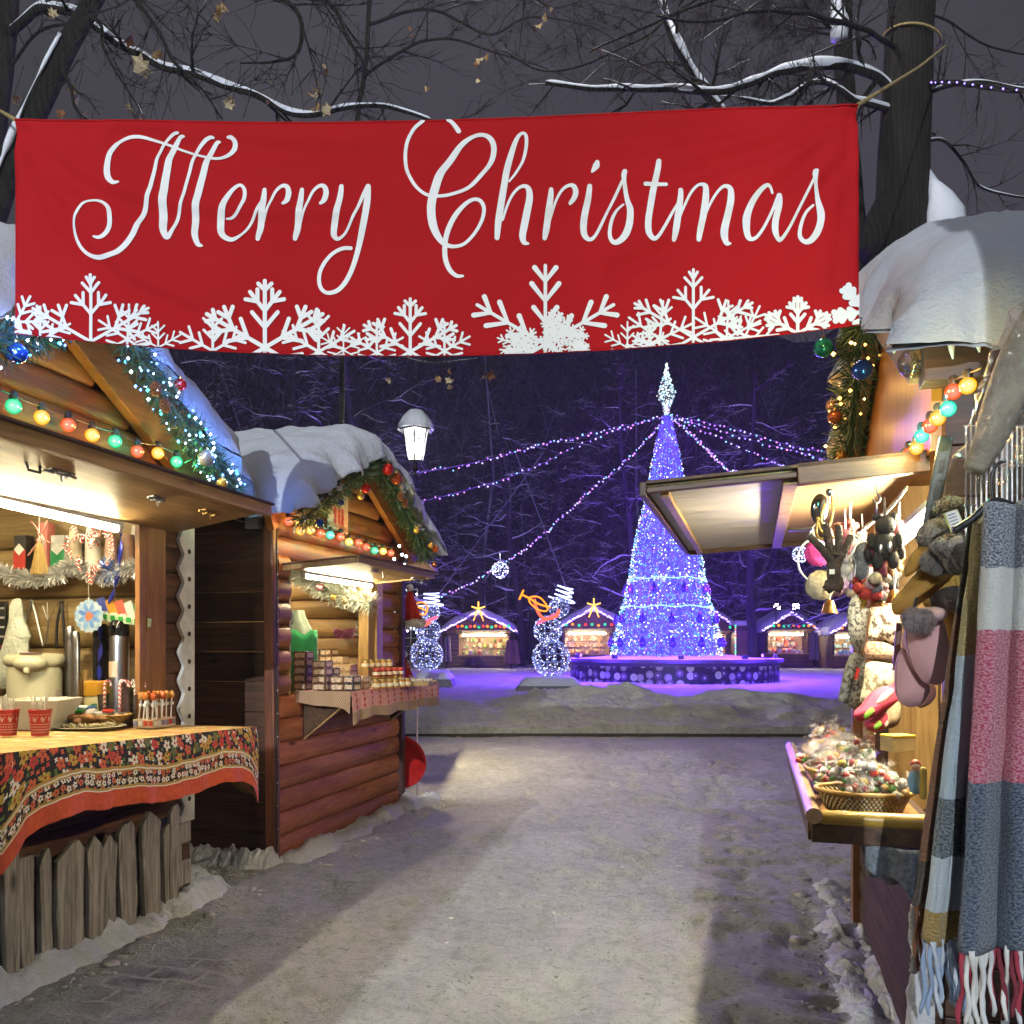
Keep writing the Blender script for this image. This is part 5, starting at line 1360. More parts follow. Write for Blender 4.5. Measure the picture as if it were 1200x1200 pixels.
# white and pink tinsel inside, green overall on the left
WT = mtinsel('white_tinsel', [(.80, .84, .76), (.65, .70, .62), (.88, .88, .80), (.72, .78, .60)], .3)
pts = [Q2(x, y, y=1.55-.0015*(x-340)) for x, y in ((332, 655), (345, 672), (362, 680), (380, 690), (398, 697), (412, 700), (424, 704), (436, 708))]
tinsel(F2, pts, .11, 2600, WT, 'bushy white tinsel across the top of the log stall window', 21)
tinsel(F2, [Q2(x, y, y=1.75) for x, y in ((428, 690), (424, 705), (427, 722), (422, 745))], .065, 2000, WT, 'white tinsel hanging down beside the pale window post', 22)
tinsel(F2, [Q2(x, y, y=1.8) for x, y in ((392, 742), (405, 743), (418, 741), (428, 742))], .045, 2500, mtinsel('pink_tinsel', [(.6, .12, .35), (.5, .08, .3), (.7, .3, .5)], .3), 'pink tinsel above the cartons', 23)
rng = random.Random(77)
for k, (px, py, c, nm) in enumerate(((375, 688, (.7, .35, .4), 'pale pink'), (392, 700, GOLD, 'gold'), (405, 703, (.7, .5, .2), 'amber'), (364, 677, SILV, 'silver'))):
    m = MB(); m.ball((0, 0, 0), .035, 16, 10); solo('bauble', m, baumat(c), nm+' ball hanging in the white tinsel of the log stall', 'bauble', F2, Q2(px, py, y=1.42), 'balls in the white tinsel', smooth=180)
p = Q2(343, 770, y=.55); m = MB()
def overall(u, v):
    a = 2*pi*u; z = .34-.62*v; rr = lerp(.07, .15, smooth(0, .35, v))+.012*sin(a*7+v*3); return (p.x*0+cos(a)*rr*1.1, sin(a)*rr*.8, z)
m.grid(overall, 32, 16); solo('hanging_coat', m, mplain('grey_green_fabric', (.20, .24, .19), .8, var=.4, scale=6), 'grey green coat hanging inside the left edge of the log stall window', 'coat', F2, p, smooth=180)
m = MB(); m.grid(lambda u, v: (.06+.14*sin(u*pi), -.18+.3*u, .18-.42*v+.02*sin(u*20)), 16, 10); solo('green_scarf', m, mplain('green_fabric', (.03, .36, .12), .8), 'bright green scarf over the hanging coat', 'scarf', F2, p, smooth=180, solid=.01)
m = MB(); m.ball((0, 0, 0), .085, 16, 12, (1, 1, .9), .1); m.lathe([(.092, -.04), (.096, -.03), (.092, .0), (.09, .0)], 18); solo('knit_hat', m, mplain('dark_knit', (.05, .06, .06), .9, bump=.6), 'dark knitted hat above the hanging coat', 'hat', F2, Q2(340, 727, y=.55), smooth=180)
# plaque
p = Q2(396, 598, x=.09); a, b, c = Q2(385, 570, x=.09), Q2(408, 577, x=.09), Q2(385, 622, x=.09); W_, H_ = b.y-a.y, a.z-c.z
r_ = thing('sign_plaque', 'narrow pale plaque with dark lines and a red ornament on the log stall gable', 'sign', F2, p)
m = MB(); m.box((0, 0, 0), (.014, W_, H_)); m.build('board', mplain('plaque_board', (.58, .46, .36), .6, var=.08), r_, bevel=.004)
m = MB()
for z, n, h in ((.11, 7, .028), (.04, 3, .026), (-.155, 9, .018)):
    for k in range(n): 
        w1 = .016; m.box((.008, (k-(n-1)/2)*.021, z), (.004, w1*.3, h)); 
        if k % 2: m.box((.008, (k-(n-1)/2)*.021+.004, z+h*.4), (.004, w1*.7, h*.2))
        else: m.box((.008, (k-(n-1)/2)*.021+.004, z-h*.4), (.004, w1*.7, h*.2))
m.box((.008, 0, -.19), (.004, W_*.8, .004)); m.build('dark_print', mplain('sign_ink', (.06, .05, .06), .7), r_)
m = MB()
for i in range(3):
    for j in range(3):
        y, z = (i-1)*.058, -.045+(j-1)*.038
        for k in range(4): a = k*pi/4; m.box((.008, y, z), (.003+.0006*k, .05, .007), Matrix.Rotation(a, 3, 'X'))
m.build('red_ornament', mplain('sign_red', (.50, .05, .05), .7), r_)
# garlands, bulbs, box
s2 = (ZP2-ZE2)/HF2
def slope2(sg, ds, x=.27, dz=-.12): return [(x, YC2+sg*d, ZP2+dz-s2*d) for d in ds]
garland(F2, slope2(-1, (.0, .25, .5, .75, .98, 1.12)), .10, 'snowy fir garland with small balls up the left gable edge of the log stall', 'fir garlands on the gables', None, 0, 1, [(.62, (.03, .06, .25), .022, (.09, -.05, -.06)), (.28, RED, .034, (.08, -.02, -.10)), (.31, GOLD, .03, (.085, -.08, -.15)), (.9, BLUEB, .028, (.07, 0, -.06))], (), 1100, 31, snowy=1)
garland(F2, slope2(1, (.0, .25, .5, .75, .98, 1.14)), .10, 'snowy fir garland with red and orange balls, right gable edge of the log stall', 'fir garlands on the gables', None, 0, 1, [(.10, RED, .045, (.09, -.08, 0)), (.12, (.5, .08, .02), .045, (.09, .06, -.03)), (.2, SILV, .025, (.09, .08, -.02)), (.62, GOLD, .028, (.08, -.06, -.06)), (.84, GOLD, .026, (.10, -.03, -.02)), (.87, (.62, .14, .02), .034, (.10, .04, -.02)), (.98, COPP, .025, (.06, .0, -.08))], [(.32, (.1, -.1, .0)), (.35, (.1, -.04, -.02))], 1100, 32, snowy=1)
bl = ((338, 611, 'o'), (352, 622, 'y'), (364, 621, 'w'), (376, 625, 'o'), (387, 627, 't'), (399, 629, 'o'), (409, 635, 'w'), (420, 636, 'o'), (429, 641, 'o'), (439, 645, 'g'), (449, 646, 'w'), (458, 648, 'o'))
bulb_string(F2, [(Q2(px, py, x=.16), c) for px, py, c in bl], .031, 'row of orange, yellow and green bulbs above the log stall flap')
m = MB(); m.box((0, 0, 0), (.10, .05, .09)); m.tube([(.05, -.01, .02), (.12, -.02, .04), (.20, -.01, -.02)], .006, 5); m.tube([(-.05, -.01, .0), (-.12, -.03, .02), (-.2, -.03, .05)], .006, 5)
solo('junction_box', m, mplain('grey_plastic', (.42, .43, .45), .5), 'small grey junction box with cables on the dark side of the log stall', 'junction box', F2, Q2(297, 612, y=-.03), bevel=.006)
m = MB(); pts = [Q2(x, y, x=.35) for x, y in ((468, 640), (471, 650), (476, 652), (474, 662), (480, 668), (462, 655))]
m.tube(pts, .003, 5); o = thing('fairy_lights', 'few white fairy lights at the lower right end of the log stall roof', 'string lights', F2, pts[2]); m.build('cable', CABLE, o, off=pts[2])
m = MB(); [m.ball(q, .012, 8, 6) for q in pts]; m.build('lights', memit('white_led', (.85, .9, 1), 14, 'NONE'), o, off=pts[2])
# red saucer sledge leaning behind the stall
p = Q2(468, 893, y=2.2); m = MB(); m.lathe([(0, .05), (.10, .045), (.2, .02), (.24, .0), (.25, .005), (.20, .035), (.1, .06), (0, .065)], 28)
r_ = thing('saucer_sledge', 'red saucer sledge leaning against the far corner of the log stall', 'sledge', F2, p); o = m.build('saucer', mplain('red_plastic', (.42, .015, .015), .3), r_, smooth=60); o.rotation_euler = (-1.45, 0, .15)
m = MB(); m.lathe([(0, .068), (.09, .064), (.085, .06)], 24); m2 = m.build('white_centre', WHITEP, o)
# rack with santa hat
p = Q2(470, 745, y=2.55); r_ = thing('wire_rack', 'white wire display grid with lights behind the log stall', 'display rack', F2, (p.x, p.y, 0))
m = MB()
for k in range(6): m.tube([(-.16+.065*k, 0, .95), (-.16+.065*k, 0, 1.98)], .003, 4)
for k in range(14): m.tube([(-.17, 0, .97+.077*k), (.17, 0, .97+.077*k)], .003, 4)
m.build('grid', WHITEP, r_)
for x in (-.16, .16): m = MB(); m.tube([(x, .01, 0), (x, .01, 1.0)], .008, 6); m.build('leg', WHITEP, r_)
m = MB(); rng = random.Random(5); [m.octa((rng.uniform(-.17, .17), -.01, rng.uniform(1.55, 1.98)), .011) for _ in range(34)]; m.build('lights', memit('rack_led', None, 8, 'NONE', [(.9, .95, 1), (.6, .8, 1), (.95, .7, .9)]), r_)
m = MB(); m.bar((-.19, -.02, .95), (-.17, -.02, 1.5), .035, .012, up=(0, 1, 0)); m.build('yellow_strip', mplain('yellow_strip', (.60, .50, .05), .5), r_)
REDF = mplain('red_felt', (.42, .018, .015), .9); WFUR = mplain('white_fur', (.70, .70, .74), .95, bump=.8, dist=.01, scale=30)
p = Q2(480, 712, y=2.42); r_ = thing('santa_hat', 'red hat with white fur trim and bobble hung on the wire grid', 'hat', F2, p)
m = MB()
def hatf(u, v): a = 2*pi*u; rr = lerp(.012, .12, v**.85)+.006*sin(a*5); return (cos(a)*rr, sin(a)*rr*.5, .16-.30*v)
m.grid(hatf, 28, 14); m.build('felt', REDF, r_, smooth=180)
m = MB(); P = [(cos(a)*.125, sin(a)*.07, -.15+.012*sin(a*5)) for a in [2*pi*k/24 for k in range(25)]]; m.tube(P, .036, 8); m.build('fur_trim', WFUR, r_, smooth=180); m = MB(); m.ball((0, 0, .185), .036, 12, 8, amp=.2); m.build('bobble', WFUR, r_, smooth=180)
p = Q2(474, 782, y=2.42); r_ = thing('felt_gnome', 'red felt cone gnome with white dots hanging below the fur trimmed hat', 'decoration', F2, p)
m = MB(); m.grid(lambda u, v: (cos(2*pi*u)*lerp(.015, .115, v), sin(2*pi*u)*lerp(.015, .06, v), .10-.26*v), 24, 10); m.build('cone', REDF, r_, smooth=180)
m = MB()
for k in range(26): v = rng.random()**.6; a = rng.uniform(-pi, 0); rr = lerp(.015, .115, v)+.003; m.ball((cos(a)*rr, sin(a)*rr*.55, .10-.26*v), .008, 6, 4)
m.ball((0, 0, .12), .032, 10, 8, amp=.2); m.build('white_dots', WFUR, r_, smooth=180)
# ------------------------------------------------------------------ stall 3: knitwear and sweets stall on the right
FR = Frame(1.34, 2.75, .285)
QR = FR.pix
def R(px, py, d): return FR.loc(at(px, py, d))
YC3, HF3, ZE3, ZP3 = .85, .98, 2.37, 2.90
def stall3():
    r = thing('market_stall', 'wooden stall on the right under a thick rounded cap of snow', 'market stall', FR, (0, 0, 0))
    m = MB()
    for k in range(6): half_log(m, .0, -1, -.12, 1.85, k*.145, .145, .015)
    m.build('front_planks', mwood('dark_low_plank', (.03, .016, .011), (.10, .05, .032), 1, .9, isl=.4), r)
    m = MB()
    for k in range(15): z = k*.158; m.box((1.0, -.13, z+.079), (1.96, .05, .154)); m.box((1.98, .86, z+.079), (.05, 1.9, .154)); m.box((1.0, 1.84, z+.079), (1.96, .05, .154))
    m.build('side_wall', W_SIDE, r, bevel=.003)
    m = MB(); m.box((.12, -.10, 1.15), (.07, .07, 2.3)); m.build('corner_post', W_PLYZ, r, bevel=.004)
    m = MB(); m.box((.0, 1.80, 1.15), (.09, .09, 2.3)); m.box((.02, 1.66, 1.5), (.04, .16, 1.2)); m.build('corner_post', W_PLYZ, r, bevel=.004)
    m = MB()
    for k in range(8): m.box((.25+.245*k, 1.80, 1.45), (.235, .02, 1.7))
    m.build('inner_wall', W_PALEZ, r, bevel=.003)
    m = MB(); m.box((1.0, .85, 2.28), (1.9, 1.9, .03)); m.box((1.0, .85, .03), (1.9, 1.9, .04)); m.build('ceiling', W_PLYX, r)
    # gable of plywood
    m = MB(); m.prism([(YC3-HF3+.02, 2.05), (YC3+HF3-.08, 2.05), (YC3+HF3-.08, ZE3+.02), (YC3, ZP3-.04), (YC3-HF3+.02, ZE3-.02)], (-.01, 0, 0), (0, 1, 0), (0, 0, 1), (1, 0, 0), .03)
    m.build('gable', mwood('orange_plywood', (.44, .14, .016), (.70, .29, .045), 2, .35, fine=.5, knots=False, isl=0), r)
    s = (ZP3-ZE3)/HF3
    for sg in (-1, 1):
        m = MB(); m.bar((-.05, YC3, ZP3-.05), (-.05, YC3+sg*(HF3+.0), ZP3-.05-s*HF3), .045, .13); m.build('bargeboard', mwood('grey_bargeboard', (.20, .11, .06), (.40, .27, .16), 1, .6, isl=0), r, bevel=.004)
    m = MB(); m.box((1.0, YC3-HF3-.07, ZE3-.075), (2.1, .05, .12)); m.box((1.0, YC3-HF3-.02, ZE3-.11), (2.1, .04, .05)); m.build('eaves_board', W_SIDE, r, bevel=.004)
    m = MB(); rng = random.Random(4)
    for x in (.02, .09, .20, .24, .27, .38, .45, .62, .8): l = rng.uniform(.03, .13); m.tube([(x, YC3-HF3-.12, ZE3-.03), (x, YC3-HF3-.12, ZE3-.03-l*.5), (x+.003, YC3-HF3-.12, ZE3-.03-l)], [.014, .008, .002], 7)
    m.build('icicle', mplain('ice', (.62, .68, .75), .1, var=.05), r, smooth=180)
    roof_boards(r, -.05, 2.1, YC3, HF3, ZE3+.02, ZP3+.02, over=.05)
    snow_roof(r, 2.3, -.15, YC3, HF3, ZE3+.03, ZP3+.03, .25, 23, sx=-1, over=.20, nx=100, ny=80, sag=.05, lm=.25)
    # raised flap of two boards in a dark frame
    X0, X1, XJ = .0, -.90, -.40; z0, z1 = 2.05, 2.0
    zf = lambda x: lerp(z0, z1, (x-X0)/(X1-X0)); rot = Matrix.Rotation(-atan2(z0-z1, X0-X1), 3, 'Y')
    def panel(xa, xb, t_, dz, y0=0.0, y1=2.0): 
        mm = MB(); mm.box(((xa+xb)/2, (y0+y1)/2, (zf(xa)+zf(xb))/2+dz), (abs(xa-xb), y1-y0, t_), rot); return mm
    fl = panel(XJ, X0, .022, .0).build('flap', mwood('pale_flap', (.40, .22, .09), (.60, .40, .20), 0, .4, fine=.5, knots=False, isl=0), r)
    t = NT('film_covered_board'); v = t.coord('Object', (1.5, 6, 1)); f = t.noise(v, 2.2, 6, .6, .8)
    t.bsdf(t.ramp(f, [(.3, (.50, .47, .43)), (.7, (.72, .68, .62))]), t.ramp(f, [(.3, .3), (.7, .6)]), t.bump(t.noise(t.coord('Object', (1, 2.4, 1)), 3.0, 5, .6, .6), .5, .03))
    panel(X1, XJ, .018, -.002).build('outer_flap', t.m, fl)
    panel(X1, X0, .010, .014, -.03, 2.03).build('flap_cover', mwood('dark_cover', (.06, .03, .02), (.16, .085, .05), 1, .6, isl=0), fl)
    m = MB()
    for (xa, xb, ya, yb, h) in ((X1, XJ, -.02, .012, .020), (XJ, X0, -.03, .015, .070), (X1, X0, 1.985, 2.02, .05)): m.box(((xa+xb)/2, (ya+yb)/2, (zf(xa)+zf(xb))/2-.012), (abs(xa-xb), yb-ya, h), rot)
    m.box((X1-.012, 1.0, zf(X1)-.008), (.024, 2.04, .05)); m.build('flap_frame', mwood('brown_frame', (.05, .022, .012), (.17, .08, .04), 0, .45, isl=.3), fl, bevel=.003)
    m = MB(); m.box((XJ-.02, 1.0, zf(XJ)-.026), (.05, 1.97, .03)); m.box((X1+.06, 1.0, zf(X1)-.022), (.03, 1.97, .022)); m.build('flap_lath', W_PALEZ, fl, bevel=.003)
    # counter tray with pale rounded rails
    xo, yn, yf = -.365, -.10, 1.78; m = MB(); m.box((xo/2, (yn+yf)/2, .862), (-xo, yf-yn, .025)); ct = m.build('counter', W_PLYX, r)
    m = MB(); m.tube([(xo+.01, yn-.03, .902), (xo+.01, yf, .902)], .026, 12); o = m.build('rail', mwood('pale_rail', (.42, .25, .13), (.64, .46, .32), 1, .35, knots=False, isl=0), ct, smooth=50)
    m = MB(); m.tube([(xo+.03, yn, .893), (.02, yn, .893)], .026, 12); m.build('rail', mwood('yellow_rail', (.40, .22, .03), (.58, .38, .07), 0, .3, knots=False, isl=0), ct, smooth=50)
    m = MB(); m.box((xo/2+.005, yn-.005, .845), (-xo, .03, .058)); m.box((xo+.01, (yn+yf)/2+.01, .845), (.03, yf-yn-.01, .058)); m.build('fascia', W_EDGE, ct, bevel=.002)
    # perforated strut
    a, b = R(1109, 512, 2.42), R(1079, 668, 2.46); d = (b-a).normalized(); m = MB(); m.bar(a, b, .036, .022, up=(0, 1, 0)); st = m.build('strut', mplain('grey_steel', (.055, .06, .066), .4, .7), r, bevel=.002)
    m = MB()
    for k in (.22, .42, .58, .9): q = a.lerp(b, k); m.bar(q-d*.017, q+d*.017, .012, .026, up=(0, 1, 0))
    m.build('strut_slot', BLACKP, st)
    return r
stall3()
SLR = [R(1046, 642, 3.5), R(1092, 603, 2.75)]
strip_light(FR, SLR[0], SLR[1], 'lit tube behind the steel strut of the right stall', .020, memit('bright_tube', (1, .86, .55), 560))
strip_light(FR, (.9, .2, 2.22), (.9, 1.5, 2.22), 'lit ceiling tube inside the right stall', .016)
drift('snow_drift', [FR.world((.0, y, 0)) for y in (-.5, -.2, .1, .6, 1.2, 1.8)], .17, .06, 41)
drift('snow_drift', [FR.world((-.12, y, 0)) for y in (-.3, .2, .8, 1.5, 2.1, 2.6)], .26, .04, 43)
m = MB()
def crust(u, v):
    z = .02+.62*v; a = (u-.5)*pi; rr = .055+.022*fbm(u*4, v*5, 3, 4)+.05*(1-v)**3
    return (-.02-cos(a)*rr, -.155+sin(a)*rr*1.1, z)
m.grid(crust, 14, 30); solo('snow_crust', m, SNOW, 'snow crusted on the near corner post of the right stall', 'snow', FR, (0, 0, 0), smooth=180)
s3 = (ZP3-ZE3)/HF3
g = [(-.11, YC3-.28, ZP3-.22), (-.12, YC3-.02, ZP3-.10)]+[(-.10+.02*d, YC3+d, ZP3-.10-s3*d) for d in (.25, .5, .75, .95, 1.02)]
garland(FR, g, .105, 'amber lit fir garland with red and blue balls on the right stall gable', 'fir garlands on the gables', 'warm', 40, 9,
        [(.93, (.50, .07, .02), .058, (-.06, -.03, -.10)), (.22, BLUEB, .04, (-.10, .05, .14)), (.30, TEAL, .042, (-.14, -.02, .0)), (.62, COPP, .035, (-.08, -.06, .02)), (.80, GOLD, .026, (-.04, -.10, 0)), (.84, GOLD, .022, (-.02, -.10, .02)), (.55, (.55, .30, .2), .03, (-.09, .05, .03)), (.05, BLUEB, .04, (-.02, -.08, -.20))], (), 1100, 51, snowy=1.4, lglow=1.1, gdir=(-1, -.3, .1))
for a_, px, py, d, r_b, c, nm in ((0, 1071, 425, 2.62, .047, None, 'large clear glass ball under the peak of the right stall'),):
    m = MB(); m.ball((0, 0, 0), r_b, 24, 16); o = thing('bauble', nm, 'bauble', FR, R(px, py, d)); m.build('glass', CLEAR, o, smooth=180); m = MB(); rng = random.Random(2)
    for k in range(60): d = Vector((rng.gauss(0, 1), rng.gauss(0, 1), rng.gauss(0, 1))).normalized()*r_b*rng.uniform(.2, .85); m.octa(d, rng.uniform(.003, .007))
    m.build('glitter', misland('glitter', [(.8, .6, .2), (.7, .7, .7), (.3, .4, .8)], .2, .9), o)
    m = MB(); m.lathe([(.012, .045), (.012, .06), (0, .062)], 8); m.tube([(0, 0, .06), (0, .01, .16)], .0015, 4); m.build('cap', BRASSY, o)
bl = ((1134, 452, 'y', 2.15), (1117, 459, 'o', 2.22), (1111, 479, 't', 2.28), (1099, 490, 'y', 2.36), (1090, 499, 'o', 2.46), (1080, 511, 't', 2.56), (1074, 525, 'y', 2.68), (1065, 532, 'o', 2.80), (1060, 540, 'g', 2.92))
bulb_string(FR, [(R(px, py, d), c) for px, py, c, d in bl], .0215, 'row of yellow, orange and green bulbs climbing beside the orange plywood gable', ends=(R(1152, 430, 2.1), R(1052, 545, 3.0)), ld_=(-.05, -.03, 0))
# --- chain with everything hung on it
chain = catmull([R(x, y, d) for x, y, d in ((1062, 572, 2.75), (1040, 598, 2.9), (1018, 615, 3.05), (1000, 629, 3.2), (980, 638, 3.35))], 9)
m = MB()
for i, (a, b) in enumerate(zip(chain, chain[1:])):
    d = (b-a); n_ = 2
    for k in range(n_):
        q = a.lerp(b, (k+.5)/n_); x = d.normalized(); y = (Vector((0, 1, 0)) if (i*n_+k) % 2 else Vector((0, 0, 1))); y = (y-x*y.dot(x)).normalized()
        m.tube([q+x*(cos(t_)*.012)+y*(sin(t_)*.007) for t_ in [j*pi/4 for j in range(9)]], .0024, 5, False)
solo('hanging_chain', m, STEEL, 'bright steel chain slung under the right stall flap', 'chain', FR, chain[0], off=chain[0], smooth=180)
def hangthing(name, label, cat, px, py, d, group=None): return thing(name, label, cat, FR, R(px, py, d), group)
def disc(root, nm, px, py, d, rpx, mat, og, tilt=(0, 0)):
    p = R(px, py, d); r = rpx/1000*d; m = MB(); m.ball((0, 0, 0), r, 20, 12, (1, .42, 1), .10, 14); m.fuzz(2600, .010, .0007, px)
    o = m.build(nm, mat, root, loc=p-og, smooth=180); o.rotation_euler = (tilt[0], 0, tilt[1]); return o
def plush(n, c): return mplain(n, c, .95, bump=.9, dist=.008, scale=60, var=.3)
def earmuffs(label, a, b, d, ra, rb, ma, mb_, band):
    og = R(*a, d); r_ = thing('earmuffs', label, 'ear muffs', FR, og, 'ear muffs hanging under the flap')
    disc(r_, 'muff', *a, d, ra, ma, og, (0, .3)); disc(r_, 'muff', *b, d+.04, rb, mb_, og, (0, -.2))
    m = MB(); m.tube(catmull([R(x, y, d+.02)-og for x, y in band], 8), .0035, 6); m.build('band', WHITEP, r_, smooth=180)
earmuffs('cream and lilac fluffy ear muffs on a white band, lowest of the hanging ear muffs', (961, 686), (979, 684), 3.05, 17, 15, plush('cream_plush', (.58, .52, .36)), plush('lilac_plush', (.50, .33, .55)), [(946, 679), (937, 668), (935, 652), (940, 640), (952, 632), (968, 640), (985, 665)])
earmuffs('pink fluffy ear muffs hanging behind the dark four pronged ornament', (958, 648), (972, 642), 3.15, 15, 12, plush('magenta_plush', (.62, .05, .30)), plush('pink_plush', (.65, .16, .38)), [(948, 640), (950, 622), (962, 612), (974, 622), (978, 640)])
earmuffs('white and pale pink fluffy ear muffs behind the lilac ones', (986, 662), (982, 624), 3.2, 9, 11, plush('white_plush', (.66, .62, .58)), plush('peach_plush', (.66, .36, .24)), [(990, 655), (996, 640), (992, 625), (984, 615)])
# sunglasses-like dark oval and golden ribbon
og = R(960, 596, 2.95); r_ = thing('hand_mirror', 'dark oval hand mirror hanging at the flap edge', 'mirror', FR, og)
m = MB(); m.ball((0, 0, 0), .042, 18, 12, (.75, .3, 1.25)); o = m.build('back', BLKG, r_, smooth=180); o.rotation_euler = (0, .12, .4)
m = MB(); m.ball((.012, -.010, 0), .034, 16, 10, (.45, .3, 1.25)); o = m.build('glass', STEEL, r_, smooth=180); o.rotation_euler = (0, .12, .4)
og = R(975, 590, 2.9); m = MB()
for q in ([(974, 580), (976, 600), (970, 618), (962, 610), (966, 590)], [(958, 606), (962, 622), (975, 630), (990, 629), (998, 624)], [(959, 608), (957, 625), (963, 632), (968, 625)]): m.tube(catmull([R(x, y, 2.9)-og for x, y in q], 8), .0042, 6)
solo('gold_cord', m, mplain('gold_cord', (.48, .28, .05), .5), 'golden cord looped round the hanging mirror', 'cord', FR, og, smooth=180)
m = MB(); og = R(972, 577, 2.85); m.ball((0, 0, 0), .013, 10, 8); m.tube([(0, 0, 0), (0, 0, -.04)], .004, 6); m.tube([(-.13, .05, -.115), (-.05, .03, -.115), (-.048, .03, -.15)], .007, 6); solo('rail_hook', m, STEEL, 'steel hook with a blue grey knob under the flap frame', 'hook', FR, og, smooth=60)
og = R(977, 665, 2.85); r_ = thing('pronged_ornament', 'dark brown wrapped ornament with four prongs hanging among the ear muffs', 'ornament', FR, og); BRN = mplain('dark_wrap', (.045, .030, .026), .7, bump=1.0, dist=.01, scale=26, var=.5)
m = MB()
for q, rr in (([(976, 692), (977, 675), (978, 655)], (.024, .022, .024)), ([(974, 656), (962, 642), (948, 628)], (.016, .013, .012)), ([(976, 652), (970, 632), (968, 614)], (.015, .013, .012)), ([(980, 652), (983, 634), (983, 616)], (.015, .013, .012)), ([(982, 656), (990, 644), (998, 628)], (.015, .013, .013)), ([(976, 690), (968, 685), (972, 690)], (.02, .016, .01)), ([(980, 692), (984, 684), (983, 676)], (.016, .014, .01))):
    P = catmull([R(x, y, 2.85)-og for x, y in q], 5); m.tube(P, [interp([(0, rr[0]), (.5, rr[1]), (1, rr[2])], i/(len(P)-1))*(1+.10*sin(i*2.6)) for i in range(len(P))], 10)
m.build('body', BRN, r_, smooth=180); m = MB(); m.box(R(975, 670, 2.80)-og, (.016, .004, .016)); m.build('tag', PAPER, r_)
def flower(px, py, d, r, c, label):
    og = R(px, py, d); m = MB()
    for k in range(5): a = k*2*pi/5+.3; m.ball((cos(a)*r*.62, 0, sin(a)*r*.62), r*.42, 10, 8, (1, .7, 1))
    m.ball((0, -.01, 0), r*.4, 10, 8); r_ = thing('plush_star', label, 'plush charm', FR, og, 'plush charms on the chain'); m.build('body', plush('plush_%d' % px, c), r_, smooth=180)
    m = MB(); m.tube([(0, 0, r), (.003, 0, r+.06)], .004, 5); m.build('strap', PAPER, r_)
flower(1053, 622, 2.85, .036, (.62, .20, .22), 'pink plush star hanging next to the lit tube'); flower(996, 618, 3.15, .032, (.62, .14, .12), 'coral plush star hanging left of the wire hook')
og = R(1037, 632, 2.8); r_ = thing('plush_bear', 'black plush bear charm hanging from the chain', 'plush toy', FR, og); BL = mplain('black_fur', (.014, .013, .015), .6, bump=.8, dist=.006, scale=70)
m = MB(); m.ball((0, 0, -.02), .040, 14, 10, (1, .8, 1.25)); m.ball((0, -.008, .045), .032, 14, 10)
for sx in (-1, 1): m.ball((sx*.026, 0, .074), .014, 10, 8); m.ball((sx*.042, -.01, -.005), .017, 10, 8, (.8, .8, 1.6)); m.ball((sx*.024, -.012, -.07), .02, 10, 8, (.9, .9, 1.5)); m.ball((sx*.05, .005, -.045), .016, 10, 8, (.8, .8, 1.5))
m.fuzz(3000, .007, .0006, 4); m.build('body', BL, r_, smooth=180); m = MB(); m.ball((.01, -.036, -.03), .012, 8, 6, (.7, .5, 1.5)); m.ball((-.018, -.036, -.035), .010, 8, 6, (.7, .5, 1.5)); m.build('shiny_foot', STEEL, r_, smooth=180); m = MB(); m.tube([(0, 0, .07), (0, .02, .14)], .004, 6); m.build('strap', STEEL, r_)
og = R(1018, 664, 2.85); r_ = thing('knitted_charm', 'grey and burgundy knitted animal charm hanging under the black bear', 'plush toy', FR, og)
m = MB(); m.ball((-.012, 0, .04), .04, 14, 10, (.8, .7, 1.1), .15); m.ball((-.022, 0, .0), .03, 12, 9, (.8, .7, 1.5), .15); m.ball((.02, 0, -.065), .026, 12, 9, (1, .8, 1), .1); m.fuzz(2000, .008, .0007, 3); m.build('grey_part', plush('grey_knit', (.20, .20, .22)), r_, smooth=180)
m = MB(); m.tube(catmull([(-.01, -.02, .06), (.02, -.025, .04), (.03, -.025, 0), (.035, -.025, -.04)], 6), .022, 10); m.fuzz(1800, .009, .0008, 5); m.build('burgundy_part', plush('burgundy_knit', (.16, .025, .045)), r_, smooth=180)
og = R(1020, 688, 2.85); r_ = thing('felt_ball_cluster', 'bunch of red, cream and black felt balls below the knitted charm', 'decoration', FR, og); rng = random.Random(3); fm = [plush('felt_red', (.50, .05, .04)), plush('felt_cream', (.60, .48, .32)), plush('felt_black', (.02, .02, .02)), plush('felt_pink', (.60, .35, .35))]
for i in range(20):
    q = R(rng.uniform(992, 1046), rng.uniform(676, 700), 2.85+rng.uniform(-.05, .05)); m = MB(); m.ball((0, 0, 0), rng.uniform(.012, .022), 10, 8); m.fuzz(300, .005, .0005, i); m.build('felt_ball', fm[i % 4], r_, loc=q-og, smooth=180)
m = MB(); m.ball(R(1016, 675, 2.9)-og, .03, 10, 8, (1.3, .7, 1), .2); m.build('white_tuft', plush('tuft', (.74, .72, .64)), r_, smooth=180)
def bell(px, py, d, label):
    og = R(px, py, d); m = MB(); m.lathe([(.030, 0), (.026, .008), (.020, .03), (.012, .045), (0, .048)], 16, (0, 0, -.02)); r_ = thing('small_bell', label, 'bell', FR, og, 'small copper bells'); m.build('bell', mplain('copper', (.50, .24, .08), .3, .9), r_, smooth=50); m = MB(); m.tube([(0, 0, .028), (.004, 0, .07), (0, 0, .11)], .004, 6); m.build('thread', PAPER, r_)
bell(972, 712, 3.0, 'small copper bell hanging below the lilac ear muff'); bell(1026, 704, 2.9, 'small copper bell below the felt balls'); bell(1048, 700, 2.85, 'small copper bell left of the brown mitten tip')
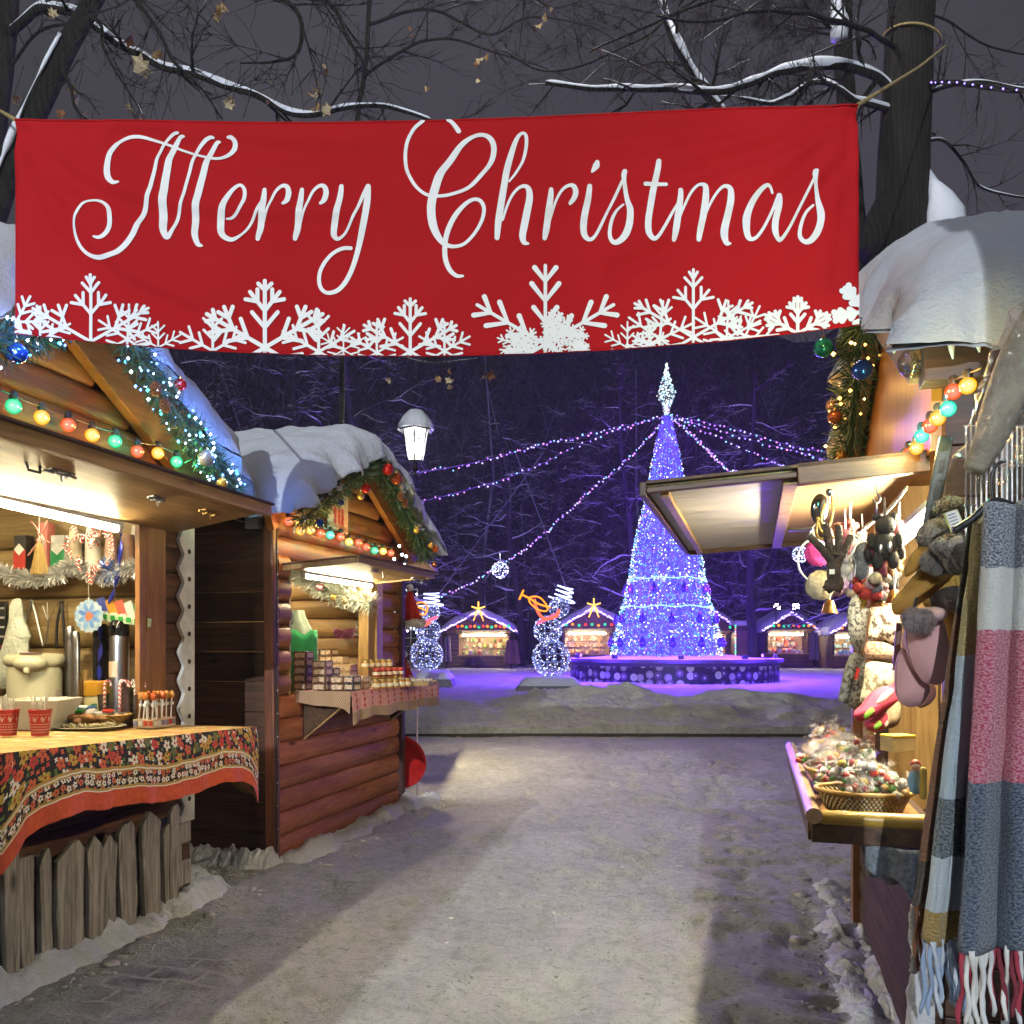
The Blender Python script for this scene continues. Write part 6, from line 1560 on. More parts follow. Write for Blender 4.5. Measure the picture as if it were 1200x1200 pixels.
m = MB(); og = R(1003, 640, 2.8); m.tube(catmull([R(x, y, 2.8)-og for x, y in ((1002, 628), (1006, 634), (1000, 644), (998, 652), (1003, 660), (1001, 676))], 6), .0028, 6); solo('wire_hook', m, STEEL, 'thin wire hook hanging from the chain', 'hook', FR, og, smooth=180)
m = MB(); og = R(1026, 575, 2.7); m.tube(catmull([R(x, y, 2.7)-og for x, y in ((1026, 568), (1028, 578), (1032, 585), (1027, 590), (1023, 584))], 6), .0028, 6); m.tube([R(1027, 588, 2.7)-og, R(1028, 604, 2.7)-og], .0028, 6); solo('wire_hook', m, STEEL, 'wire S hook on the inner flap board', 'hook', FR, og, smooth=180)
rng = random.Random(17)
for k, (px, py, cn, c) in enumerate(((1000, 650, 'grey', (.22, .22, .23)), (1010, 640, 'cream', (.60, .52, .40)), (1028, 668, 'red', (.50, .05, .05)), (1042, 664, 'brown', (.20, .10, .05)), (992, 668, 'white', (.68, .66, .62)), (1006, 684, 'orange', (.60, .22, .05)), (1036, 690, 'pink', (.62, .28, .32)), (1046, 676, 'charcoal', (.05, .05, .055)), (1050, 655, 'tan', (.45, .30, .16)), (990, 640, 'rose', (.55, .16, .2)), (1014, 702, 'yellow', (.60, .45, .08)))):
    d_ = 2.95+rng.uniform(-.08, .15); r_ = hangthing('felt_charm', 'small %s felt animal charm in the dense bunch under the right stall flap' % cn, 'plush toy', px, py, d_, 'felt charms under the flap'); m = MB(); q = rng.uniform(.017, .024)
    m.ball((0, 0, 0), q, 10, 8, (1, .8, 1.3)); m.ball((0, -.004, q*1.7), q*.8, 10, 8)
    for sx in (-1, 1): m.ball((sx*q*.6, 0, q*2.4), q*.32, 8, 6); m.ball((sx*q*.9, 0, q*.3), q*.4, 8, 6, (1, .8, 1.5)); m.ball((sx*q*.5, 0, -q*1.3), q*.45, 8, 6, (1, .8, 1.4))
    m.fuzz(700, .006, .0006, k); m.build('body', plush('charm_felt', c), r_, smooth=180); m = MB(); m.tube([(0, 0, q*2.4), (.002, 0, q*2.4+.03), (0, 0, q*2.4+.07)], .0022, 4); m.build('thread', STEEL if k % 2 else PAPER, r_)
# --- knitwear hanging on the far post
def knit(name, c1, c2, sc=60, th=.0):
    t = NT(name); v = t.coord('Object', (1, 1, 1)); n_ = t.noise(v, sc, 3, .6); col = t.ramp(n_, [(.42, c1), (.5+th, c2)]); wv = t.n('TexWave', wave_type='BANDS', bands_direction='Z'); wv.inputs['Scale'].default_value = 55; wv.inputs['Distortion'].default_value = 2; t.l(v, wv.inputs[0])
    t.bsdf(col, .95, t.bump(wv.outputs['Fac'], .5, .006)); return t.m
FUZZ = {'knitted_gloves': (1500, .008, .0007), 'knitted_hat': (2200, .009, .0007), 'fur_hat': (6500, .018, .0008), 'slipper': (900, .005, .0006), 'felt_boot': (800, .006, .0006)}
def pill(name, label, cat, out, d, th, mat, group=None, extra=None):
    og = R(sum(p[0] for p in out)/len(out), sum(p[1] for p in out)/len(out), d)
    ex = FR.loc(at(601, 755, 1))-FR.loc(at(600, 755, 1)); ex = ex.normalized(); ez = FR.loc((0, -1, 0))-FR.loc((0, 0, 0))
    loc2 = [((a-sum(p[0] for p in out)/len(out))/1000*d, -(b-sum(p[1] for p in out)/len(out))/1000*d) for a, b in out]
    P = catmull([(a, b, 0) for a, b in loc2], 5, True); m = MB(); m.pillow([(q.x, q.y) for q in P], (0, 0, 0), ex, (0, 0, 1), ez, th, 6); fz = FUZZ.get(name)
    if fz: m.fuzz(fz[0], fz[1], fz[2], int(d*100), .2)
    r_ = thing(name, label, cat, FR, og, group); o = m.build('body', mat, r_, smooth=180); return r_, og
KG = knit('grey_knit_glove', (.06, .06, .065), (.26, .27, .26)); KD = knit('dark_knit_glove', (.03, .032, .035), (.14, .15, .15)); KC = knit('curl_knit', (.05, .035, .03), (.56, .42, .32), 38); KB = knit('brown_rib', (.17, .09, .06), (.38, .25, .18)); KP = knit('pale_knit', (.16, .14, .10), (.44, .42, .32), 40)
GG = 'knitted gloves and hats hung on the far post'
pill('knitted_gloves', 'grey fingered gloves hanging highest on the far post', 'gloves', [(1003, 690), (1020, 696), (1017, 720), (1014, 745), (1009, 764), (1002, 763), (996, 752), (994, 738), (993, 718), (998, 700)], 3.9, .07, KG, GG)
pill('knitted_gloves', 'dark grey gloves hanging below the light grey ones, with a red tassel', 'gloves', [(999, 765), (1013, 770), (1009, 795), (1001, 822), (985, 823), (983, 815), (988, 790), (994, 772)], 3.85, .06, KD, GG)
pill('knitted_gloves', 'grey gloves hanging lowest beside the pale patterned pair', 'gloves', [(1010, 775), (1020, 782), (1012, 810), (1004, 828), (994, 826), (1000, 800)], 3.8, .06, KG, GG)
pill('knitted_hat', 'cream hat with dark curling pattern hanging on the far post', 'hat', [(1022, 702), (1044, 690), (1056, 700), (1056, 735), (1050, 758), (1030, 752), (1018, 750), (1020, 725)], 3.6, .12, KC, GG)
pill('knitted_hat', 'brown ribbed hat hanging under the curl patterned one', 'hat', [(1018, 752), (1040, 754), (1054, 764), (1052, 776), (1035, 776), (1017, 772), (1013, 762)], 3.55, .10, KB, GG)
pill('knitted_gloves', 'pale gloves with a butterfly pattern above the pink slippers', 'gloves', [(1015, 778), (1032, 776), (1052, 782), (1050, 800), (1038, 812), (1020, 820), (1008, 822), (1012, 800)], 3.5, .09, KP, GG)
m = MB(); m.tube([R(1006, 783, 3.75), R(1004, 790, 3.75), R(1003, 796, 3.75)], .008, 6); solo('tassel', m, REDF, 'red tassel between the grey gloves', 'tassel', FR, (0, 0, 0))
PK = mplain('pink_felt', (.55, .06, .12), .9, var=.15); GRN = mplain('green_felt', (.20, .42, .06), .9)
def slipper(out, inner, d, label):
    r_, og = pill('slipper', label, 'slipper', out, d, .12, PK, 'pink felt slippers')
    c = (sum(p[0] for p in out)/len(out), sum(p[1] for p in out)/len(out)); ex = (FR.loc(at(601, 755, 1))-FR.loc(at(600, 755, 1))).normalized(); ez = FR.loc((0, -1, 0))-FR.loc((0, 0, 0))
    for k, (mt, ol) in enumerate(inner):
        P = catmull([((a-c[0])/1000*d, -(b-c[1])/1000*d, 0) for a, b in ol], 4, True); m = MB(); m.pillow([(q.x, q.y) for q in P], ez*.052, ex, (0, 0, 1), ez, .02+.006*k, 4, False); m.build(('lining', 'flower_patch')[k], mt, r_, smooth=180)
slipper([(1000, 838), (1010, 828), (1022, 812), (1036, 804), (1044, 806), (1050, 800), (1052, 818), (1040, 830), (1024, 840), (1008, 845)], [(mplain('pale_pink', (.66, .42, .42), .9), [(1020, 822), (1030, 810), (1040, 808), (1036, 816), (1026, 824)]), (GRN, [(1006, 836), (1014, 828), (1018, 832), (1008, 842)])], 3.3, 'pink felt slipper with a green patch above the baskets, the upper one')
slipper([(1014, 850), (1022, 843), (1034, 832), (1038, 840), (1034, 852), (1024, 857)], [(mplain('pale_pink2', (.66, .42, .42), .9), [(1028, 848), (1032, 842), (1034, 846), (1030, 852)]), (GRN, [(1017, 850), (1024, 843), (1027, 848), (1020, 854)])], 3.32, 'pink felt slipper with a green patch, the lower one near the sweets')
pill('felt_boot', 'brown felt boot standing behind the pink slippers', 'boot', [(1040, 835), (1053, 822), (1055, 838), (1048, 852), (1036, 852), (1036, 846)], 3.45, .08, plush('taupe_felt', (.26, .20, .13)), None)
# --- mittens near the window
SUE = mplain('mustard_suede', (.27, .145, .025), .75, var=.25, scale=7, bump=.5, dist=.004); PNK = mplain('pink_suede', (.52, .29, .30), .75, var=.12, scale=7, bump=.4, dist=.004); POM = plush('grey_fur', (.36, .33, .30)); POM2 = plush('rose_grey_fur', (.40, .33, .34))
def mitten(label, out, thumb, d, th, mat, group, cuff=None, cm=None):
    r_, og = pill('mitten', label, 'mitten', out, d, th, mat, group)
    c = (sum(p[0] for p in out)/len(out), sum(p[1] for p in out)/len(out)); ex = (FR.loc(at(601, 755, 1))-FR.loc(at(600, 755, 1))).normalized(); ez = FR.loc((0, -1, 0))-FR.loc((0, 0, 0))
    for nm, ol, mt, t2 in ((('thumb', thumb, mat, th*.8),) if thumb else ())+((('cuff', cuff, cm, th*1.25),) if cuff else ()):
        P = catmull([((a-c[0])/1000*d, -(b-c[1])/1000*d, 0) for a, b in ol], 5, True); m = MB(); m.pillow([(q.x, q.y) for q in P], ez*.03, ex, (0, 0, 1), ez, t2, 5); m.build(nm, mt, r_, smooth=180)
mitten('mustard suede mitten with its tip pointing left, in front of its pair', [(1045, 712), (1048, 702), (1070, 675), (1090, 655), (1108, 648), (1122, 660), (1118, 672), (1100, 690), (1075, 710), (1058, 720), (1048, 720)], [(1054, 675), (1062, 652), (1075, 640), (1090, 640), (1086, 652), (1072, 660), (1062, 674)], 2.35, .10, SUE, 'mustard suede mittens')
mitten('mustard suede mitten hanging behind the pink pair', [(1082, 705), (1100, 690), (1125, 668), (1140, 690), (1128, 720), (1108, 712), (1090, 714)], None, 2.45, .09, SUE, 'mustard suede mittens')
mitten('mustard suede mitten half hidden by the scarves, lowest of the three', [(1103, 715), (1125, 712), (1125, 745), (1112, 775), (1105, 745)], None, 2.5, .06, SUE, 'mustard suede mittens')
mitten('pink suede mitten hanging in front, its cuff under the grey bobbles', [(1062, 722), (1080, 728), (1100, 720), (1108, 745), (1112, 780), (1104, 800), (1090, 802), (1078, 795), (1066, 770), (1062, 745)], None, 2.22, .10, PNK, 'pink suede mittens', [(1050, 722), (1072, 714), (1092, 712), (1100, 722), (1085, 732), (1062, 732)], mplain('pink_cuff', (.50, .34, .36), .85))
mitten('pink suede mitten hanging behind and lower, with its thumb to the left', [(1058, 758), (1070, 770), (1084, 795), (1088, 812), (1078, 826), (1062, 828), (1052, 818), (1050, 795), (1052, 772)], [(1056, 762), (1055, 750), (1058, 738), (1062, 745), (1062, 760)], 2.3, .09, PNK, 'pink suede mittens')
mitten('pink suede mitten of which only the orange lit tip shows below', [(1082, 800), (1092, 800), (1094, 815), (1084, 828), (1075, 826)], None, 2.4, .07, mplain('pink_suede_lit', (.55, .28, .22), .75), 'pink suede mittens')  # orange light is put into the pink suede colour of this tip
def pompoms(label, balls, d, mat, group='fur bobbles'):
    og = R(*balls[0][:2], d); r_ = thing('fur_bobbles', label, 'fur bobble', FR, og, group)
    for x, y, rp in balls: m = MB(); m.ball((0, 0, 0), rp/1000*d, 18, 12, (1, .8, 1.15), .12, 10); m.fuzz(2500, .013, .0007, x); m.build('bobble', mat, r_, loc=R(x, y, d)-og, smooth=180)
    m = MB(); m.tube([R(balls[0][0], balls[0][1]-balls[0][2], d)-og, R(balls[0][0]+3, balls[0][1]-balls[0][2]-14, d)-og], .004, 6); m.build('cord', CABLE, r_)
pompoms('rose grey fur bobbles on the cuff of the pink mitten', [(1071, 727, 12), (1083, 728, 11)], 2.14, POM2)
pompoms('two pale grey fur bobbles hanging over the mustard mittens', [(1090, 658, 9), (1100, 662, 10)], 2.25, POM)
def furhat(label, out, d): return pill('fur_hat', label, 'fur hat', out, d, .14, POM, 'grey fur hats')
furhat('grey fur hat with a white price tag, left of the scarves', [(1078, 630), (1084, 614), (1100, 607), (1112, 612), (1116, 628), (1104, 640), (1088, 642)], 2.3)
furhat('grey fur hat below the tagged one, folded over', [(1094, 640), (1106, 626), (1122, 626), (1130, 640), (1128, 664), (1118, 674), (1106, 656)], 2.2)
furhat('grey fur hat at the top under the wire grid', [(1100, 595), (1106, 583), (1116, 584), (1126, 590), (1124, 612), (1108, 606)], 2.35)
furhat('grey fur cuff low between the mustard mittens and the scarves', [(1098, 695), (1112, 688), (1124, 690), (1124, 712), (1106, 714), (1099, 708)], 2.3)
og = R(1118, 610, 2.12); r_ = thing('price_tag', 'white price tag with a green edge on the grey fur hat', 'price tag', FR, og); Rt = Matrix.Rotation(-.35, 3, 'Y') @ Matrix.Rotation(.2, 3, 'Z')
m = MB(); m.box((0, 0, 0), (.036, .003, .050), Rt); m.build('card', mplain('yellow_green_edge', (.50, .52, .15), .6), r_); m = MB(); m.box(Rt @ Vector((0, -.003, .003)), (.030, .003, .042), Rt); pp = m.build('paper', PAPER, r_); m = MB()
for k in range(5): m.box(Rt @ Vector((-.003, -.0055, .016-.008*k)), (.018, .001, .0025), Rt)
m.build('print', mplain('tag_ink', (.15, .2, .3), .6), pp)
m = MB(); og = R(1050, 760, 2.5); m.bar(R(1054, 730, 2.5)-og, R(1049, 786, 2.5)-og, .016, .016, up=(0, 1, 0)); solo('dark_slat', m, mplain('dark_red_wood', (.10, .035, .03), .5), 'dark red wooden slat hanging left of the pink mittens', 'slat', FR, og, bevel=.002)
# --- scarves
def mscarf(name, bands, speck, sc=230):
    """bands: list of (z_top, colour, speckle colour, amount) in metres above the ground"""
    t = NT(name); g = t.n('NewGeometry'); s = t.n('SeparateXYZ'); t.l(g.outputs['Position'], s.inputs[0]); Z = s.outputs[2]; tcz = t.coord('UV'); n1 = t.noise(tcz, sc, 3, .7)
    Zw = t.math('ADD', Z, t.math('MULTIPLY', t.math('SUBTRACT', t.noise(tcz, 40, 2), .5), .02)); col = None
    for z, c, c2, k in bands:
        b = t.mix(t.math('MULTIPLY', t.ramp(n1, [(.44, 0.0), (.56, 1.0)]), k), c, c2)
        col = b if col is None else t.mix(t.math('LESS_THAN', Zw, z), col, b)
    t.bsdf(col, .95, t.bump(n1, .9, .008), Sheen_Weight=.25); return t.m
def scarf(label, xs, ztop, zbot, d0, mat, seed, fringe, fm, th=.02, folds=3, amp=.03, fl=.17, fr=.0048):
    """xs: left/right px at top and bottom"""
    (a0, b0), (a1, b1) = xs; og = R((a1+b1)/2, 900, d0); z0, z1 = CAM_Z+(755-ztop)/1000*d0, CAM_Z+(755-zbot)/1000*d0
    def pt(u, v, k=0):
        px = lerp(lerp(a0, b0, u), lerp(a1, b1, u), v); dd = d0+amp*sin(u*folds*pi*2+seed+v*.6)+.012*fbm(u*4, v*3, seed)-k
        p = at(px, 755, dd); p.z = lerp(z0, z1, v)+.006*sin(u*9+seed); return FR.loc(p)-og
    m = MB(); m.grid(lambda u, v: pt(u, v), 40, 44, lambda u, v: (u*(b1-a1)/1000*d0, v*(z0-z1))); r_ = thing('scarf', label, 'scarf', FR, og, 'woollen scarves on the right'); m.build('cloth', mat, r_, smooth=180, solid=th); m = MB(); m.grid(lambda u, v: pt(u, v, .5*th), 40, 44, lambda u, v: (u*(b1-a1)/1000*d0, v*(z0-z1))); nb = len(m.f); m.fuzz(4500, .009, .0007, seed, .1); m.f, m.mi = m.f[nb:], m.mi[nb:]; m.build('fibres', mat, r_)
    m = MB(); rng = random.Random(seed)
    for i in range(fringe):
        u = (i+.5)/fringe; p = pt(u, 1); sw = rng.uniform(-.012, .012); l = fl*rng.uniform(.85, 1.1); ph = rng.random()*6; P = [p+Vector((sw*k/9+.0035*sin(k*1.1+ph), .008*sin(k*.8+ph), -l*k/9+.012)) for k in range(10)]
        m.tube(P, [fr*x*rng.uniform(.8, 1.25) for x in (1.3, 1.2, 1.05, 1, .95, 1, 1.05, 1, 1.1, .6)], 7)
    m.build('fringe', fm, r_, smooth=180); return r_
zpx = lambda py, d: CAM_Z+(755-py)/1000*d
d = 1.82
B1 = [(9, (.05, .065, .10), (.45, .49, .55), .8), (zpx(665, d), (.60, .61, .58), (.50, .52, .5), .5), (zpx(739, d), (.36, .03, .085), (.64, .32, .39), .8), (zpx(915, d), (.016, .03, .068), (.20, .25, .31), .65)]
scarf('thick boucle scarf in navy, white and raspberry bands, rightmost and nearest', ((1158, 1262), (1126, 1262)), 588, 1112, d, mscarf('boucle_bands', B1, 0), 3, 26, misland('white_fringe', [(.7, .7, .68), (.64, .64, .62), (.36, .04, .07), (.7, .7, .68), (.62, .64, .66), (.2, .03, .05)], .95, bump=.6), .02, 2.5, .022)
d = 1.93
B2 = [(9, (.28, .23, .09), (.5, .43, .2), .7), (zpx(768, d), (.40, .50, .58), (.33, .44, .53), .6), (zpx(935, d), (.03, .05, .07), (.24, .29, .33), .75), (zpx(1003, d), (.45, .53, .59), (.4, .48, .56), .5), (zpx(1066, d), (.26, .16, .02), (.45, .36, .16), .7)]
scarf('narrow scarf in olive, pale blue, navy and mustard bands, left of the boucle one', ((1146, 1172), (1083, 1129)), 600, 1104, d, mscarf('narrow_bands', B2, 0), 8, 14, misland('blue_fringe', [(.38, .48, .64), (.52, .58, .68), (.28, .38, .58), (.58, .6, .64)], .95, bump=.6), .016, 1.4, .012)
d = 2.0
B3 = [(9, (.025, .025, .022), (.10, .10, .09), .6), (zpx(720, d), (.14, .06, .03), (.24, .12, .06), .5), (zpx(1010, d), (.035, .025, .02), (.08, .06, .05), .5)]
scarf('dark grey and brown scarf seen edge on, leftmost of the scarves', ((1138, 1152), (1072, 1086)), 610, 1060, d, mscarf('dark_bands', B3, 0), 12, 3, mplain('brown_fringe', (.12, .05, .025), .95), .014, .5, .006)
d = 1.98
B4 = [(9, (.20, .16, .07), (.42, .36, .20), .8), (zpx(930, d), (.16, .07, .03), (.30, .16, .08), .5)]
scarf('speckled ochre scarf between the dark one and the boucle one', ((1150, 1165), (1112, 1140)), 602, 1090, d, mscarf('ochre_bands', B4, 0), 15, 4, mplain('red_fringe', (.25, .02, .035), .95), .014, .8, .008)
m = MB(); og = R(1075, 1090, 2.4); m.tube(catmull([R(x, y, 2.4)-og for x, y in ((1072, 1060), (1071, 1085), (1073, 1110), (1070, 1140))], 8), [.009+.003*(i % 2) for i in range(25)], 8); solo('twisted_rope', m, mplain('grey_rope', (.30, .29, .27), .9), 'twisted grey rope end hanging beside the scarves', 'rope', FR, og, smooth=180)
# hanger, wire grid, wrapped roll
m = MB(); og = R(1160, 590, 1.85); m.tube(catmull([R(x, y, 1.9)-og for x, y in ((1118, 622), (1140, 608), (1163, 588), (1185, 592), (1215, 602))], 8), .009, 8); m.tube(catmull([R(x, y, 1.9)-og for x, y in ((1163, 588), (1162, 560), (1168, 545), (1178, 540))], 8), .004, 6)
solo('coat_hanger', m, BLACKP, 'black hanger carrying the scarves', 'hanger', FR, og, smooth=180)
og = R(1165, 560, 2.15); r_ = thing('wire_grid', 'upright wire grid rack behind the scarves', 'display rack', FR, (og.x, og.y, 0)); o2 = Vector((og.x, og.y, 0)); m = MB()
dx = (R(1200, 560, 2.15)-R(1130, 560, 2.15)); 
for k in range(14): q = R(1132+6*k, 560, 2.15); m.tube([Vector((q.x, q.y, 1.3))-o2, Vector((q.x, q.y, 2.0))-o2], .0025, 5)
for k in range(8): a, b = R(1130, 560, 2.15), R(1212, 560, 2.15); m.tube([Vector((a.x, a.y, 1.3+.1*k))-o2, Vector((b.x, b.y, 1.3+.1*k))-o2], .0025, 5)
m.build('grid', STEEL, r_); m = MB()
for px in (1178, 1210): q = R(px, 560, 2.17); m.tube([Vector((q.x, q.y, 0))-o2, Vector((q.x, q.y, 2.02))-o2], .010, 8)
m.build('frame', mplain('pale_steel', (.45, .48, .52), .35, .7), r_)
WRAP = mplain('olive_grey_fur', (.30, .28, .20), .8, var=.45, scale=9, bump=.8, dist=.01)
pts = catmull([R(x, y, 1.95) for x, y in ((1222, 372), (1196, 420), (1176, 470), (1160, 515), (1140, 552))], 8); og = pts[16].copy(); r_ = thing('wrapped_roll', 'long olive grey roll in crinkled clear film leaning at the right edge', 'wrapped roll', FR, og)
m = MB(); m.tube([p-og for p in pts], [.046*(1-.55*(i/(len(pts)-1))**3) for i in range(len(pts))], 14); m.build('roll', WRAP, r_, smooth=180)
t = NT('crinkled_film'); tr_ = t.n('BsdfTransparent'); tr_.inputs[0].default_value = (.96, .94, .95, 1); gl_ = t.n('BsdfGlossy'); gl_.inputs['Roughness'].default_value = .12; bp = t.bump(t.noise(t.coord('Object', (1, 1, 1)), 34, 4, .7, .8), 1.0, .03); t.l(bp, gl_.inputs['Normal'])
mx_ = t.n('MixShader'); mx_.inputs[0].default_value = .18; t.l(tr_.outputs[0], mx_.inputs[1]); t.l(gl_.outputs[0], mx_.inputs[2]); t.l(mx_.outputs[0], t.out.inputs[0]); FILM = t.m
m = MB()
def film(u, v):
    i = min(len(pts)-2, int(v*(len(pts)-1))); p = pts[i].lerp(pts[i+1], v*(len(pts)-1)-i)-og; dd = (pts[i+1]-pts[i]).normalized(); x = dd.cross(Vector((0, 1, 0))).normalized(); y = dd.cross(x); a = 2*pi*u
    rr = (.066+.035*max(0, cos(a-.2)))*(1+.25*fbm(u*6, v*9, 3, 4))*(1-.3*v); return p+x*cos(a)*rr+y*sin(a)*rr
m.grid(film, 40, 60); m.build('clear_film', FILM, r_, smooth=180)
# grey cloth under the counter
m = MB(); m.grid(lambda u, v: (lerp(-.20, .02, u), -.13+.02*sin(u*9), .815-v*(.06+.14*u+.02*sin(u*12))), 16, 10); solo('grey_cloth', m, mplain('blue_grey_felt', (.16, .18, .21), .95, scale=60, var=.5), 'blue grey cloth draped below the near end of the sweets counter', 'cloth', FR, (0, 0, 0), smooth=180, solid=.012)
m = MB(); m.tube([(-.19, -.02, .83), (-.17, -.03, .74), (-.165, -.03, .70)], .022, 8); m.tube([(-.12, -.02, .83), (-.115, -.03, .72), (-.11, -.03, .68)], .024, 8); solo('hanging_sleeves', m, mplain('grey_wool', (.14, .14, .15), .95), 'two grey woollen ends hanging under the sweets counter', 'cloth', FR, (0, 0, 0), smooth=180)
# --- baskets and wrapped sweets
ZC3 = .876
def basket(p, sx, sy, h, label, rz=0):
    r_ = thing('wicker_basket', label, 'basket', FR, p, 'wicker baskets on the sweets counter', rz=rz)
    m = MB(); m.lathe([(.74, 0), (.86, h*.5), (1.0, h), (1.03, h*1.03), (.98, h*1.04), (.84, h*.5), (.72, .01), (0, .01)], 48)
    for v in m.v: v.x *= sx; v.y *= sy
    m.build('weave', WICK, r_, smooth=60)
    m = MB(); P = [(cos(a)*sx*1.02, sin(a)*sy*1.02, h*1.03) for a in [2*pi*k/32 for k in range(33)]]; m.tube(P, .008, 6); m.build('rim', mplain('wicker_rim', (.45, .26, .07), .5), r_, smooth=180); return r_
basket(Vector((-.185, .055, ZC3)), .150, .115, .085, 'shallow oval wicker basket heaped with sweets, nearest on the right counter')
basket(Vector((-.19, .62, ZC3)), .15, .20, .08, 'wicker basket of wrapped sweets in the middle of the right counter')
basket(Vector((-.18, 1.25, ZC3)), .14, .20, .08, 'wicker basket of wrapped sweets farthest along the right counter')
CANDY = misland('candy', [(.60, .06, .04), (.75, .55, .12), (.78, .74, .66), (.70, .40, .14), (.78, .7, .5), (.14, .4, .1), (.72, .42, .42), (.80, .77, .7), (.6, .1, .1), (.75, .62, .35)], .25)
RIB = misland('curl_ribbon', [(.60, .45, .12), (.55, .04, .04), (.65, .63, .6), (.62, .5, .3)], .3)
def bag_proto(seed):
    rng = random.Random(seed); r_ = thing('sweet_bag', 'clear crinkled bag of bright sweets tied with curly ribbon, heaped on the right counter', 'sweets', FR, (0, 0, 0), 'bags of sweets heaped in the wicker baskets')
    m = MB()
    for i in range(12): m.ball((rng.uniform(-.032, .032), rng.uniform(-.032, .032), .022+rng.random()*.042), rng.uniform(.010, .018), 8, 6, (1, rng.uniform(.6, 1.2), .8))
    m.build('sweets', CANDY, r_, smooth=180)
    m = MB(); vs = []
    m.ball((0, 0, .034), .047, 14, 10, (1, 1, .95), .45, 9)
    for k in range(5): a = rng.random()*6.28; e = Vector((cos(a)*.03, sin(a)*.03, .105)); w_ = Vector((-sin(a), cos(a), 0))*.018; q = Vector((0, 0, .072)); m.add([q-w_*.2, q+w_*.2, e+w_, e-w_+Vector((0, 0, .012))], [(0, 1, 2, 3)])
    m.build('wrapper', FILM, r_)
    m = MB()
    for k in range(1):
        a = rng.random()*6.28; P = [(cos(a)*.009*j+.007*sin(j*1.7), sin(a)*.009*j+.007*cos(j*1.7), .072+.009*j-.0018*j*j) for j in range(6)]; m.tube(P, .0018, 4)
    m.build('ribbon', RIB, r_); return r_
BP = [bag_proto(i) for i in (1, 2, 3, 4)]; rng = random.Random(19); spots = []
for (cx, cy_, sx, sy, n, hh) in ((-.185, .05, .085, .065, 16, .115), (-.19, .34, .13, .12, 20, .05), (-.19, .62, .10, .13, 22, .115), (-.19, .95, .13, .13, 20, .06), (-.18, 1.28, .10, .15, 22, .115)):
    for k in range(n):
        a = rng.random()*6.28; q = sqrt(rng.random()); spots.append((cx+cos(a)*q*sx, cy_+sin(a)*q*sy, ZC3+hh*(1-.55*q*q)+rng.uniform(-.015, .02)))
for i, p in enumerate(spots):
    o = BP[i] if i < 4 else clone(BP[i % 4]); o.location = FR.world(p); o.rotation_euler = (rng.uniform(-.7, .7), rng.uniform(-.7, .7), rng.random()*6.28); o.scale = (rng.uniform(.8, 1.15),)*3
def gift(p, rz, c, label, s_=(.07, .05, .05)):
    r_ = thing('sweet_box', label, 'box', FR, p, None, rz); m = MB(); m.box((0, 0, s_[2]/2), s_); m.build('box', mplain('box_card', c, .5), r_, bevel=.002); m = MB(); m.box((0, 0, s_[2]+.004), (s_[0]*1.03, s_[1]*1.03, .008)); m.build('lid', mplain('yellow_lid', (.70, .48, .05), .5), r_, bevel=.002)
gift(R(1052, 880, 3.0), .5, (.55, .42, .22), 'kraft box with a yellow lid lying on the heap of sweets', (.09, .07, .05))
p = R(1073, 916, 2.62); r_ = thing('figurine_bag', 'small pale blue figurine bag beside the nearest basket', 'figurine', FR, p); m = MB(); m.ball((0, 0, 0), .03, 14, 10, (.8, .5, 1.3)); m.build('blue_body', mplain('pale_blue', (.25, .45, .62), .4), r_, smooth=180); m = MB(); m.ball((0, -.004, .045), .014, 10, 8); m.build('face', mplain('skin_tone', (.60, .36, .24), .6), r_, smooth=180); m = MB(); m.ball((0, .002, .052), .016, 10, 8); m.build('hair', mplain('red_hair', (.35, .05, .02), .6), r_, smooth=180)
m = MB(); m.box(R(1082, 915, 2.58)-R(1082, 915, 2.58), (.02, .02, .10)); solo('yellow_post', m, mplain('yellow_wood', (.50, .34, .06), .35), 'short rounded yellow post at the inner end of the near rail', 'post', FR, R(1082, 918, 2.58), bevel=.009)
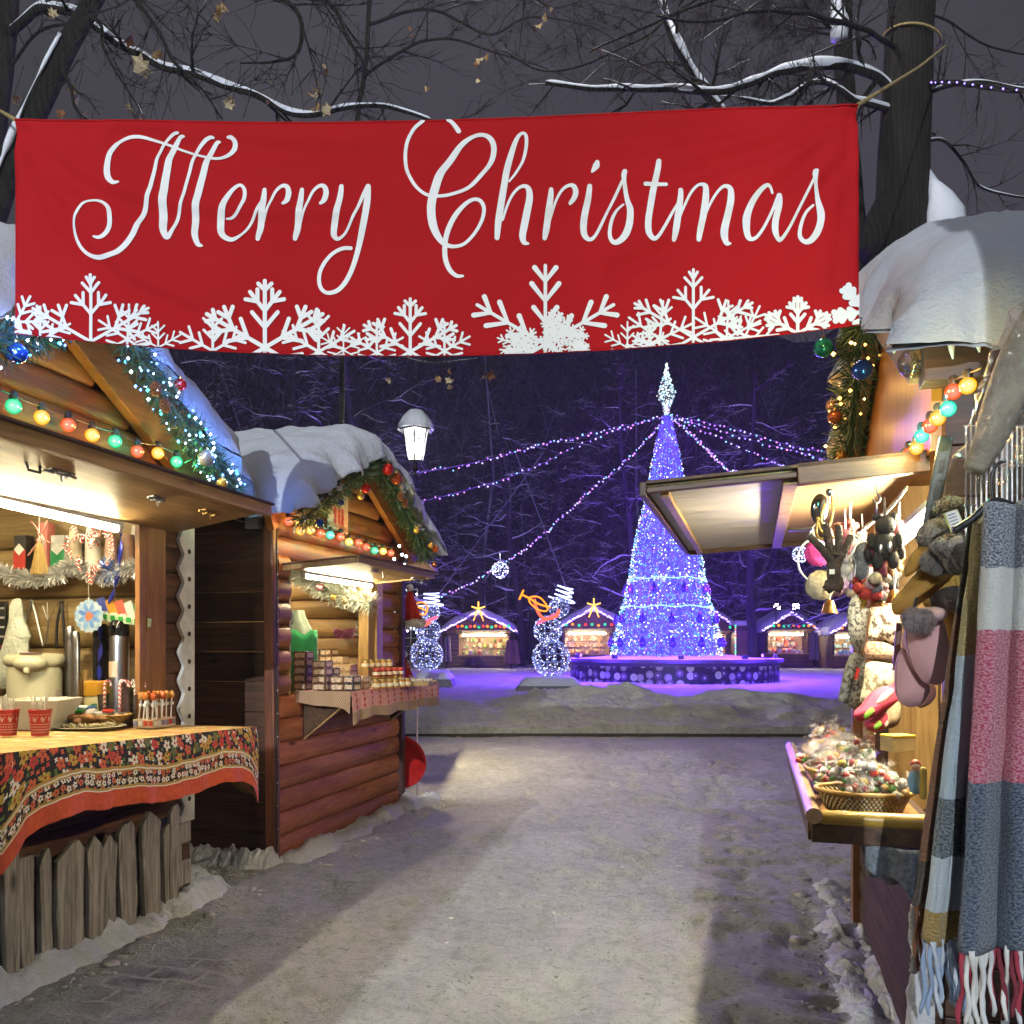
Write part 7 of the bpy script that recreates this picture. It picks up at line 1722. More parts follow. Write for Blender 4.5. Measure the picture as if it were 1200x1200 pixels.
# ------------------------------------------------------------------ the light tree on its round plinth
TX, TY, TZ = 5.0, 27.6, 1.08
def light_tree():
    r = thing('plinth', 'round plinth printed with Christmas balls under the lit cone tree', 'plinth', WORLD, (5.2, TY, .2))
    t = NT('bauble_print'); tc = t.n('TexCoord'); s = t.n('SeparateXYZ'); t.l(tc.outputs['Object'], s.inputs[0]); a = t.math('ARCTAN2', s.outputs[1], s.outputs[0])
    cb = t.n('CombineXYZ'); t.l(t.math('MULTIPLY', a, 3.37), cb.inputs[0]); t.l(s.outputs[2], cb.inputs[1])
    vo = t.n('TexVoronoi', voronoi_dimensions='2D'); vo.inputs['Scale'].default_value = 3.6; vo.inputs['Randomness'].default_value = .55; t.l(cb.outputs[0], vo.inputs['Vector'])
    cs = t.n('SeparateColor'); t.l(vo.outputs['Color'], cs.inputs[0]); col = t.ramp(cs.outputs[0], [(0, (.10, .05, .16)), (.3, (.42, .32, .45)), (.55, (.20, .10, .26)), (.75, (.62, .55, .62))], 'CONSTANT')
    col = t.mix(t.math('LESS_THAN', vo.outputs['Distance'], .40), (.025, .015, .05), col); col = t.mix(t.math('LESS_THAN', vo.outputs['Distance'], .13), col, (.55, .50, .58))
    col = t.mix(t.math('GREATER_THAN', s.outputs[2], .60), col, (.09, .05, .15)); t.bsdf(col, .5)
    m = MB(); m.lathe([(3.30, 0), (3.30, .74)], 72); m.build('printed_band', t.m, r, smooth=60)
    m = MB(); m.lathe([(3.30, .70), (3.42, .70), (3.42, .80), (3.05, .80), (3.0, .74)], 72); m.build('rim', mplain('plinth_rim', (.14, .10, .20), .6), r, smooth=30)
    m = MB(); m.lathe([(3.05, .77), (2.2, .86), (1.2, .93), (0, .95)], 48)
    for v in m.v: v.z += .04*fbm(v.x*2, v.y*2, 3, 3)
    m.build('snow', SNOW, r, smooth=180)
    # cone tree
    T = thing('light_tree', 'tall cone tree of violet and cyan lights with a glittering star on top', 'Christmas tree', WORLD, (TX, TY, TZ))
    Hh = 7.75; rad = lambda z: lerp(1.76, .17, z/Hh)+.05*sin(z*2.1)*(1-z/Hh)
    m = MB(); m.lathe([(rad(Hh*k/24)*.90, Hh*k/24) for k in range(25)], 40)
    t = NT('violet_net_glow'); v = t.coord('Object', (1, 1, 1)); nz_ = t.noise(v, 5, 4, .7); e = t.n('Emission'); g_ = t.n('NewGeometry'); sz = t.n('SeparateXYZ'); tc = t.n('TexCoord'); t.l(tc.outputs['Object'], sz.inputs[0])
    t.l(t.ramp(nz_, [(.3, (.035, .045, .65)), (.55, (.12, .07, 1)), (.72, (.05, .30, 1))]), e.inputs[0]); e.inputs['Strength'].default_value = 2.0; t.l(e.outputs[0], t.out.inputs[0])
    m.build('net', t.m, T, smooth=180)
    m = MB()
    for k in range(26): a = 2*pi*k/26; m.tube([(cos(a)*rad(Hh*j/8)*.97, sin(a)*rad(Hh*j/8)*.97, Hh*j/8) for j in range(9)], .010, 4)
    for z in [Hh*k/14 for k in range(15)]: m.tube([(cos(a)*rad(z)*.97, sin(a)*rad(z)*.97, z) for a in [2*pi*k/30 for k in range(31)]], .010, 4)
    m.build('frame', mplain('tree_frame', (.10, .10, .16), .4, .5), T)
    rng = random.Random(1)
    for nm, n, cols, st, rr in (('lights', 5200, [(.12, .55, 1), (.35, .25, 1), (.38, .48, 1), (.08, .7, 1), (.6, .3, 1), (.15, .3, 1), (.5, .62, 1), (.2, .5, 1), (.1, .6, .95)], 2.7, (.010, .021)), ('bright_lights', 900, [(.9, .95, 1), (.55, .9, 1), (.95, .8, 1), (.6, 1, .9), (1, .85, .6)], 6, (.012, .025))):
        m = MB(); c = 0
        while c < n:
            z = Hh*(1-sqrt(rng.random()))
            if rng.random() < .08: z = rng.choice((1.55, 2.45))+rng.gauss(0, .05)
            a = -pi+rng.random()*2*pi
            rr_ = rad(z)*rng.uniform(.97, 1.03); m.octa((cos(a)*rr_, sin(a)*rr_, z), rng.uniform(*rr)); c += 1
        o = m.build(nm, memit('tree_'+nm, None, st, 'NONE', cols), T); o['kind'] = 'stuff'
    for z in (1.55, 2.45):
        m = MB(); m.tube([(cos(a)*rad(z)*1.02, sin(a)*rad(z)*1.02, z+.03*sin(a*9)) for a in [2*pi*k/40 for k in range(41)]], .016, 5); m.build('light_hoop', memit('cyan_hoop', (.30, .62, 1), 2.2, 'NONE'), T, smooth=60)
    for z, n in ((2.15, 9), (1.2, 11), (.45, 12)):
        for k in range(n):
            a = 2*pi*k/n+z; m = MB(); rr_ = rad(z)*1.05; m.lathe([(0, -.19), (.08, -.15), (.115, -.06), (.07, .06), (.02, .16), (0, .18)], 10); o = m.build('drop_ornament', mplain('violet_drop', (.07, .05, .20), .2, .3), T, loc=(cos(a)*rr_, sin(a)*rr_, z), smooth=60)
    # star: four long leaves of lights
    m = MB(); zc = Hh+.78; L = MB(); 
    for k in range(4):
        a = k*pi/2+.3
        for sg in (1,): m.tube([(0, 0, Hh-.1), (cos(a)*.12, sin(a)*.12, Hh+.25), (cos(a)*.30, sin(a)*.30, zc-.12), (cos(a)*.10, sin(a)*.10, zc+.35), (0, 0, Hh+1.68)], .02, 5)
    for i in range(420):
        f = rng.random(); z = Hh+f*1.7; w_ = interp([(0, .06), (.2, .14), (.42, .34), (.6, .22), (.78, .10), (1, .03)], f); a = rng.random()*6.28; q = w_*sqrt(rng.random()); L.octa((cos(a)*q, sin(a)*q, z), rng.uniform(.016, .03))
    st = m.build('star', STEEL, T, smooth=60); o = L.build('star_lights', memit('star_led', None, 2.2, 'NONE', [(.6, .9, 1), (.85, .95, 1), (.95, .95, .8), (.5, .8, 1), (.3, .45, .55)]), st); o['kind'] = 'stuff'
    # violet floods added on the rim to tint the net and the snow round it
    for k in range(10):
        a = 2*pi*k/10+.2; p = (5.2+3.2*cos(a), TY+3.2*sin(a), 1.0); F_ = thing('floodlight', 'small violet floodlight added on the rim of the round plinth as fill', 'floodlight', WORLD, p, 'added violet fill lamps on the plinth', rz=a)
        m = MB(); m.box((0, 0, .08), (.10, .16, .12)); m.build('housing', BLACKP, F_, bevel=.01); m = MB(); m.box((-.053, 0, .08), (.006, .13, .09)); m.build('lens', memit('violet_fill_lens', (.35, .12, 1), 6), F_)
        ld = bpy.data.lights.new('violet_fill', 'POINT'); ld.energy = 520; ld.color = (.12, .035, 1); ld.shadow_soft_size = .25; lo = bpy.data.objects.new('violet_fill', ld); COL.objects.link(lo); lo.parent = F_; lo.location = (.38, 0, .55)
light_tree()
T_ = bpy.data.objects['light_tree']
for z, n, rr_ in ((2.2, 4, 2.0), (4.6, 4, 1.5), (7.0, 3, 1.0)):
    for k in range(n):
        a = 2*pi*k/n+z; ld = bpy.data.lights.new('net_glow', 'POINT'); ld.energy = 440; ld.color = (.26, .05, 1); ld.shadow_soft_size = .3; lo = bpy.data.objects.new('net_glow', ld); COL.objects.link(lo); lo.parent = T_; lo.location = (cos(a)*rr_, sin(a)*rr_, z)

# ------------------------------------------------------------------ light strings
SM = memit('string_led', None, 2.6, 'NONE', LEDCOL['cane'])
def light_string(label, pts, n, r=.026, group='light strings from the tree top'):
    P = catmull(pts, 14); og = P[0].copy(); root = thing('light_string', label, 'string lights', WORLD, og, group); rng = random.Random(n)
    m = MB(); m.tube([p-og for p in P], .008, 4); m.build('cable', CABLE, root)
    m = MB(); cum = [0]
    for a, b in zip(P, P[1:]): cum.append(cum[-1]+(b-a).length)
    for i in range(n):
        s = cum[-1]*(i+.5)/n; k = 0
        while k < len(cum)-2 and cum[k+1] < s: k += 1
        p = P[k].lerp(P[k+1], (s-cum[k])/max(1e-6, cum[k+1]-cum[k])); d = (p-Vector((0, 0, CAM_Z))).length
        m.octa(p-og+Vector((rng.uniform(-.04, .04), rng.uniform(-.04, .04), rng.uniform(-.06, .03))), .0012*d*rng.uniform(.8, 1.2))
    o = m.build('lights', SM, root); o['kind'] = 'stuff'
A = lambda px, py, d: at(px, py, d)
top = A(783, 486, 27.5)
light_string('light string from the tree top to the street lamp, uppermost on the left', [top, A(700, 507, 24), (A(640, 520, 21)), A(560, 541, 16), A(474, 556, 12.2)], 62)
light_string('light string from the tree top ending below the street lamp, middle one on the left', [top, A(700, 512, 24), A(620, 550, 20), A(550, 573, 16), A(488, 589, 13)], 44)
light_string('light string from the tree top down to the left snowman, carrying a ball of light', [top, A(735, 538, 27), A(690, 576, 26.5), A(640, 623, 26), A(590, 660, 25), A(540, 688, 24.5), A(512, 699, 24)], 100)
light_string('light string to the right of the tree, uppermost', [top, A(850, 500, 25), A(920, 520, 22), A(1000, 534, 18), A(1090, 548, 14)], 52)
light_string('light string to the right of the tree, just under the uppermost', [top, A(850, 507, 25), A(930, 528, 22), A(1000, 545, 18), A(1090, 560, 14)], 50)
light_string('light string to the right of the tree, sagging towards the raised flap', [top, A(850, 516, 26), A(900, 538, 24.5), A(930, 552, 23), A(1000, 585, 20)], 44)
light_string('short thick light string from the tree top ending at a ball of light', [top, A(810, 508, 27), A(835, 533, 26), A(860, 556, 25)], 64)
def light_ball(label, px, py, d, rpx):
    og = A(px, py, d); r_ = thing('light_ball', label, 'light ball', WORLD, og, 'balls of light'); rr = rpx/1000*d; m = MB()
    for k in range(6): a = k*pi/6; m.tube([(cos(a)*sin(b)*rr, sin(a)*sin(b)*rr, cos(b)*rr) for b in [2*pi*j/20 for j in range(21)]], .006, 4)
    m.build('frame', WHITEP, r_); m = MB(); rng = random.Random(px)
    for i in range(90): v = Vector((rng.gauss(0, 1), rng.gauss(0, 1), rng.gauss(0, 1))).normalized()*rr; m.octa(v, .0008*d)
    o = m.build('lights', memit('ball_led', None, 4, 'NONE', [(.6, .75, 1), (.85, .9, 1), (.45, .5, 1), (.75, .6, 1)]), r_); o['kind'] = 'stuff'
    m = MB(); m.tube([(0, 0, rr), (0, 0, rr+.25)], .01, 5); m.build('hook', STEEL, r_)
light_ball('ball of light hanging on the left string near the snowman', 586, 668, 25, 9.5); light_ball('ball of light hanging just above the raised flap', 861, 560, 25, 9); light_ball('ball of light below the far corner of the raised flap', 938, 650, 22, 9)
for lb, a, b in (('thin slanting guy cable left of the trumpet player', (637, 530, 21), (514, 697, 24)), ('thin slanting guy cable ending at the hat of the trumpet player', (604, 530, 20), (664, 690, 22))):
    m = MB(); og = A(*a); m.tube([Vector((0, 0, 0)), A(*b)-og], .012, 4); solo('guy_cable', m, mplain('violet_cable', (.22, .18, .42), .5), lb, 'cable', WORLD, og)

# ------------------------------------------------------------------ snowmen of wire and lights
def snowman(label, px, d, balls, trumpet, lean, sc):
    zb = gz(px/1000*d-.6*d, d)
    P = [A(x, y, d) for x, y, r in balls]; og = Vector((P[0].x, d, .3)); r_ = thing('light_snowman', label, 'light figure', WORLD, og, 'snowman musicians')
    rng = random.Random(px)
    for p, (x, y, rp) in zip(P, balls):
        rr = rp/1000*d; m = MB()
        for k in range(7): a = k*pi/7; m.tube([(cos(a)*sin(b)*rr, sin(a)*sin(b)*rr, cos(b)*rr) for b in [2*pi*j/24 for j in range(25)]], .009, 4)
        for k in range(1, 7): b = k*pi/7; m.tube([(cos(a)*sin(b)*rr, sin(a)*sin(b)*rr, cos(b)*rr) for a in [2*pi*j/24 for j in range(25)]], .009, 4)
        o = m.build('ball', memit('white_wire', (.36, .40, 1), .45, 'NONE'), r_, loc=p-og); m = MB()
        n = int(300*rr*rr/.25)+30
        for i in range(n): v = Vector((rng.gauss(0, 1), rng.gauss(0, 1), rng.gauss(0, 1))).normalized()*rr*rng.uniform(.96, 1.03); m.octa(v, rng.uniform(.009, .018))
        l = m.build('lights', memit('snowman_led', None, 4, 'NONE', [(.5, .6, 1), (.85, .9, 1), (.25, .35, 1), (.7, .65, 1), (.15, .2, .8)]), o); l['kind'] = 'stuff'
    hd = P[-1]; rr = balls[-1][2]/1000*d; m = MB(); up = Vector((lean, 0, 1)).normalized(); sx = up.cross(Vector((0, 1, 0)))
    m.tube([hd-og+up*(rr*.7+.010*k)+(sx*cos(k*.55)+Vector((0, 1, 0))*sin(k*.55))*(.34 if k < 8 else .22) for k in range(40)], .02, 6); m.build('hat', memit('violet_tube', (.45, .50, 1), 4), r_, smooth=180)
    mid = P[1]; m = MB(); rm = balls[1][2]/1000*d
    m.tube([mid-og+Vector((cos(a)*rm*.7, -abs(sin(a))*rm*.7-.05, rm*.80+.12*cos(a))) for a in [pi*j/10 for j in range(11)]], .045, 6); m.build('scarf', memit('red_tube', (1, .12, .22), 1.8), r_, smooth=180)
    m = MB(); q = [A(x, y, d-.35)-og for x, y in trumpet['arm']]; m.tube(catmull(q, 8), .045, 6); m.build('arm', memit('coral_tube', (1, .14, .08), 1.7), r_, smooth=180)
    m = MB(); q = [A(x, y, d-.45)-og for x, y in trumpet['pipe']]; m.tube(catmull(q, 8), .026, 6)
    q = catmull([A(x, y, d-.45)-og for x, y in trumpet['loop']], 6, True); m.tube(q+[q[0]], .022, 6)
    c = A(*trumpet['bell'], d-.45)-og; dr = (A(*trumpet['bell'], d)-A(*trumpet['pipe'][1], d)).normalized(); x = dr.orthogonal().normalized(); y = dr.cross(x); rb = trumpet['rb']/1000*d
    m.tube([c+(x*cos(a)+y*sin(a))*rb for a in [2*pi*j/16 for j in range(17)]], .024, 6); m.build('trumpet', memit('amber_tube', (1, .27, .02), 2.4), r_, smooth=180)
    # snowy block it stands on
    return r_
def pedestal(label, px0, px1, pyt, pyb, d):
    a, b, t0 = A(px0, pyb, d), A(px1, pyb, d), A(px0, pyt, d).z; w_ = b.x-a.x; c = (a+b)/2; r_ = thing('pedestal', label, 'pedestal', WORLD, (c.x, d+.1, .22), 'snowy pedestals'); h = t0-.22; m = MB()
    m.box((0, 0, h/2-.06), (w_, 1.5, h-.12), taper=.8); m.build('block', mplain('grey_stone', (.16, .15, .16), .8), r_, bevel=.03); m = MB()
    def sn(u, v):
        x, y = (u-.5)*w_*.86, (v-.5)*1.4; e = min(1, min(u, 1-u)/.15)*min(1, min(v, 1-v)/.15); return (x, y, h-.12+.16*sqrt(e)*(1+.4*fbm(x*2, y*2, px0, 3))-.05*(1-e))
    m.grid(sn, 24, 16); m.build('snow', SNOW, r_, smooth=180)
snowman('snowman of white lights blowing an amber trumpet, beside the plinth', 648, 22, [(646, 771, 22), (642, 738, 16.5), (655, 712, 12)], dict(arm=[(626, 702), (630, 716), (638, 725), (652, 722), (655, 714)], pipe=[(612, 697), (620, 701), (632, 708), (645, 712)], loop=[(621, 700), (632, 700), (641, 710), (640, 716), (630, 714), (621, 706)], bell=(611, 697), rb=5.5), .35, 1)
snowman('snowman of white lights with a swirling hat, partly behind the log stall', 500, 24, [(500, 767, 19), (502, 740, 14.5), (505, 718, 10.5)], dict(arm=[(490, 716), (488, 726), (493, 734), (505, 729)], pipe=[(489, 711), (494, 713), (500, 716)], loop=[(488, 708), (496, 706), (501, 712), (498, 720), (490, 718)], bell=(486, 712), rb=3.5), .05, 1)
pedestal('snowy stone block under the trumpet playing snowman', 602, 686, 795, 813, 21.8); pedestal('snowy stone block under the snowman behind the log stall', 484, 534, 788, 800, 23.8)

# ------------------------------------------------------------------ the far row of kiosks
W_FAR = mwood('far_plank', (.05, .025, .015), (.14, .07, .04), 0, .6, knots=False); W_FARI = mwood('far_inside', (.35, .20, .08), (.55, .36, .17), 0, .6, knots=False)
KT = memit('kiosk_tube', (1, .84, .50), 150)
KB_ = {'r': memit('k_red', (1, .06, .05), 1.6, 'NONE'), 'g': memit('k_green', (.02, .6, .25), 1.8, 'NONE'), 'o': memit('k_amber', (1, .30, .03), 1.8, 'NONE')}
def kiosk(label, px0, px1, pyp, pye, op, d, led='violet', goods=(), rows='rgorgorgo', seed=1, depth=2.6, cols=None, yaw=0, z0=.30, star=False, tube=None):
    s = d/1000; xc = ((px0+px1)/2-600)*s; r_ = thing('kiosk', label, 'kiosk', WORLD, (xc, d, z0), 'far row of lit kiosks', rz=yaw)
    w_ = (px1-px0)*s*.5; ze = CAM_Z+(755-pye)*s-z0; zp = CAM_Z+(755-pyp)*s-z0-.12; ox0, ox1 = (op[0]-600)*s-xc, (op[1]-600)*s-xc; oz1, oz0 = CAM_Z+(755-op[2])*s-z0, CAM_Z+(755-op[3])*s-z0
    rng = random.Random(seed)
    m = MB()
    for a, b, c_, e in ((-w_*.88, ox0, 0, ze), (ox1, w_*.88, 0, ze), (ox0, ox1, 0, oz0), (ox0, ox1, oz1, ze)):
        z = c_
        while z < e-.02: h = min(.19, e-z); m.box(((a+b)/2, .03, z+h/2), (b-a, .06, h-.008)); z += .19
    m.box((-w_*.86, depth/2, ze/2), (.06, depth, ze)); m.box((w_*.86, depth/2, ze/2), (.06, depth, ze)); m.build('wall', W_FAR, r_)
    m = MB(); m.box((0, depth*.62, ze/2), (w_*1.7, .04, ze)); m.box((0, depth*.31, ze-.05), (w_*1.68, depth*.6, .03)); m.build('inner_wall', W_FARI, r_)
    m = MB(); m.prism([(-w_*.9, ze), (w_*.9, ze), (0, zp)], (0, 0, 0), (1, 0, 0), (0, 0, 1), (0, 1, 0), .06); m.build('gable', mwood('far_gable', (.10, .045, .02), (.26, .13, .06), 0, .6, knots=False), r_)
    m = MB(); N = 26
    def tp(u, v, k):
        x = lerp(-w_*1.08, w_*1.08, u); y = lerp(-.28, depth, v); e = sqrt(max(0, 1-(1-min(1, min(u, 1-u)/.10))**2))*sqrt(max(0, 1-(1-min(1, min(v, 1-v)/.12))**2))
        base = zp-(zp-ze)*(sqrt((x/(w_*.95))**2+.03)-.08); return Vector((x, y, base+.02+((.30+.10*fbm(x*1.3+seed*5, y, seed, 3))*e-.06*(1-e) if k else -.03)))
    m.grid(lambda u, v: tp(u, v, 1), N, 12); m.grid(lambda u, v: tp(u, 1-v, 0), N, 4); m.build('roof_snow', SNOW, r_, smooth=180)
    m = MB(); m.box(((ox0+ox1)/2, -.16, oz0), (ox1-ox0+.1, .42, .05)); m.build('counter', W_FARI, r_)
    m = MB(); m.box(((ox0+ox1)/2, -.40, oz1+.10), (ox1-ox0+.2, .85, .03), Matrix.Rotation(-.18, 3, 'X')); m.build('flap', W_FARI, r_)
    m = MB(); m.tube([(ox0+.15, .20, oz1-.06), (ox1-.15, .20, oz1-.06)], .035, 8); m.build('tube_lamp', tube or KT, r_)
    m = MB()
    for i in range(92):
        k = i % 4; x = rng.uniform(ox0+.1, ox1-.1); zs = oz0+(.03, .03, .36, .66)[k]; y = (.1, depth*.3, depth*.55, depth*.57)[k]; q = rng.uniform(.05, .12); h = q*rng.uniform(1, 2.6)
        if zs+h > oz1-.1: continue
        if i % 3: m.box((x, y, zs+h/2), (q*rng.uniform(.7, 1.6), q, h))
        else: m.ball((x, y, zs+q), q, 8, 6, (1, 1, rng.uniform(.9, 1.5)))
    o = m.build('goods', misland('kiosk_goods%d' % seed, cols or [(.5, .35, .12), (.2, .4, .1), (.6, .55, .4), (.45, .1, .06), (.3, .3, .1), (.6, .5, .2)], .6), r_); o['kind'] = 'stuff'
    if led:
        m = MB(); P = [(-w_*1.05, ze-.02), (0, zp+.05), (w_*1.05, ze-.02)]; n = int(w_*16)
        for a, b in zip(P, P[1:]):
            for i in range(n): t_ = i/n; m.octa((lerp(a[0], b[0], t_), -.34+rng.uniform(-.04, .04), lerp(a[1], b[1], t_)+rng.uniform(-.05, .05)), rng.uniform(.025, .045))
        o = m.build('gable_lights', ledmat(led, 8), r_); o['kind'] = 'stuff'
    n = len(rows); 
    for c in 'rgo':
        m = MB()
        for i, q in enumerate(rows):
            if q == c: m.ball((lerp(ox0+.0, ox1-.0, i/(n-1)), -.92, oz1+.34+.03*sin(i*2.2)), .07, 8, 6)
        if m.v: m.build('bulbs', KB_[c], r_)
    if star:
        m = MB(); z = zp-.05
        for k in range(5): a = pi/2+k*2*pi/5; m.tube([(0, -.40, z+.22), (cos(a)*.34, -.40, z+.22+sin(a)*.34)], .035, 5)
        m.tube([(-.05, -.4, z+.1), (-.24, -.4, z-.35)], .03, 5); m.tube([(.05, -.4, z+.1), (.24, -.4, z-.35)], .03, 5); m.build('star_light', memit('amber_star', (1, .48, .08), 3.0), r_)
    return r_
k1 = kiosk('far kiosk with green goods and an amber star, left of the trumpet player', 517, 605, 715, 741, (538, 596, 743, 768), 41, cols=[(.35, .42, .08), (.55, .5, .3), (.2, .35, .08), (.5, .2, .1), (.6, .55, .35), (.15, .12, .06)], rows='rogrogrogorog', seed=2, star=True)
kiosk('far kiosk with wooden toys and an amber star, right of the trumpet player', 652, 738, 711, 738, (662, 714, 741, 767), 41, cols=[(.55, .30, .12), (.6, .4, .2), (.5, .25, .1), (.65, .5, .3)], rows='gogrgogr', seed=3, star=True)
kiosk('far kiosk half hidden behind the right side of the light tree', 800, 868, 714, 741, (806, 850, 744, 768), 43, rows='gg', seed=4, cols=[(.5, .5, .6), (.4, .4, .5)])
k4 = kiosk('far kiosk under two white floodlights, right of the plinth', 893, 958, 716, 739, (900, 946, 742, 766), 42, rows='goggorgoo', seed=5, cols=[(.5, .45, .35), (.3, .3, .3), (.5, .1, .05), (.55, .5, .45)])
kiosk('small lit kiosk almost hidden behind the log stall', 325, 525, 612, 668, (355, 495, 682, 785), 10, None, rows='', seed=9, depth=1.6, yaw=pi/2, z0=0, tube=memit('strong_tube', (1, .80, .42), 700))
kiosk('far kiosk farthest right, next to the hanging knitwear', 972, 1035, 720, 742, (978, 1020, 745, 768), 40, rows='oroo', seed=6, cols=[(.3, .5, .6), (.5, .5, .55), (.2, .4, .4)])
for nm, px0, px1, py0, py1, d in (('dark wooden door shed with coloured lights round it, right of the light tree', 862, 884, 733, 766, 42),):
    a, b = A(px0, py1, d), A(px1, py0, d); r_ = thing('shed', nm, 'shed', WORLD, ((a.x+b.x)/2, d, .3)); w_ = b.x-a.x; h = b.z-.3; m = MB(); m.box((0, .8, h/2), (w_, 1.6, h)); m.build('wall', W_FAR, r_); m = MB(); m.box((0, -.02, h*.45), (w_*.8, .04, h*.85)); m.build('door', mwood('far_door', (.15, .06, .05), (.3, .14, .1), 2, .6), r_)
    m = MB(); m.box((0, .8, h+.12), (w_*1.2, 1.9, .26)); m.build('roof_snow', SNOW, r_, bevel=.1); m = MB(); rng = random.Random(1)
    for i in range(22): t_ = i/21; m.ball((-w_*.52, -.06, h*t_), .035, 6, 4); m.ball((w_*.52, -.06, h*t_), .035, 6, 4)
    m.build('lights', memit('shed_led', None, 4, 'NONE', [(1, .1, .1), (.1, 1, .4), (.3, .3, 1), (1, .4, .6)]), r_)
for k, px in enumerate((910, 932)):
    p = A(px, 711, 41.6); r_ = thing('floodlight', ('left', 'right')[k]+' one of the two white floodlights above the far kiosk', 'floodlight', WORLD, p, 'white floodlights on the far kiosk'); m = MB(); m.box((0, 0, 0), (.34, .14, .30)); m.build('housing', DARKM, r_, bevel=.02); m = MB(); m.box((0, -.075, 0), (.28, .012, .24)); m.build('lens', memit('white_flood', (.92, .95, 1), 40), r_); m = MB(); m.tube([(0, 0.1, -.15), (0, .1, -.8)], .03, 6); m.build('bracket', DARKM, r_)
def hung(label, px, py0, py1, wpx, d, c, cat='clothes'):
    og = A(px, py0, d); h = (py1-py0)*d/1000; w_ = wpx*d/1000; m = MB(); m.grid(lambda u, v: ((u-.5)*w_*(.55+.45*v), .08*sin(u*14), -h*v), 14, 10); solo('hung_cloth', m, misland('hung%d' % px, [c], .9, var=.6, bump=.5), label, cat, WORLD, og, 'clothes hung beside the far kiosks', smooth=180, solid=.05)
hung('patterned shawl hanging on the right end of the green goods kiosk', 600, 750, 778, 20, 40.4, (.22, .12, .10)); hung('grey knitwear hanging at the left end of the green goods kiosk', 524, 746, 776, 10, 40.4, (.24, .20, .20)); hung('brown knitwear hanging at the far left of the green goods kiosk', 514, 743, 776, 12, 40.3, (.16, .11, .10)); hung('dark cloth hanging under the counter of the green goods kiosk', 556, 770, 780, 30, 40.2, (.08, .06, .07))
hung('patterned board leaning at the right of the floodlit kiosk', 955, 741, 773, 13, 41, (.16, .13, .14), 'board')

# ------------------------------------------------------------------ street lamps
LGL = memit('lamp_bulb', (1, .97, .92), 600)
t = NT('lamp_pane'); e_ = t.n('Emission'); e_.inputs[0].default_value = (1, .98, .90, 1); e_.inputs[1].default_value = 5; tr_ = t.n('BsdfTransparent'); mx_ = t.n('MixShader'); f_ = t.ramp(t.noise(t.coord(), 26, 3), [(.4, .55), (.6, .95)]); t.l(f_, mx_.inputs[0]); t.l(e_.outputs[0], mx_.inputs[1]); t.l(tr_.outputs[0], mx_.inputs[2]); t.l(mx_.outputs[0], t.out.inputs[0]); PANE = t.m
def street_lamp(label, p, base, arm=True, energy=0, rad=.15, col=(1, .95, .88), group='street lamps'):
    p = Vector(p); r_ = thing('street_lamp', label, 'street lamp', WORLD, base, group); og = Vector(base); q = p-og; LM = DARKM
    R0, R1, h = .185, .105, .42
    m = MB()
    for k in range(6):
        a, b = pi/3*k+pi/6, pi/3*(k+1)+pi/6; m.add([q+Vector((cos(a)*R1, sin(a)*R1, -h/2)), q+Vector((cos(b)*R1, sin(b)*R1, -h/2)), q+Vector((cos(b)*R0, sin(b)*R0, h/2)), q+Vector((cos(a)*R0, sin(a)*R0, h/2))], [(0, 1, 2, 3)])
    m.build('glass', PANE, r_)
    m = MB()
    for k in range(6): a = pi/3*k+pi/6; m.tube([q+Vector((cos(a)*R1, sin(a)*R1, -h/2)), q+Vector((cos(a)*R0, sin(a)*R0, h/2))], .011, 5)
    m.lathe([(R1+.015, -h/2-.02), (R1+.015, -h/2), (.03, -h/2), (.03, -h/2-.10), (.05, -h/2-.12), (.0, -h/2-.16)][::-1], 12, q); m.lathe([(R0+.06, h/2), (R0+.07, h/2+.02), (R0-.02, h/2+.12), (.08, h/2+.22), (0, h/2+.24)], 6, q, rot=Matrix.Rotation(pi/6, 3, 'Z')); m.build('lantern_frame', LM, r_)
    m = MB(); m.lathe([(R0+.075, h/2+.022), (R0+.06, h/2+.10), (R0-.0, h/2+.20), (.10, h/2+.29), (0, h/2+.31)], 14, q); m.build('snow_cap', SNOW, r_, smooth=180)
    m = MB(); m.ball(q+Vector((0, 0, -.02)), .03, 12, 9, (1, 1, 1.7)); m.build('lamp', LGL, r_, smooth=180)
    m = MB(); a0 = q+Vector((0, 0, -h/2-.14)); b0 = Vector((0, 0, a0.z)); m.tube([a0+Vector((0, 0, .05)), a0+Vector((0, 0, -.03)), a0.lerp(b0, .5)+Vector((0, 0, -.09)), b0+Vector((0, 0, -.04))], .018, 8)
    if arm: m.tube(catmull([a0.lerp(b0, .1), a0.lerp(b0, .25)+Vector((0, 0, -.16)), a0.lerp(b0, .55)+Vector((0, 0, -.30)), b0+Vector((0, 0, -.45))], 6), .012, 6); m.tube([a0.lerp(b0, .3)+Vector((cos(a)*.07, 0, -.12+sin(a)*.07)) for a in [k*pi/6 for k in range(13)]], .009, 5)
    m.tube([(0, 0, 0), (0, 0, 1.0), (0, 0, a0.z+.25)], [.09, .06, .045], 12); m.lathe([(.16, 0), (.16, .25), (.09, .45), (.07, .9)], 12); m.build('post', LM, r_, smooth=60)
    if energy:
        ld = bpy.data.lights.new('street_light', 'POINT'); ld.energy = energy; ld.color = col; ld.shadow_soft_size = rad; lo = bpy.data.objects.new('street_light', ld); COL.objects.link(lo); lo.parent = r_; lo.location = q+Vector((0, 0, -.02))
    return r_
lp = at(487, 523, 12); street_lamp('snow capped lantern street lamp shining beside the roof of the log stall', lp, (lp.x-.50, lp.y+.05, 0), True, 260, .12)
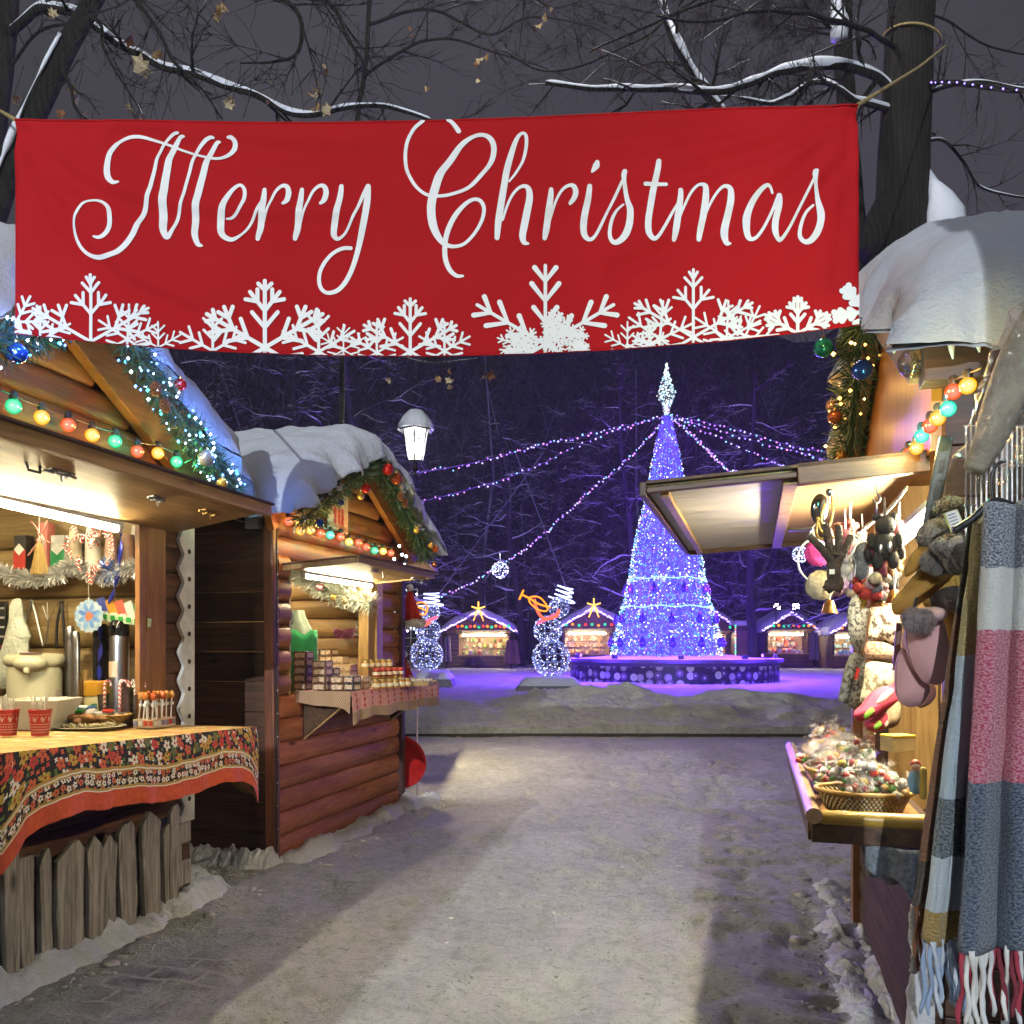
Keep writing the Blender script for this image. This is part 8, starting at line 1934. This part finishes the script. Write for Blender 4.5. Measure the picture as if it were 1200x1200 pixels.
# ------------------------------------------------------------------ trees
def mbark(name, a, b, sc=1.0):
    t = NT(name); v = t.coord('Object', (9*sc, 9*sc, 1.9*sc)); f = t.noise(v, 3.2, 8, .72, 2.2); v2 = t.n('TexWave', wave_type='BANDS', bands_direction='X'); v2.inputs['Scale'].default_value = .9; v2.inputs['Distortion'].default_value = 9; v2.inputs['Detail'].default_value = 4; t.l(v, v2.inputs[0])
    g = t.math('MULTIPLY', t.math('MULTIPLY', t.ramp(v2.outputs['Fac'], [(.15, 0.45), (.6, 1.0)]), f), t.ramp(t.noise(v, 9, 6, .8), [(.35, .45), (.6, 1.3)]))
    t.bsdf(t.ramp(g, [(.12, a), (.6, b)]), .9, t.bump(g, 1.0, .05)); return t.m
BARK = mbark('dark_bark', (.010, .008, .007), (.050, .043, .037)); TWIG = mbark('twig_bark', (.03, .026, .024), (.11, .095, .085), 3); LEAFM = misland('dry_leaf', [(.34, .20, .08), (.42, .30, .15), (.24, .10, .04), (.50, .40, .24)], .8, var=.4)
class TreeB:
    def __init__(s, seed): s.rng = random.Random(seed); s.trunk = MB(); s.limb = MB(); s.twig = MB(); s.snow = MB(); s.leaf = MB(); s.tips = []; s.smin = .0095
    def rv(s, k=1.0): return Vector((s.rng.gauss(0, k), s.rng.gauss(0, k), s.rng.gauss(0, k)))
    def snowon(s, P, R, th=1.0, thr=.62, prob=1.0):
        """snow lying along the top of flat enough boughs"""
        run = []
        def flush():
            if len(run) > 2:
                n = len(run); m = s.snow; m.tube([p+Vector((0, 0, r*.75)) for p, r in run], [max(.003, r*th*(.9+.5*noise.noise(p*4))*min(1, .35+i*.5, .35+(n-1-i)*.5)) for i, (p, r) in enumerate(run)], 6)
            run.clear()
        for i, p in enumerate(P):
            d = (P[min(i+1, len(P)-1)]-P[max(0, i-1)]).normalized()
            if abs(d.z) < thr and noise.noise(p*1.3+Vector((5, 1, 2))) > -.45+.5*(1-prob): run.append((p, R[i]))
            else: flush()
        flush()
    def branch(s, p, d, L, r, lvl, mx_, up=.05, wig=.22, kids=(3, 5), snow=1.0, twigr=.003, seg=None, minr=.0, tgt=None):
        n = seg or max(4, int(L/.16) if lvl else 10); P = [Vector(p)]; dd = Vector(d).normalized(); st = L/n
        for i in range(n): dd = (dd+s.rv(wig*.45)+Vector((0, 0, up*.35))).normalized(); P.append(P[-1]+dd*st)
        R = [max(twigr*.6, r*(1-.82*i/n)) for i in range(n+1)]
        s.draw(P, R, lvl, snow); 
        if lvl < mx_: s.sprout(P, R, L, lvl, mx_, up, wig, kids, snow, twigr)
        return P
    def draw(s, P, R, lvl, snow=1.0):
        b = s.trunk if lvl == 0 else s.limb if R[0] > .022 else s.twig
        b.tube(P, R, 14 if lvl == 0 else 7 if R[0] > .022 else 5 if R[0] > .008 else 3, R[0] > .008)
        if snow and R[0] > s.smin and s.rng.random() < .9: s.snowon(P, R, 1.05*snow)
    def sprout(s, P, R, L, lvl, mx_, up=.05, wig=.22, kids=(3, 5), snow=1.0, twigr=.003, t0=.25, lf=(.35, .62)):
        n = s.rng.randint(*kids)+(lvl == 1)
        for k in range(n):
            t_ = t0+(1-t0)*(k+s.rng.random())/n; i = min(len(P)-2, int(t_*(len(P)-1))); ax = (P[i+1]-P[i]).normalized()
            o = ax.orthogonal().normalized(); o.rotate(Matrix.Rotation(s.rng.random()*6.28, 3, ax)); a = s.rng.uniform(.45, 1.1); d = ax*cos(a)+o*sin(a)+Vector((0, 0, up))
            s.branch(P[i], d, L*s.rng.uniform(*lf)*(1.1-.4*t_), max(twigr, R[i]*s.rng.uniform(.45, .7)), lvl+1, mx_, up, wig, kids, snow, twigr)
        s.tips.append(P[-1])
    def leaf_at(s, p, sz):
        x, y = s.rv().normalized(), s.rv(); y = (y-x*y.dot(x)).normalized(); q = p-Vector((0, 0, sz*.6)); pr = [(0, -.5), (.18, -.3), (.5, -.25), (.34, .05), (.42, .3), (.14, .22), (0, .55), (-.14, .22), (-.42, .3), (-.34, .05), (-.5, -.25), (-.18, -.3)]
        z = x.cross(y); s.leaf.add([q+x*a*sz+y*b*sz+z*(abs(a)*sz*.5) for a, b in pr], [tuple(range(12))])
    def done(s, label, base, group=None, name='bare_tree', bark=BARK, twig=TWIG, sm=SNOWB):
        og = Vector(base); r_ = thing(name, label, 'tree', WORLD, og, group)
        for nm, b, mt in (('trunk', s.trunk, bark), ('limbs', s.limb, bark), ('twigs', s.twig, twig), ('snow', s.snow, sm), ('leaves', s.leaf, LEAFM)):
            if b.v: b.build(nm, mt, r_, off=og, smooth=180 if nm != 'leaves' else None)
        return r_
def limb(tb, pts, r0, r1, lvl=1, mx_=4, snow=1.0, kids=(5, 7), t0=.05, L=None, wob=.02, lf=(.22, .42), n=8, th=None, up=.03):
    P = catmull([at(*p) for p in pts], n); P = [p+Vector((noise.noise(p*3), noise.noise(p*3+Vector((9, 0, 0))), noise.noise(p*3+Vector((0, 9, 0)))))*wob for p in P]
    q_ = .78 if lvl else 1; R_ = [lerp(r0, r1, i/(len(P)-1))*q_ for i in range(len(P))]; b = tb.limb if lvl else tb.trunk; b.tube(P, R_, 16 if lvl == 0 else 8)
    if snow: tb.snowon(P, R_, th or snow, .80)
    if kids: tb.sprout(P, R_, L or sum((b_-a_).length for a_, b_ in zip(P, P[1:])), lvl, mx_, up, .30, kids, .5, .0028, t0, lf)
    return P
# the big tree behind the right stall
tb = TreeB(11); D = 7.6
limb(tb, [(1043, 950, D), (1046, 600, D), (1050, 330, D), (1056, 255, D), (1059, 200, D), (1063, 100, D), (1068, 0, D), (1074, -160, D), (1080, -330, D)], .27, .17, 0, 0, 0, None, wob=.012)
tb.trunk.tube([at(1030, 300, D-.05), at(1042, 255, D-.05), at(1052, 210, D)], [.20, .19, .10], 10)
limb(tb, [(1052, 118, D), (1030, 92, D-.1), (995, 80, D-.2), (960, 77, D-.3), (915, 85, D-.4), (880, 95, D-.5), (835, 108, D-.6), (790, 106, D-.7), (745, 104, D-.8), (700, 106, D-.9), (640, 98, D-1)], .052, .018, 1, 3, 1.5, (13, 14), lf=(.13, .28), th=1.3)
limb(tb, [(1048, 130, D), (1020, 122, D-.2), (1002, 118, D-.3), (985, 106, D-.4), (965, 97, D-.4), (945, 100, D-.4), (925, 113, D-.5), (905, 122, D-.5), (885, 118, D-.5), (868, 114, D-.6)], .036, .014, 1, 4, 1.4, (7, 8), lf=(.2, .35), th=1.1)
limb(tb, [(1085, 108, D), (1110, 100, D-.2), (1150, 96, D-.4), (1200, 103, D-.6), (1260, 112, D-.8)], .026, .018, 1, 3, .8, (7, 8), lf=(.25, .4))
limb(tb, [(1080, 165, D), (1105, 165, D+.2), (1130, 190, D+.3), (1150, 220, D+.3), (1190, 230, D+.3), (1240, 236, D+.3)], .02, .01, 1, 3, .9, (7, 8), lf=(.25, .4))
limb(tb, [(1072, 10, D), (1110, 25, D+.4), (1150, 50, D+.5), (1200, 62, D+.6), (1250, 60, D+.6)], .016, .008, 1, 3, .4, (8, 9), lf=(.25, .45))
limb(tb, [(1058, 60, D), (1010, 35, D-.5), (960, 20, D-1.0), (900, 10, D-1.4), (830, 25, D-1.8), (770, 20, D-2)], .03, .008, 1, 3, .3, (12, 13), lf=(.16, .3))
limb(tb, [(1070, -30, D), (1020, -45, D-.4), (940, -30, D-.8), (860, -10, D-1.1), (760, 30, D-1.4), (690, 62, D-1.5)], .035, .007, 1, 3, .3, (12, 13), lf=(.16, .3))
# snow caught in the fork on the right and left of the stem
tb.snow.tube([at(1086, 195, D-.1), at(1091, 215, D-.12), at(1099, 232, D-.12), at(1104, 250, D-.12), at(1106, 300, D-.1)], [.012, .06, .12, .18, .2], 12)
tb.done('thick dark trunk with snowy boughs rising behind the right stall', at(1043, 946, D)-Vector((0, 0, at(1043, 946, D).z)))
# slim stem left of it with a leaning snow lined bough
tb = TreeB(23); D = 9.0
limb(tb, [(1046, 900, D), (1040, 600, D), (1010, 330, D), (991, 120, D), (989, 0, D), (992, -200, D)], .115, .085, 0, 0, 0, None, wob=.01)
limb(tb, [(1008, 320, D), (940, 245, D-.4), (880, 180, D-.7), (846, 134, D-.9), (815, 95, D-1), (795, 60, D-1.1), (778, 20, D-1.1), (768, -20, D-1.2), (760, -80, D-1.2)], .055, .028, 1, 4, 0, (10, 11), lf=(.16, .28))
P = catmull([at(*p) for p in [(846, 130, D-.95), (815, 91, D-1.05), (795, 56, D-1.15), (776, 16, D-1.15), (766, -24, D-1.25)]], 8); tb.snow.tube([p+Vector((.02, -.02, .02)) for p in P], [.034*(.8+.5*noise.noise(p*5)) for p in P], 7)
limb(tb, [(988, 50, D), (960, 20, D-.2), (930, 8, D-.4), (880, 15, D-.6), (830, 5, D-.8)], .028, .008, 1, 4, .4, (11, 12), lf=(.2, .4)); limb(tb, [(989, 60, D), (1003, 45, D), (1018, 50, D), (1026, 70, D)], .02, .01, 1, 3, .8, (4, 5))
tb.snow.tube([at(983, 45, D-.1), at(984, 28, D-.1), at(981, 8, D-.1), at(982, -10, D-.1)], [.09, .10, .07, .05], 8)
limb(tb, [(988, -40, D), (930, -60, D-.5), (860, -30, D-1), (800, 10, D-1.4), (740, 50, D-1.6), (650, 85, D-1.8), (590, 60, D-2)], .03, .008, 1, 3, .3, (13, 14), lf=(.14, .28))
tb.done('slim dark stem with a leaning snow lined bough left of the thick trunk', (at(985, 0, D).x, D, 0))
# left foreground trees, some dry leaves still hanging
tb = TreeB(31); D = 6.4
limb(tb, [(-60, 950, D), (-50, 500, D), (-38, 330, D), (-22, 220, D), (-8, 130, D), (0, 60, D), (6, 0, D), (12, -200, D)], .15, .085, 0, 0, 0, None)
limb(tb, [(8, 40, D), (30, 24, D-.1), (50, 11, D-.2), (80, 14, D-.3), (105, 27, D-.4), (140, 50, D-.6), (175, 72, D-.7), (215, 84, D-.8), (260, 98, D-.9), (305, 115, D-1), (345, 134, D-1.1), (375, 135, D-1.1), (405, 126, D-1.2), (445, 123, D-1.2), (475, 130, D-1.2), (505, 142, D-1.2)], .042, .012, 1, 3, 1.2, (12, 13), lf=(.09, .2), th=1.1)
limb(tb, [(14, 75, D), (35, 48, D-.1), (60, 32, D-.2), (90, 27, D-.2), (120, 30, D-.3), (160, 60, D-.5)], .016, .008, 1, 3, .3, (7, 8), lf=(.2, .35))
limb(tb, [(12, -20, D), (60, -30, D-.4), (130, -40, D-.8), (160, 0, D-1), (190, 45, D-1.1), (205, 75, D-1.2), (240, 108, D-1.2), (262, 140, D-1.2)], .026, .008, 1, 3, .2, (9, 10), lf=(.12, .26))
limb(tb, [(14, -60, D), (110, -80, D-.6), (230, -60, D-1.2), (320, -10, D-1.6), (352, 20, D-1.7), (350, 60, D-1.7), (320, 72, D-1.7), (280, 75, D-1.6)], .03, .006, 1, 3, 0, (10, 11), lf=(.10, .2))
limb(tb, [(16, -90, D), (160, -120, D-.6), (320, -60, D-1.2), (385, 0, D-1.6), (405, 40, D-1.7), (425, 70, D-1.7), (435, 92, D-1.7)], .03, .006, 1, 3, 0, (8, 9), lf=(.08, .18))
rng = random.Random(2)
for px, py, dd, s_ in ((150, 30, 5.6, .13), (165, 62, 5.6, .15), (62, 15, 6, .07), (55, 87, 6, .07), (88, 98, 6, .07), (86, 120, 6, .08), (15, 115, 6, .08), (33, 122, 6, .08), (150, 130, 5.6, .07), (160, 136, 5.6, .07), (52, 135, 6, .09), (273, 115, 5.2, .07), (285, 138, 5.2, .09), (318, 105, 5.2, .06), (362, 98, 5.2, .09), (370, 102, 5.2, .08), (375, 118, 5.2, .08), (380, 76, 5.2, .05), (262, 2, 5.2, .07), (258, 14, 5.2, .06), (180, 60, 5.5, .06), (190, 140, 5.5, .07), (520, 432, 5.5, .05)):
    p = at(px, py, dd)
    for k in range(2 if s_ < .1 else 1): tb.leaf_at(p+tb.rv(.03*(s_ < .1)), s_)
    tb.twig.tube([p+Vector((0, 0, .0)), p+Vector((.03, .02, .12)), p+Vector((.02, .1, .3))], .003, 3)
tb.done('dark tree at the left edge with a long snow topped bough and dry leaves', (at(-60, 0, D).x, D, 0))
tb = TreeB(37); D = 5.6
limb(tb, [(-250, 990, D), (-120, 620, D), (-40, 340, D), (0, 225, D), (40, 132, D), (75, 62, D), (112, -4, D), (165, -110, D)], .12, .045, 0, 0, 0, None, wob=.01)
P = catmull([at(*p) for p in [(-60, 390, D-.06), (-10, 245, D-.08), (30, 140, D-.08), (60, 78, D-.07), (78, 45, D-.06)]], 8); tb.snow.tube([p+Vector((-.03, -.02, .02)) for p in P], [max(.003, .015+.022*noise.noise(p*6)) for p in P], 6)
limb(tb, [(70, 72, D), (82, 100, D-.1), (90, 130, D-.1), (120, 150, D-.1)], .02, .006, 1, 3, .2, (6, 7)); limb(tb, [(100, 15, D), (120, 30, D-.2), (125, 60, D-.2), (150, 110, D-.2), (165, 135, D-.3)], .016, .006, 1, 3, .2, (7, 8), lf=(.2, .4)); limb(tb, [(10, 205, D), (30, 170, D+.2), (50, 130, D+.2), (62, 90, D+.2)], .02, .008, 1, 3, .2, (6, 7))
tb.done('thin leaning stem with a white snow line at the left edge', (at(-250, 0, D).x, D, 0))
# twigs with dry leaves reaching in over the banner: a tree standing left of the street, behind stall 1
tb = TreeB(41); D = 11
limb(tb, [(395, 1000, D), (398, 600, D), (402, 350, D), (410, 200, D), (430, 60, D), (440, -120, D)], .034, .03, 0, 0, 0, None)
limb(tb, [(425, 90, D), (470, 60, D-.5), (520, 45, D-.8), (580, 62, D-1), (640, 80, D-1.2), (690, 105, D-1.3)], .028, .006, 1, 3, .2, (13, 14), lf=(.14, .3)); limb(tb, [(432, 30, D), (500, 10, D-.6), (570, 40, D-1), (620, 20, D-1.2), (690, 30, D-1.3), (740, 60, D-1.4)], .028, .006, 1, 3, .2, (13, 14), lf=(.14, .3)); limb(tb, [(438, -60, D), (520, -40, D-.6), (600, -20, D-1), (650, 10, D-1.2), (700, -10, D-1.3)], .028, .006, 1, 3, .2, (13, 14), lf=(.14, .3))
limb(tb, [(404, 330, D), (450, 400, D-1), (500, 425, D-1.4), (560, 420, D-1.6)], .02, .006, 1, 4, .6, (8, 9), lf=(.2, .3))
for px, py, s_ in ((573, 430, .14), (527, 440, .11), (455, 440, .08), (570, 60, .09), (560, 70, .1), (640, 14, .1), (632, 25, .1), (560, 90, .06), (705, 55, .08), (500, 100, .07), (420, 75, .06), (480, 30, .06)):
    p = at(px, py, 9.4); tb.leaf_at(p, s_); tb.leaf_at(p+tb.rv(.05), s_*.7); tb.twig.tube([p, p+Vector((.03, .02, .15)), p+Vector((.02, .2, .5))], .004, 3)
tb.done('slender bare tree behind the log stall whose fine twigs show above the banner', (at(395, 0, D).x, D, 0))
# cords that hold the banner
CORD = mplain('tan_cord', (.34, .25, .10), .8)
m = MB(); e = at(1108, 54, 7.3); a = bpt(1005, 123); m.tube([a, a.lerp(e, .5)+Vector((0, 0, -.02)), e], .008, 6); c0 = at(1068, 47, 7.6); m.tube([Vector((c0.x+cos(t_)*.235, 7.6+sin(t_)*.235, c0.z+.03*sin(t_)-.06*cos(t_))) for t_ in [2*pi*k/28 for k in range(29)]], .010, 6); m.build('cord', CORD, bt, off=boff)
m = MB(); a = bpt(19, 141); e = at(-8, 125, 6.2); m.tube([a, e], .008, 6); m.build('cord', CORD, bt, off=boff)
m = MB(); P = catmull([at(*p) for p in ((1090, 97, 7.4), (1120, 97, 7.2), (1160, 103, 7), (1215, 108, 6.8))], 8)
for k in range(3): m.tube([p+Vector((0, .015*cos(i*.5+k*2.1), .015*sin(i*.5+k*2.1))) for i, p in enumerate(P)], .009, 5)
o = thing('cable_bundle', 'twisted cable bundle with violet lights running right from the thick trunk', 'cable', WORLD, P[0]); m.build('cables', CABLE, o, off=P[0]); m = MB(); [m.octa(p+Vector((0, -.02, -.01)), .010) for p in P[::2]]; m.build('lights', memit('cable_led', (.3, .2, 1), 5, 'NONE'), o, off=P[0])

# park trees beyond the tree: four models, the rest are copies turned and scaled
PB = mbark('park_bark', (.030, .026, .030), (.10, .09, .095), 2); PSN = msnow('park_snow', (.66, .66, .74), 3, .2)
protos = []
for i in range(5):
    t_ = TreeB(60+i); t_.smin = .004; Hh = 12+i*.8; P = [Vector((0, 0, 0))]; dd = Vector((0, 0, 1))
    for k in range(14): dd = (dd+t_.rv(.05)+Vector((0, 0, .1))).normalized(); P.append(P[-1]+dd*Hh/14)
    R_ = [.19*(1-.8*k/14)+.015 for k in range(15)]; t_.draw(P, R_, 0, 0)
    n = 17
    for k in range(n):
        f = .14+.84*k/n; j = min(13, int(f*14)); a = k*2.4+t_.rng.random(); d = Vector((cos(a), sin(a), t_.rng.uniform(.05, .55)))
        t_.branch(P[j].lerp(P[j+1], f*14-j), d, (4.6-2.9*f)*t_.rng.uniform(.75, 1.15), .07*(1.15-f*.7), 1, 3, .02, .42, (5, 7), 1.15, .010, seg=11)
    r_ = t_.done('', (0, 0, 0), 'bare park trees behind the light tree', 'park_tree', PB, PB, PSN); protos.append(r_)
spots = [(235, 36), (285, 40), (330, 32), (375, 42), (425, 35), (470, 44), (508, 46), (560, 47), (612, 45), (640, 47), (622, 50), (715, 47), (748, 38), (790, 46), (838, 47), (880, 38), (905, 50), (966, 43.5), (985, 48), (1030, 38), (1075, 37), (180, 38), (120, 36)]
rng = random.Random(8)
placed = {}
for i, (px, d) in enumerate(spots):
    sc = rng.uniform(.95, 1.25); o = protos[i] if i < 5 else copy_tree(protos[i % 5]); x = (px-600)/1000*d
    o.location = (x, d, gz(x, d)-.05); o.rotation_euler = (0, 0, rng.random()*6.28); o.scale = (sc, sc, sc)
    place = ('above the dark side of the log stall' if px < 320 else 'above the snowy log stall roof' if px < 455 else 'behind the lantern street lamp' if px < 540 else 'between street lamp and trumpet player' if px < 650 else 'just left of the light tree' if px < 770 else 'just right of the light tree' if px < 880 else 'above the floodlit kiosk' if px < 960 else 'behind the right stall')
    placed.setdefault(place, []).append((px, o))
for place, L in placed.items():
    for k, (px, o) in enumerate(sorted(L, key=lambda q: q[0])): o['label'] = 'bare park tree, '+('leftmost', 'second', 'third', 'fourth', 'fifth', 'sixth')[k]+(' of' if k == 0 else ' from left of')+' those '+place
# wooded slope and thicket closing the park
m = MB()
def hill(u, v): x = lerp(-95, 110, u); y = 62+v*38; return (x, y, .2+v*40*(1+.12*fbm(u*9, 2, 1, 4))*smooth(0, .35, v+.1)+1.2*fbm(x*.25, v*9, 4, 4))
m.grid(hill, 80, 30); o = m.build('wooded_hill', mplain('night_wood', (.07, .067, .085), .95, var=.7, scale=1.2), smooth=180); o['kind'] = 'structure'
m = MB(); rng = random.Random(99)
for i in range(30000):
    px = rng.uniform(60, 1180); d = rng.uniform(54, 68); z = rng.random()**.7*24; p = Vector(((px-600)/1000*d, d, .3+z)); v = Vector((rng.gauss(0, .5), rng.gauss(0, .5), rng.gauss(.3, .5))).normalized(); L = rng.uniform(.7, 2.6); b = v.orthogonal().normalized()*rng.uniform(.010, .026); k = Vector((rng.gauss(0, .2), 0, rng.gauss(0, .2)))*L*.5
    m.add([p-b, p+b, p+v*L*.5+k+b*.8, p+v*L*.5+k-b*.8, p+v*L+b*.3, p+v*L-b*.3], [(0, 1, 2, 3), (3, 2, 4, 5)])
for i in range(70):
    px = rng.uniform(60, 1180); d = rng.uniform(54, 66); x = (px-600)/1000*d; m.tube([(x, d, 0), (x+rng.gauss(0, .6), d, 6), (x+rng.gauss(0, 1), d, 12), (x+rng.gauss(0, 2), d, 20)], [.17, .13, .09, .03], 6, False)
o = m.build('thicket', misland('thicket_twig', [(.10, .09, .11), (.05, .045, .055), (.30, .30, .36), (.06, .05, .06), (.14, .13, .16)], .9, bump=0)); tag(o, 'dense dark winter wood of bare twigs behind the kiosks', 'wood', None, 'stuff')
# ------------------------------------------------------------------ out of view: the street lamp behind, added fill lamps, added huts that cast shade
LA = (-5.5, -21.8, 9.7); street_lamp('tall lantern street lamp down the street behind the camera', LA, (LA[0]-.55, LA[1], 0), True, 76000, .056, (.92, .98, 1))
LB = (.9, 6.6, 8.6); street_lamp('mast lamp added unseen over the street as fill light from above', LB, (4.9, 6.6, 0), True, 420, .4, (1, .96, .93))  # added fill lamp: lifts the ground and roofs from above
LC = (2.6, -7.0, 6.6); street_lamp('unseen lantern lamp added behind the camera to fill the right stall', LC, (3.2, -7.0, 0), True, 1100, .5, (.68, .82, 1))  # added fill lamp: cool light for the scarves and right stall
def shade_hut(label, face, side, y0, y1, zt):  # unseen hut added so its wall casts a street shadow edge
    k, c = face; r_ = thing('market_stall', label, 'market stall', WORLD, (c, y0, 0), 'unseen stalls added behind the camera for shade'); m = MB(); n = 16
    for i in range(n):
        z = i*zt/n; a, b = (k*y0+c-c, 0), (k*y1+c-c, y1-y0); w_ = 2.0*side
        m.prism([(a[0], 0), (a[0]+w_, 0), (b[0]+w_, y1-y0), (b[0], y1-y0)] if side > 0 else [(a[0]+w_, 0), (a[0], 0), (b[0], y1-y0), (b[0]+w_, y1-y0)], (0, 0, z), (1, 0, 0), (0, 1, 0), (0, 0, 1), zt/n-.004)
    m.build('wall', W_SIDE, r_)
    m = MB(); a, b, w_ = k*y0, k*y1, 2.0*side; m.prism([(a, 0), (a+w_, 0), (b+w_, y1-y0), (b, y1-y0)] if side > 0 else [(a+w_, 0), (a, 0), (b, y1-y0), (b+w_, y1-y0)], (0, 0, zt+.004), (1, 0, 0), (0, 1, 0), (0, 0, 1), .24); m.build('roof_snow', SNOW, r_, bevel=.02)
    m = MB(); m.box((k*y1+side*1.0, y1-y0+.02, 1.55), (1.4, .04, .9)); m.build('shutter', W_PLYX, r_, bevel=.01)
shade_hut('plank stall added unseen behind the camera to cast the left street shadow', (.192, -1.31), -1, -4.2, -2.0, 3.0)
shade_hut('plank stall added unseen behind the camera to cast the right street shadow', (.246, -.135), 1, -4.2, -1.95, 1.7)
rng = random.Random(55)
for i in range(4200): y = 2.2+10.5*rng.random()**1.5; x = .26*y+rng.gauss(0, .9 if i % 3 else 1.6); CRUMB.append((x, y, rng.uniform(.003, .0085)*(1+.05*y))) if abs(x-.26*y) < 2.0 else None
m = MB()
for i, (x, y, r_) in enumerate(CRUMB): m.ball((x, y, gz(x, y)), r_*(.75 if i % 9 else 1.5), 6, 4, (1+.5*sin(i*7), 1+.5*cos(i*5), .55), .6)
o = m.build('snow_crumbs', msnow('grey_snow', (.50, .50, .50), 2), smooth=180); tag(o, 'small crumbs of snow scattered beside the drifts at the foot of the stalls', 'snow', None, 'stuff')
m = MB(); m.box((0, 180, 24), (840, 520, 51)); t = NT('night_haze'); pv = t.n('VolumePrincipled'); pv.inputs['Color'].default_value = (.9, .9, .95, 1); pv.inputs['Density'].default_value = .001; pv.inputs['Anisotropy'].default_value = .2; t.l(pv.outputs[0], t.out.inputs[1])
o = m.build('haze', t.m); o['kind'] = 'stuff'
r_ = thing('blocking_board', 'unseen tall plank notice board beside the closed stall behind the camera', 'notice board', WORLD, (-.37, -1.9, 0)); m = MB(); m.box((0, 0, 1.55), (.48, .06, 3.1)); m.build('board', W_SIDE, r_); m = MB(); m.box((0, .034, 1.8), (.21, .008, 1.1)); m.build('paper', PAPER, r_)  # board added only to shade the ground right of the lit strip
r_ = thing('shade_blocker', 'unseen tall plank booth behind the camera on the right', 'blocker', WORLD, (.85, -1.4, 0)); m = MB(); m.box((0, 0, 2.35), (.9, .9, 4.7)); m.build('wall', W_SIDE, r_); m = MB(); m.box((0, 0, 4.8), (1.1, 1.1, .2)); m.build('roof_snow', SNOW, r_, bevel=.06)  # tall block added only to keep the rear lamp off the right roof
